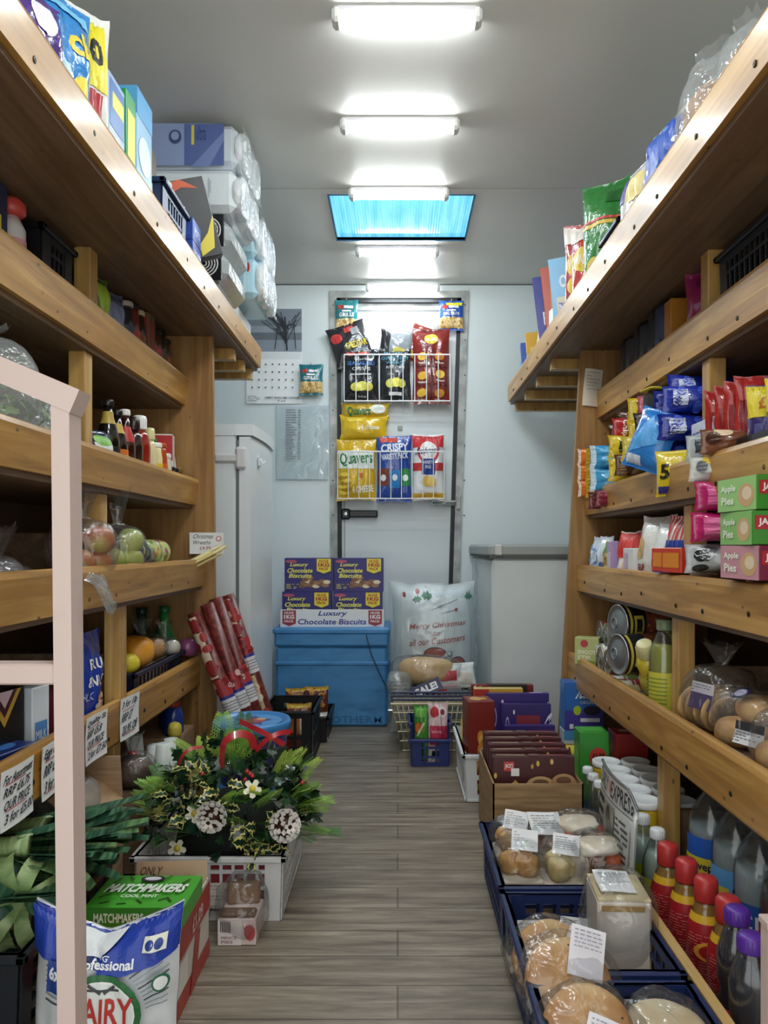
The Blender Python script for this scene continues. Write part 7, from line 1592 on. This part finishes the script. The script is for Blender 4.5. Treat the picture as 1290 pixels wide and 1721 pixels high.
put(carton('box', .06, .05, .075, 'c9b878', {'f': [('r', .1, .3, .9, .8, 'e3d8a8')]}), .565, 3.51, z, 0, 'tiny cream box at the last corner of the top shelf', 'box')
put(carton('box', .07, .05, .16, 'cfdde2', {'f': [('r', .1, .1, .9, .4, '4a4a9a'), ('e', .5, .7, .3, .16, '7a9aa8')], 'l': [('r', .1, .1, .9, .4, '5a5aa4')]}), .572, 2.86 - .12, z, .1, 'small white and blue box on the top shelf rail before the oat box', 'box')
put(pouch('bag', .10, .13, .05, '4a3f8c', [('r', .2, .3, .8, .7, '8a7ac0')], 209), .578, 2.565, z, -.5, 'small purple foil bag in front of the red crisp bags', 'bag')
# ---- second shelf
z = RB(2)
crate('wire_basket', 'black plastic basket on the second shelf close to the post', .30, .16, .195, '17181d', (.79, 1.54, z), RF, .95, .022, 4, cat='basket')
put(pouch('flour_bag', .13, .195, .09, 'd9dadc', [('t', 'NO', .2, .66, .8, .82, '23252c', {'bold': .05}), ('t', '1', .4, .4, .6, .6, '23252c', {'bold': .05}), ('p', [(.1, .1), (.5, .35), (.9, .1)], '23252c')], 211), .79, 1.53, z + .009, RF + .4, 'white bag with bold black print in the black basket on the second shelf', 'bag')
put(pouch('sugar_bag', .125, .212, .05, '8e2458', [('r', .2, .82, .8, .9, '6a1a42'), ('t', '£1', .3, .84, .5, .89, 'd9a0bc'), ('r', .1, .05, .9, .2, '7a1d4c')], 212), .715, 1.85, z, -.5, 'tall magenta bag on the second shelf past the post', 'bag')
put(carton('box', .05, .06, .20, 'b5772c', {'f': [('r', .1, .1, .9, .45, '2a2420')], 'l': [('r', .1, .5, .9, .9, 'c98a3a')]}), .735, 2.01, z, RF, 'narrow orange brown box behind the magenta bag', 'box')
for i, (c, h, y, X) in enumerate((('2a3152', .185, 2.085, .73), ('1b1c22', .19, 2.155, .735), ('22242c', .175, 2.22, .73), ('17181d', .185, 2.29, .735), ('2d2830', .17, 2.355, .73), ('1a1b20', .18, 2.43, .735))):
    put(carton('drinking_chocolate_tub', .055, .055, h + .03, c, {'f': [('r', .1, .2, .9, .55, ('3a4470', '2e2f38', '4a3a34', '26272e', '5a4a48', '2c2d34')[i])], 't': [('e', .5, .5, .4, .4, '3a3a40')]}, None, .3, .012), X, y, z, RF, ['dark blue tub beside the narrow orange box on the second shelf', 'black tub, second from the narrow orange box', 'dark grey tub with a brownish label, third from the orange box', 'black tub, fourth from the narrow orange box', 'dark plum tub with a dull label on the second shelf', 'black tub touching the end panel on the second shelf'][i], 'tub')
put(carton('box', .055, .04, .09, 'c9c2b0', {'f': [('r', .1, .4, .9, .8, '8a8474')]}), .725, 2.50, z, 0, 'small cream box leaning at the end of the second shelf', 'box', None, (0, -.3, .3))
put(carton('box', .06, .045, .06, '46504c', {'f': [('r', .1, .3, .5, .8, 'd9d6cc')], 'l': [('r', .1, .1, .9, .9, 'cfccc0')]}), .735, 2.565, z, 0, 'small dark and white box in the last corner of the second shelf', 'box')
o = slip('paper_note', .062, .125, scribble(6, 41, '6a6a60', .12, .85, .4, .95, .014), .8, None, (.652, 2.596, 1.272), (0, .08, 0), .012, 'd2cabc'); tag(o, 'small handwritten paper note pinned to the end panel by the second shelf', 'note')
# ---- third shelf: a heap of biscuit packets with their ends to the aisle
z = RB(3)
def lay(o, Xend, y, zz, yaw=0.0, label=None, cat='biscuit packet', group=None, roll=0.0, L=None):
    """lay a packet with its length running into the shelf; Xend = end towards the aisle"""
    o.rotation_euler = (Matrix.Rotation(yaw, 4, 'Z') @ Matrix.Rotation(PI / 2, 4, 'Y') @ Matrix.Rotation(roll, 4, 'Z')).to_euler()
    o.location = (Xend, y, zz)
    return tag(o, label, cat, group)
BP = dict(seal=.06, pinch=0, nu=14, nv=18, wr=.9)
def bpk(col, w, t, L, sp, seed): return pouch('biscuit_packet', w, L, t, col, sp, seed, **BP)
ORNG = [('r', 0, .0, 1, .05, 'e6ddd2'), ('p', [(.2, .3), (.8, .5), (.3, .7)], 'd8b48a'), ('r', .3, .75, .7, .9, 'e9a05a')]
k = 0
heap = []
def H(col, y, j, Xe, sp, lb, w=.052, t=.07, L=.19, yaw=0.0, zz=None):
    global k
    k += 1
    lay(bpk(col, w, t, L, sp, 220 + k), Xe, y, min(z + .082 + w * .5 + j * (w + .001), 1.214 - w * .5), yaw, lb)
YB_ = [('r', 0, 0, 1, .12, 'c9a22c'), ('r', .2, .3, .8, .7, '8a2a3a')]
for j in range(3): H('d9742a', 2.548, j - .6, .598, ORNG, 'orange biscuit packet, ' + ('lowest', 'middle', 'top')[j] + ' of the three piled against the end panel')
for j in range(3): H('e0c02c', 2.468, j - .75, .606, YB_, 'yellow biscuit packet, ' + ('lowest', 'middle', 'top')[j] + ' of its pile beside the orange packets')
H('6a1f2c', 2.41, -1.5, .60, [('r', .2, .1, .8, .3, 'a84a5a')], 'maroon biscuit packet under the yellow pile, hanging over the rail')
for j in range(2): H('3f9fd6', 2.385, j - .35, .598, [('r', 0, .0, 1, .08, 'cfe4f2'), ('r', .1, .2, .9, .5, '6ab8e4'), ('r', .3, .55, .8, .7, 'b02a3a')], 'sky blue biscuit packet, ' + ('lower', 'upper')[j] + ' one of two beside the yellow pile', .07, .075)
H('7c2436', 2.335, -1.45, .602, [('r', .2, .2, .8, .5, 'b05a6a')], 'maroon biscuit packet lying under the sky blue ones')
H('c9d0da', 2.385, 2.4, .66, [('r', .1, .1, .9, .5, '3a66b4'), ('r', .2, .6, .8, .8, 'd97a2a')], 'white and blue packet on top of the sky blue ones')
H('4a2c22', 2.30, 1.6, .635, [('n', .1, .1, .9, .5, 10, .05, ['7a5a4a', 'c9b8a8'])], 'dark brown crinkled biscuit packet beside the sky blue packets', .06)
H('5a3a2a', 2.31, 2.75, .66, [('n', .1, .1, .9, .5, 10, .05, ['8a6a5a', 'c9b8a8'])], 'dark brown crinkled packet on top of the other dark brown one', .055)
for j in range(2): H('dcc332', 2.225, j * 1.0 - .1, .612, [('t', '£', .25, .12, .8, .32, '23201a', {'bold': .04}), ('r', .1, .5, .9, .8, 'b8862a')], 'yellow pound marked packet, ' + ('lower', 'upper')[j] + ' of the pair in the middle of the heap', .065, .075)
H('b02a30', 2.235, 1.9, .625, [('t', 'Choc', .1, .2, .9, .34, 'f0e4dc', {'bold': .03}), ('t', 'Chip', .1, .1, .9, .2, 'f0e4dc', {'bold': .03}), ('r', .1, .5, .9, .9, '6a3a24')], 'red chocolate chip packet lying on the yellow pound marked pair', .06, .08)
for j in range(2): H('d9c030', 2.15, 1.15 + j * .98, .645, [('t', '£', .2, .1, .85, .34, '23201a', {'bold': .05}), ('r', .1, .5, .9, .9, 'c27a8a')], 'yellow pound marked packet high in the heap, ' + ('lower', 'upper')[j] + ' of two', .07, .07)
H('c7647e', 2.125, 3.0, .665, [('n', .1, .1, .9, .6, 9, .05, ['e39ab0', '9a3a58'])], 'pink crinkled packet on the summit of the heap', .055, .08)
lay(carton('biscuit_box', .045, .11, .16, '39267a', {'l': [('r', .1, .1, .9, .9, '46308e')], 'f': [('r', .1, .1, .9, .3, 'd9c84a')], 't': [('r', .1, .1, .9, .9, '4a3490')]}), .625, 2.06, z + .125, 0, 'slim purple carton wedged upright in the heap of biscuits', 'biscuit box')
H('5a3a28', 2.14, 0.0, .606, [('n', .1, .05, .9, .5, 12, .06, ['c9a880', '8a6a4a']), ('r', .1, .6, .9, .9, 'd9c12c')], 'brown biscuit packet with a picture of biscuits lying on the rail', .06, .08)
H('d9c64a', 2.06, .3, .602, [('r', .15, .1, .85, .35, 'e9dd7a')] + scribble(4, 5, '5a4a1a', .2, .8, .12, .32, .01), 'pale yellow labelled packet lying on the rail in mid heap', .075, .07)
H('3f2a22', 1.985, .95, .612, [('n', .1, .1, .9, .6, 8, .05, ['6a4a3a', 'a88a7a'])], 'dark chocolate packet in the middle of the heap', .075, .09)
H('4a3026', 1.975, .0, .63, [('r', .2, .1, .8, .3, '6a4a3a')], 'dark chocolate packet lying on another near the blue packets', .07, .085)
put(MB().box(-.03, -.03, 0, .03, .03, .07, pal('2b2a30', .25), .02).box(-.028, -.031, .01, .028, .031, .06, pal('c9cdb0', .4), .02).box(-.031, -.031, .066, .031, .031, .072, pal('d9c43a', .4), .01).obj('biscuit_tin'), .668, 1.99, z + .222, .2, 'small dark tin with a yellow lid on top of the biscuit heap', 'tin')
for j, (y, dz, Xe, c, lb) in enumerate(((1.90, -.1, .606, '1f33a0', 'royal blue packet on the rail at the near part of the heap'), (1.905, .95, .616, '24379c', 'royal blue packet, second up at the near part of the heap'), (1.825, .9, .62, '1c2f98', 'royal blue packet leaning beside the post, mid height'), (1.83, 1.95, .632, '2238a4', 'royal blue packet beside the post, third up'), (1.905, 2.0, .636, '1b2c8c', 'royal blue packet resting on the others near the dark tin'), (1.86, 2.95, .655, '1f35a4', 'royal blue packet uppermost beside the post'))):
    H(c, y, dz, Xe, [('n', .1, .1, .9, .7, 6, .06, ['4a62d0', '16227a']), ('r', .2, .1, .8, .26, 'cfd8ee')], lb, .062, .075, .19, .15 * (j % 3 - 1))
put(pouch('biscuit_packet', .12, .15, .06, '2f7fd0', [('p', [(.1, .2), (.9, .5), (.4, .9)], '58a4e4'), ('r', .1, .05, .5, .2, 'd9e4f0')], 260), .600, 1.895, z + .075, -.9, 'bright blue foil bag leaning on the rail in front of the royal blue packets', 'biscuit packet', None, (-.15, .35, -.9))
put(pouch('biscuit_packet', .09, .105, .05, 'd9c02c', [('t', '50', .2, .35, .8, .7, '2a2416', {'bold': .04}), ('r', .1, .05, .9, .2, '3a3a8c')], 261), .648, 1.80, z + .005, -.7, 'yellow packet marked 50 on the third shelf beside the post', 'biscuit packet')
# beyond the post
for i in range(4):
    put(pouch('chocolate_packet', .075, .155, .022, 'a82a28', [('r', .1, .1, .9, .7, '8a1f20'), ('r', .35, .15, .6, .6, '4a2a24')], 262 + i), .70, 1.655 - .048 * i, z + .065, -.25, ['red foil packet standing first beside the post on the third shelf', 'red foil packet, second from the post', 'red foil packet, third from the post', 'red foil packet next to the yellow and purple ones'][i], 'packet', 'red foil packets in the black tray')
for i in range(3):
    put(pouch('sweet_packet', .085, .125, .05, '3a3270', [('r', 0, .5, 1, .98, 'dcc832'), ('t', '£1', .3, .62, .6, .82, 'b86a1a', {'bold': .04}), ('r', .2, .1, .8, .4, '5a5a90')], 267 + i), .70, 1.445 - .075 * i, z + .065, -.6, ['yellow and purple sweet packet first after the red foil ones', 'yellow and purple sweet packet in the middle of three', 'yellow and purple sweet packet at the near end of the black tray'][i], 'packet')
t = thing('card_tray', 'shiny black display tray holding red and yellow packets on the third shelf', 'tray', (.70, 1.47, z), (0, 0, RF))
b = MB(); bk = pal('17181c', .25, 0, .4); b.box(-.22, -.05, 0, .22, .05, .06, bk, .002).box(-.22, -.052, .06, .22, -.05, .095, bk).box(-.222, -.05, .06, -.22, .05, .10, bk); b.obj('body', t)
put(carton('box', .12, .035, .165, 'cfd6e6', {'f': scribble(9, 12, '4a5aa0', .1, .9, .1, .9, .02), 'r': [('r', 0, 0, 1, 1, 'b9c4dc')]}), .668, 1.708 - .0, z, RF, 'slim white carton standing between the post and the black tray', 'box', None, (0, -.0, RF))
# ---- fourth shelf: baking goods
z = RB(4)
put(pouch('napkin_pack', .075, .165, .06, 'cfdff0', [('n', .1, .1, .9, .8, 26, .045, ['3a6ac4', '6a96d8', 'f0f4f8'])], 271), .655, 2.53, z, RF + .3, 'pale blue and white bag against the end panel on the fourth shelf', 'bag')
put(pouch('flour_bag', .075, .165, .06, 'dde6ee', [('e', .3, .6, .15, .08, '3a72b8'), ('e', .65, .45, .15, .08, '3a72b8'), ('r', .1, .05, .9, .25, 'b9cfe4')], 272), .66, 2.445, z, RF + .3, 'white bag with blue spots, second from the end panel on the fourth shelf', 'bag')
put(pouch('seed_packet', .055, .15, .045, 'c0ae7c', [('n', .05, .05, .95, .75, 50, .04, ['e6d8a8', '8a7444', 'd9c488']), ('r', .0, .78, 1, .98, '6a8a4a')], 273), .655, 2.37, z, RF + .3, 'clear packet of mixed seeds on the fourth shelf', 'packet')
put(carton('box', .05, .06, .155, 'b9a0d0', {'f': [('r', .1, .3, .9, .8, 'd9cbe6')], 'r': [('r', .3, 0, .6, 1, '9a7cc0')], 'l': [('r', .3, 0, .6, 1, '9a7cc0')]}), .66, 2.305, z, RF, 'lilac box beside the mixed seeds', 'box')
put(pouch('flour_bag', .10, .175, .06, 'ece6e2', [('r', 0, .58, 1, .98, 'cf3a34'), ('r', .3, .2, .7, .45, 'd9d0d4'), ('r', .55, .42, .85, .62, 'e3cf9a')], 274, pinch=.02), .66, 2.215, z, RF + .3, 'white bag with a red top on the fourth shelf', 'bag')
put(carton('box', .09, .05, .135, 'e4e6e8', {'f': [('r', .1, .5, .5, .9, 'c9b8d0'), ('r', .15, .1, .8, .4, '9aa4ac')], 'l': [('r', .1, .2, .9, .8, 'd0d4da')]}), .655, 2.12, z, RF, 'small plain white box in front of the big white flour bag', 'box')
put(pouch('flour_bag', .13, .212, .09, 'e9e8e4', [('e', .3, .62, .2, .14, 'c9a870'), ('t', 'SELF', .12, .34, .5, .42, '8a2a3a', {'bold': .03}), ('t', 'RAISING', .12, .22, .6, .3, '8a2a3a', {'bold': .03})], 275, pinch=.02, seal=.03), .68, 2.005, z, RF + .35, 'big white flour bag with a folded top on the fourth shelf', 'flour bag')
put(pouch('sugar_bag', .09, .19, .075, 'e6e8e8', [('r', .05, .0, .95, .62, '2f62c0'), ('r', .2, .1, .6, .3, 'e3e8f2')], 276, pinch=.02), .66, 1.905, z, RF + .3, 'white and blue sugar bag next to the big flour bag', 'bag')
strp = [('r', .12 * i, 0, .12 * i + .06, 1, 'c83c40') for i in range(9)]
put(pouch('sugar_bag', .095, .205, .07, 'e9dcd6', strp + [('r', 0, .35, 1, .72, '1f3f98')], 277, pinch=.02), .68, 1.825, z, RF + .3, 'red and white striped bag with a dark blue band on the fourth shelf', 'bag')
put(carton('box', .08, .04, .19, 'd5dcd6', {'f': [('r', .1, .55, .45, .9, '6a8a7a'), ('r', .55, .5, .9, .9, '4a5a5a')], 'l': [('r', .1, .4, .9, .9, '7a9a8a')]}), .78, 2.40, z, RF, 'white and green carton at the back of the fourth shelf by the end panel', 'box')
for i in range(2): put(carton('tea_box', .075, .06, .055, 'c8402c', {'f': [('r', .1, .2, .9, .8, 'd9862a')], 'l': [('r', .1, .1, .9, .9, 'd97a2a')], 't': [('r', .1, .1, .9, .9, 'd04a34')]}), .632, 1.705 - .0 + .066 * i, z + .082, RF, 'red and orange box on the rail of the fourth shelf, ' + ('next to the silver foil', 'next to the striped bag')[i], 'box', None, (0, .0, RF + .25))
for i in range(2): put(carton('card_carton', .07, .06, .081, CARD), .655, 1.70 + .075 * i, z, RF, 'brown carton hidden under the red and orange boxes, ' + ('beside the silver foil', 'beside the striped bag')[i], 'carton')
def H4(name, col, y, zz, Xe, sp, lb, w=.055, t=.085, L=.16, sd=0, yaw=0): lay(pouch(name, w, L, t, col, sp, 280 + sd, **BP), Xe, y, zz, yaw, lb, 'packet')
H4('foil_packet', 'b9bec2', 1.60, z + .115, .600, [('n', .1, .1, .9, .9, 16, .06, ['e6eaee', '5a5f66', '2a2c30'])], 'crumpled silver foil packet hanging over the rail of the fourth shelf', .06, .12, .17, 1)
H4('sweet_packet', 'c0246c', 1.575, z + .180, .602, [('r', .2, .1, .8, .3, 'e06aa0')], 'magenta packet, lower one of two on the silver foil', .06, .11, .16, 2)
H4('sweet_packet', 'b8246a', 1.565, z + .242, .606, [('r', .2, .1, .8, .3, 'e06aa0'), ('r', .3, .5, .8, .8, '7a1a3a')], 'magenta packet, upper one of two below the mixed packets', .06, .10, .16, 3)
H4('snack_packet', 'c7c9c4', 1.58, z + .298, .60, [('n', .1, .1, .9, .9, 10, .07, ['e9ecee', 'e3c43a', '6a6f74'])], 'silver and yellow packet lying on the magenta ones', .05, .09, .15, 4)
H4('snack_packet', '7a4a34', 1.545, z + .350, .61, [('n', .1, .1, .9, .9, 10, .08, ['c98a5a', 'e3c8a4', '4a2a20'])], 'brown picture packet on top of the pile by the green boxes', .05, .10, .15, 5)
H4('snack_packet', 'aab2b4', 1.61, z + .345, .605, [('r', .2, .1, .7, .3, '3a444c')], 'grey packet with dark print standing up from the pile', .055, .06, .12, 6)
def jack(c1, c2): return {'l': [('r', 0, 0, 1, 1, c1), ('e', .75, .45, .2, .35, 'd0a878'), ('e', .78, .5, .12, .2, 'e3d0b0'), ('t', 'Apple', .1, .55, .5, .8, 'eef2e4', {'bold': .03}), ('t', 'Pies', .12, .2, .45, .45, 'eef2e4', {'bold': .03})], 'f': [('r', .02, .45, .34, .85, 'b02a34'), ('t', "JACK'S", .05, .52, .31, .78, 'f2e8e4', {'bold': .03}), ('r', .2, .1, .5, .4, 'e9ebee')] + scribble(3, 8, '4a4a52', .22, .48, .12, .38, .03), 't': [('r', .02, .02, .98, .98, c1)]}
for i, (c, pr, lb) in enumerate((('7a2440', jack('c9909c', ''), 'pink and maroon pie box at the bottom of the stack over the rail'), ('3f8a2c', jack('8ac06a', ''), 'green apple pie box in the middle of the stack of three'), ('3f8a2c', jack('9aca7c', ''), 'green apple pie box on top of the stack of three'))):
    put(carton('pie_box', .19, .135, .058, c, pr), .69, 1.345 + .006 * i, z + .0835 + .0595 * i, 0, lb, 'pie box', None, (0, .0, (.05, -.03, .06)[i]))
put(carton('card_carton', .15, .14, .082, CARD), .715, 1.345, z, 0, 'brown carton on the fourth shelf under the stack of pie boxes', 'carton')
t = thing('bagged_flour', 'grey bag at the dark back of the fourth shelf behind the big flour bag', 'bag', (.86, 2.05, z)); lump('bag_body', .10, .12, .11, pal('4a4648', .6, 0, 0, .3, 20), 290, t, amp=.15)
# ---- fifth shelf: tins, oil, biscuits, buns
z = RB(5)
lbls = (('d9d6c8', 'b03a34'), ('cfc9a8', '4a7a3a'), ('b8443a', 'e3cf8a'), ('d5d8da', '7a8a4a'), ('c9b27a', '8a2f2a'))
rowname = ('bottom', 'middle', 'top')
n_ = 0
for row, (ys, X, zz) in enumerate((((2.55, 2.472, 2.394, 2.316, 2.238, 2.16), .645, z + .0385), ((2.51, 2.432, 2.354, 2.276), .672, z + .107), ((2.47, 2.392, 2.314), .70, z + .175))):
    for i, y in enumerate(ys):
        a, b = lbls[(i * 2 + row) % 5]; n_ += 1
        tin('%s tin lying in the %s row, %s from the end panel' % ({'d9d6c8': 'cream and red', 'cfc9a8': 'cream and green', 'b8443a': 'red and gold', 'd5d8da': 'white and olive', 'c9b27a': 'tan and maroon'}[a], rowname[row], ('first', 'second', 'third', 'fourth', 'fifth', 'sixth')[i]), .0365, .105, a, (X + .052, y, zz), (0, -PI / 2, 0), 'food tins lying on the lowest shelf', [('r', 0, .0, 1, .3, b), ('r', 0, .36, 1, .42, b), ('e', .45, .65, .1, .16, b), ('e', .8, .6, .08, .14, b), ('r', .1, .55, .3, .8, 'e6e2d4')])
put(carton('box', .075, .05, .085, 'b9c07a', {'f': [('e', .4, .78, .16, .14, 'b8343a'), ('t', 'SHOOT', .12, .38, .9, .54, 'e9ecd4', {'bold': .03}), ('t', 'STIR', .12, .18, .7, .34, 'e9ecd4', {'bold': .03}), ('r', .1, .05, .9, .14, '8a9a4a')], 'l': [('r', .1, .1, .9, .9, 'c9cf8a')]}), .606, 2.45, z + .0765, -.4, 'small pale green box lying over the tins at the rail', 'box')
beans = [('r', 0, 0, 1, 1, '1a1a1e'), ('p', [(.25, .0), (.75, .0), (.75, .5), (.25, .6)], '8a4a34'), ('n', .27, .02, .73, .5, 26, .04, ['b0664a', '6a3424', 'c98058']), ('r', .42, .62, .58, .85, 'c9b44a'), ('r', .45, .66, .55, .8, '1a1a1e'), ('r', .3, .9, .7, .96, 'c9b44a')]
for i, (y, lb) in enumerate(((2.165, 'large dark tin with a bean picture lying across the other tins'), (2.06, 'second large dark tin with a bean picture, beside the yellow bottle'))):
    tin(lb, .052, .13, '1c1c20', (.735 - .03 * i, y, z + (.235 if i == 0 else .165)), (0, -PI / 2, .25), 'large dark tins', beans)
for i, (y, X, dz, lb) in enumerate(((2.075, .70, .0385, 'red labelled tin lying under the yellow bottle, closer to the end panel'), (1.985, .695, .0385, 'dark labelled tin lying on the rail under the yellow bottle'))):
    tin(lb, .0365, .105, ('c85a3a', '2c3446')[i], (X, y, z + dz + .055 * i * 0), (0, -PI / 2, 0), None, [('r', 0, .5, 1, .8, ('e3cf9a', '4a5a7a')[i])])
t = bottle('squeezy_bottle', 'yellow squeezy bottle with a cream cap leaning over the rail of the lowest shelf', 'bottle', [(.026, 0), (.03, .006), (.031, .06), (.026, .085), (.03, .11), (.018, .135)], [(.02, .133), (.021, .135), (.019, .172), (.017, .174), (.0005, .174)], pal('d0bb3c', .3, 0, .3), 'd9d3a0', [(.02, .08, 'c9c45a')], (.66, 1.965, z + .07), None, None, [('n', .1, .1, .9, .9, 10, .1, ['8a9a3a', 'e3d98a'])])
t.rotation_euler = (.35, -.5, .3)
bottle('oil_bottle', 'tall clear cooking oil bottle with a yellow label in front of the post', 'bottle', [(.033, 0), (.036, .005), (.036, .16), (.034, .2), (.02, .235), (.0145, .25)], [(.017, .248), (.018, .25), (.0175, .272), (.015, .274), (.0005, .2745)], PET, '8a9a78', [(.03, .15, 'cfc84a')], (.628, 1.85, z), None, (pal('b5ad4a', .12), .215, .003), [('l', .1, .08 * i, .9, .08 * i, .02, '6a8a3a') for i in range(1, 12)], RF)
BISC = noisy('pale_biscuit', ('a98452', 'c9a878', 'dfc69a'), (1, 1, 8), 14, 4, .6, .5)
def biscbag(label, X, y, n, seed, zz, rad=.035, lab=('4a3a6c', 'e0dce6')):
    t = thing('bagged_biscuits', label, 'biscuits', (X, y, zz), (0, 0, RF + .2))
    rr = random.Random(seed)
    for i in range(n):
        m = MB(); r = rad
        m.lathe([(.001, 0), (r * .9, 0), (r, .005), (r * .94, .012), (r * .6, .013), (r * .5, .010), (.001, .012)], BISC, 18)
        o = m.obj('biscuit', t); o.location = (-.055 + .11 * (i % (n // 2)) / max(n // 2 - 1, 1), -.03 + .055 * (i // (n // 2)), rad + .004); o.rotation_euler = (rr.uniform(-.1, .1), PI / 2 + rr.uniform(-.15, .15), 0)
    clearbag('clear_bag', .095, .075, rad * 3.2, seed, .05, FILM, t, amp=.12)
    slip('paper_label', .06, .055, [('r', 0, 0, 1, .6, lab[0])] + scribble(3, seed, '4a4a50', .1, .9, .65, .95, .03), 1, t, (.02, -.066, rad * 1.2), (-.25, 0, .1), .006, lab[1])
    return t
biscbag('clear bag of swirled pale biscuits with a purple label beside the oil bottle', .678, 1.61, 10, 301, z + .0655, .042)
biscbag('clear bag of pale biscuits behind the buns on the lowest shelf', .80, 1.52, 8, 302, z, .04)
put(carton('card_carton', .15, .11, .0645, CARD), .68, 1.61, z, RF, 'brown carton under the swirled biscuits on the lowest shelf', 'carton')
def bunpack(label, X, y, zz, seed):
    t = thing('bagged_buns', label, 'buns', (X, y, zz), (0, 0, RF + .3))
    for i in range(2): lump('bun', .045, .048, .027, BREAD if i else BUN, seed + i, t, (-.045 + .09 * i, 0, .003), p=.7, nu=20, nv=12)
    lump('bun', .045, .046, .025, BUN, seed + 5, t, (0, .01, .055), p=.7, nu=20, nv=12)
    clearbag('clear_bag', .105, .07, .115, seed, 0, FILM, t, amp=.12)
    slip('paper_label', .062, .04, [('r', 0, .62, 1, 1, '23232c')] + scribble(4, seed, '4a4a55', .08, .92, .06, .58, .04), .5, t, (.045, -.066, .03), (-.3, 0, .1), .005, 'e9ebf0')
    m = MB(); m.lathe([(.0005, .0006), (.02, .0006), (.02, 0)], pal('2c2742', .4), 20); m.lathe([(.0005, .0010), (.012, .0010), (.012, .0005)], pal('b9b4d0', .4), 16)
    o = m.obj('round_sticker', t); o.location = (-.01, -.03, .112); o.rotation_euler = (.45, 0, 0)
    return t
bunpack('clear bag of brown buns with a round purple sticker beside the swirled biscuits', .67, 1.43, z + .0655, 310)
bunpack('clear bag of brown buns lying lowest along the rail of the lowest shelf', .665, 1.25, z + .0655, 320)
for i, y in enumerate((1.43, 1.25)): put(carton('card_carton', .13, .11, .0645, CARD), .675, y, z, RF, 'brown carton under the ' + ('first', 'second')[i] + ' bag of buns from the post', 'carton')
bunpack('clear bag of brown buns piled at the wall side of the lowest shelf', .80, 1.20, z + .03, 340)
put(carton('card_carton', .13, .11, .029, CARD), .80, 1.20, z, RF, 'brown carton under the wall side bag of buns', 'carton')
loafbag('clear bag of brown rolls at the back of the lowest shelf behind the buns', .82, 1.36, .075, .085, .15, BREAD, 330, .03, zz=z)
for i, (y, X, lb) in enumerate(((1.165, .61, 'clear bottle with a white label lying on the near part of the lowest shelf'), (1.095, .615, 'second clear bottle with a white label lying closest to the camera'))):
    lb = lb.replace('closest to the camera', 'beside the first one')
    t = bottle('small_bottle', lb, 'bottle', [(.02, 0), (.023, .004), (.023, .07), (.012, .09), (.012, .095)], [(.0135, .093), (.014, .095), (.0138, .108), (.0005, .109)], PET, 'dfe3e6', [(.015, .06, 'd6dade')], (X + .085, y, z + .09), None, (pal('c9cdd0', .2), .08, .003))
    t.rotation_euler = (0, -PI / 2 + .15, -.3)
put(carton('card_carton', .17, .13, .062, CARD), .675, 1.13, z, RF, 'brown carton under the clear bottles on the lowest shelf', 'carton')
# ================================================================== rest everything on its board, clear of the rails
bpy.context.view_layer.update()
def tree(o):
    out = [o]
    for c in KID.get(o, ()): out += tree(c)
    return out
KID = {}
for o in bpy.data.objects:
    if o.parent: KID.setdefault(o.parent, []).append(o)
for o in [q for q in bpy.data.objects if q.parent is None and 'label' in q and q.name.split('.')[0] != 'shelving_unit']:
    if abs(o.location.x) < .5: continue
    sg = -1 if o.location.x < 0 else 1
    D = LS if sg < 0 else RS
    for k, (xt, xb, zt, zb, ye) in D.items():
        base = zb + .0065
        if abs(o.location.z - base) < .003:
            vs = [q.matrix_world @ v.co for q in tree(o) if q.type == 'MESH' for v in q.data.vertices]
            lo = min(v.z for v in vs); dz = base - lo + .0003
            o.location.z += dz
            low = [v.x * sg for v in vs if v.z + dz < zt + .001]
            lim = max(abs(xt), abs(xb)) + .0275
            if low and min(low) < lim: o.location.x += sg * (lim - min(low))
            break
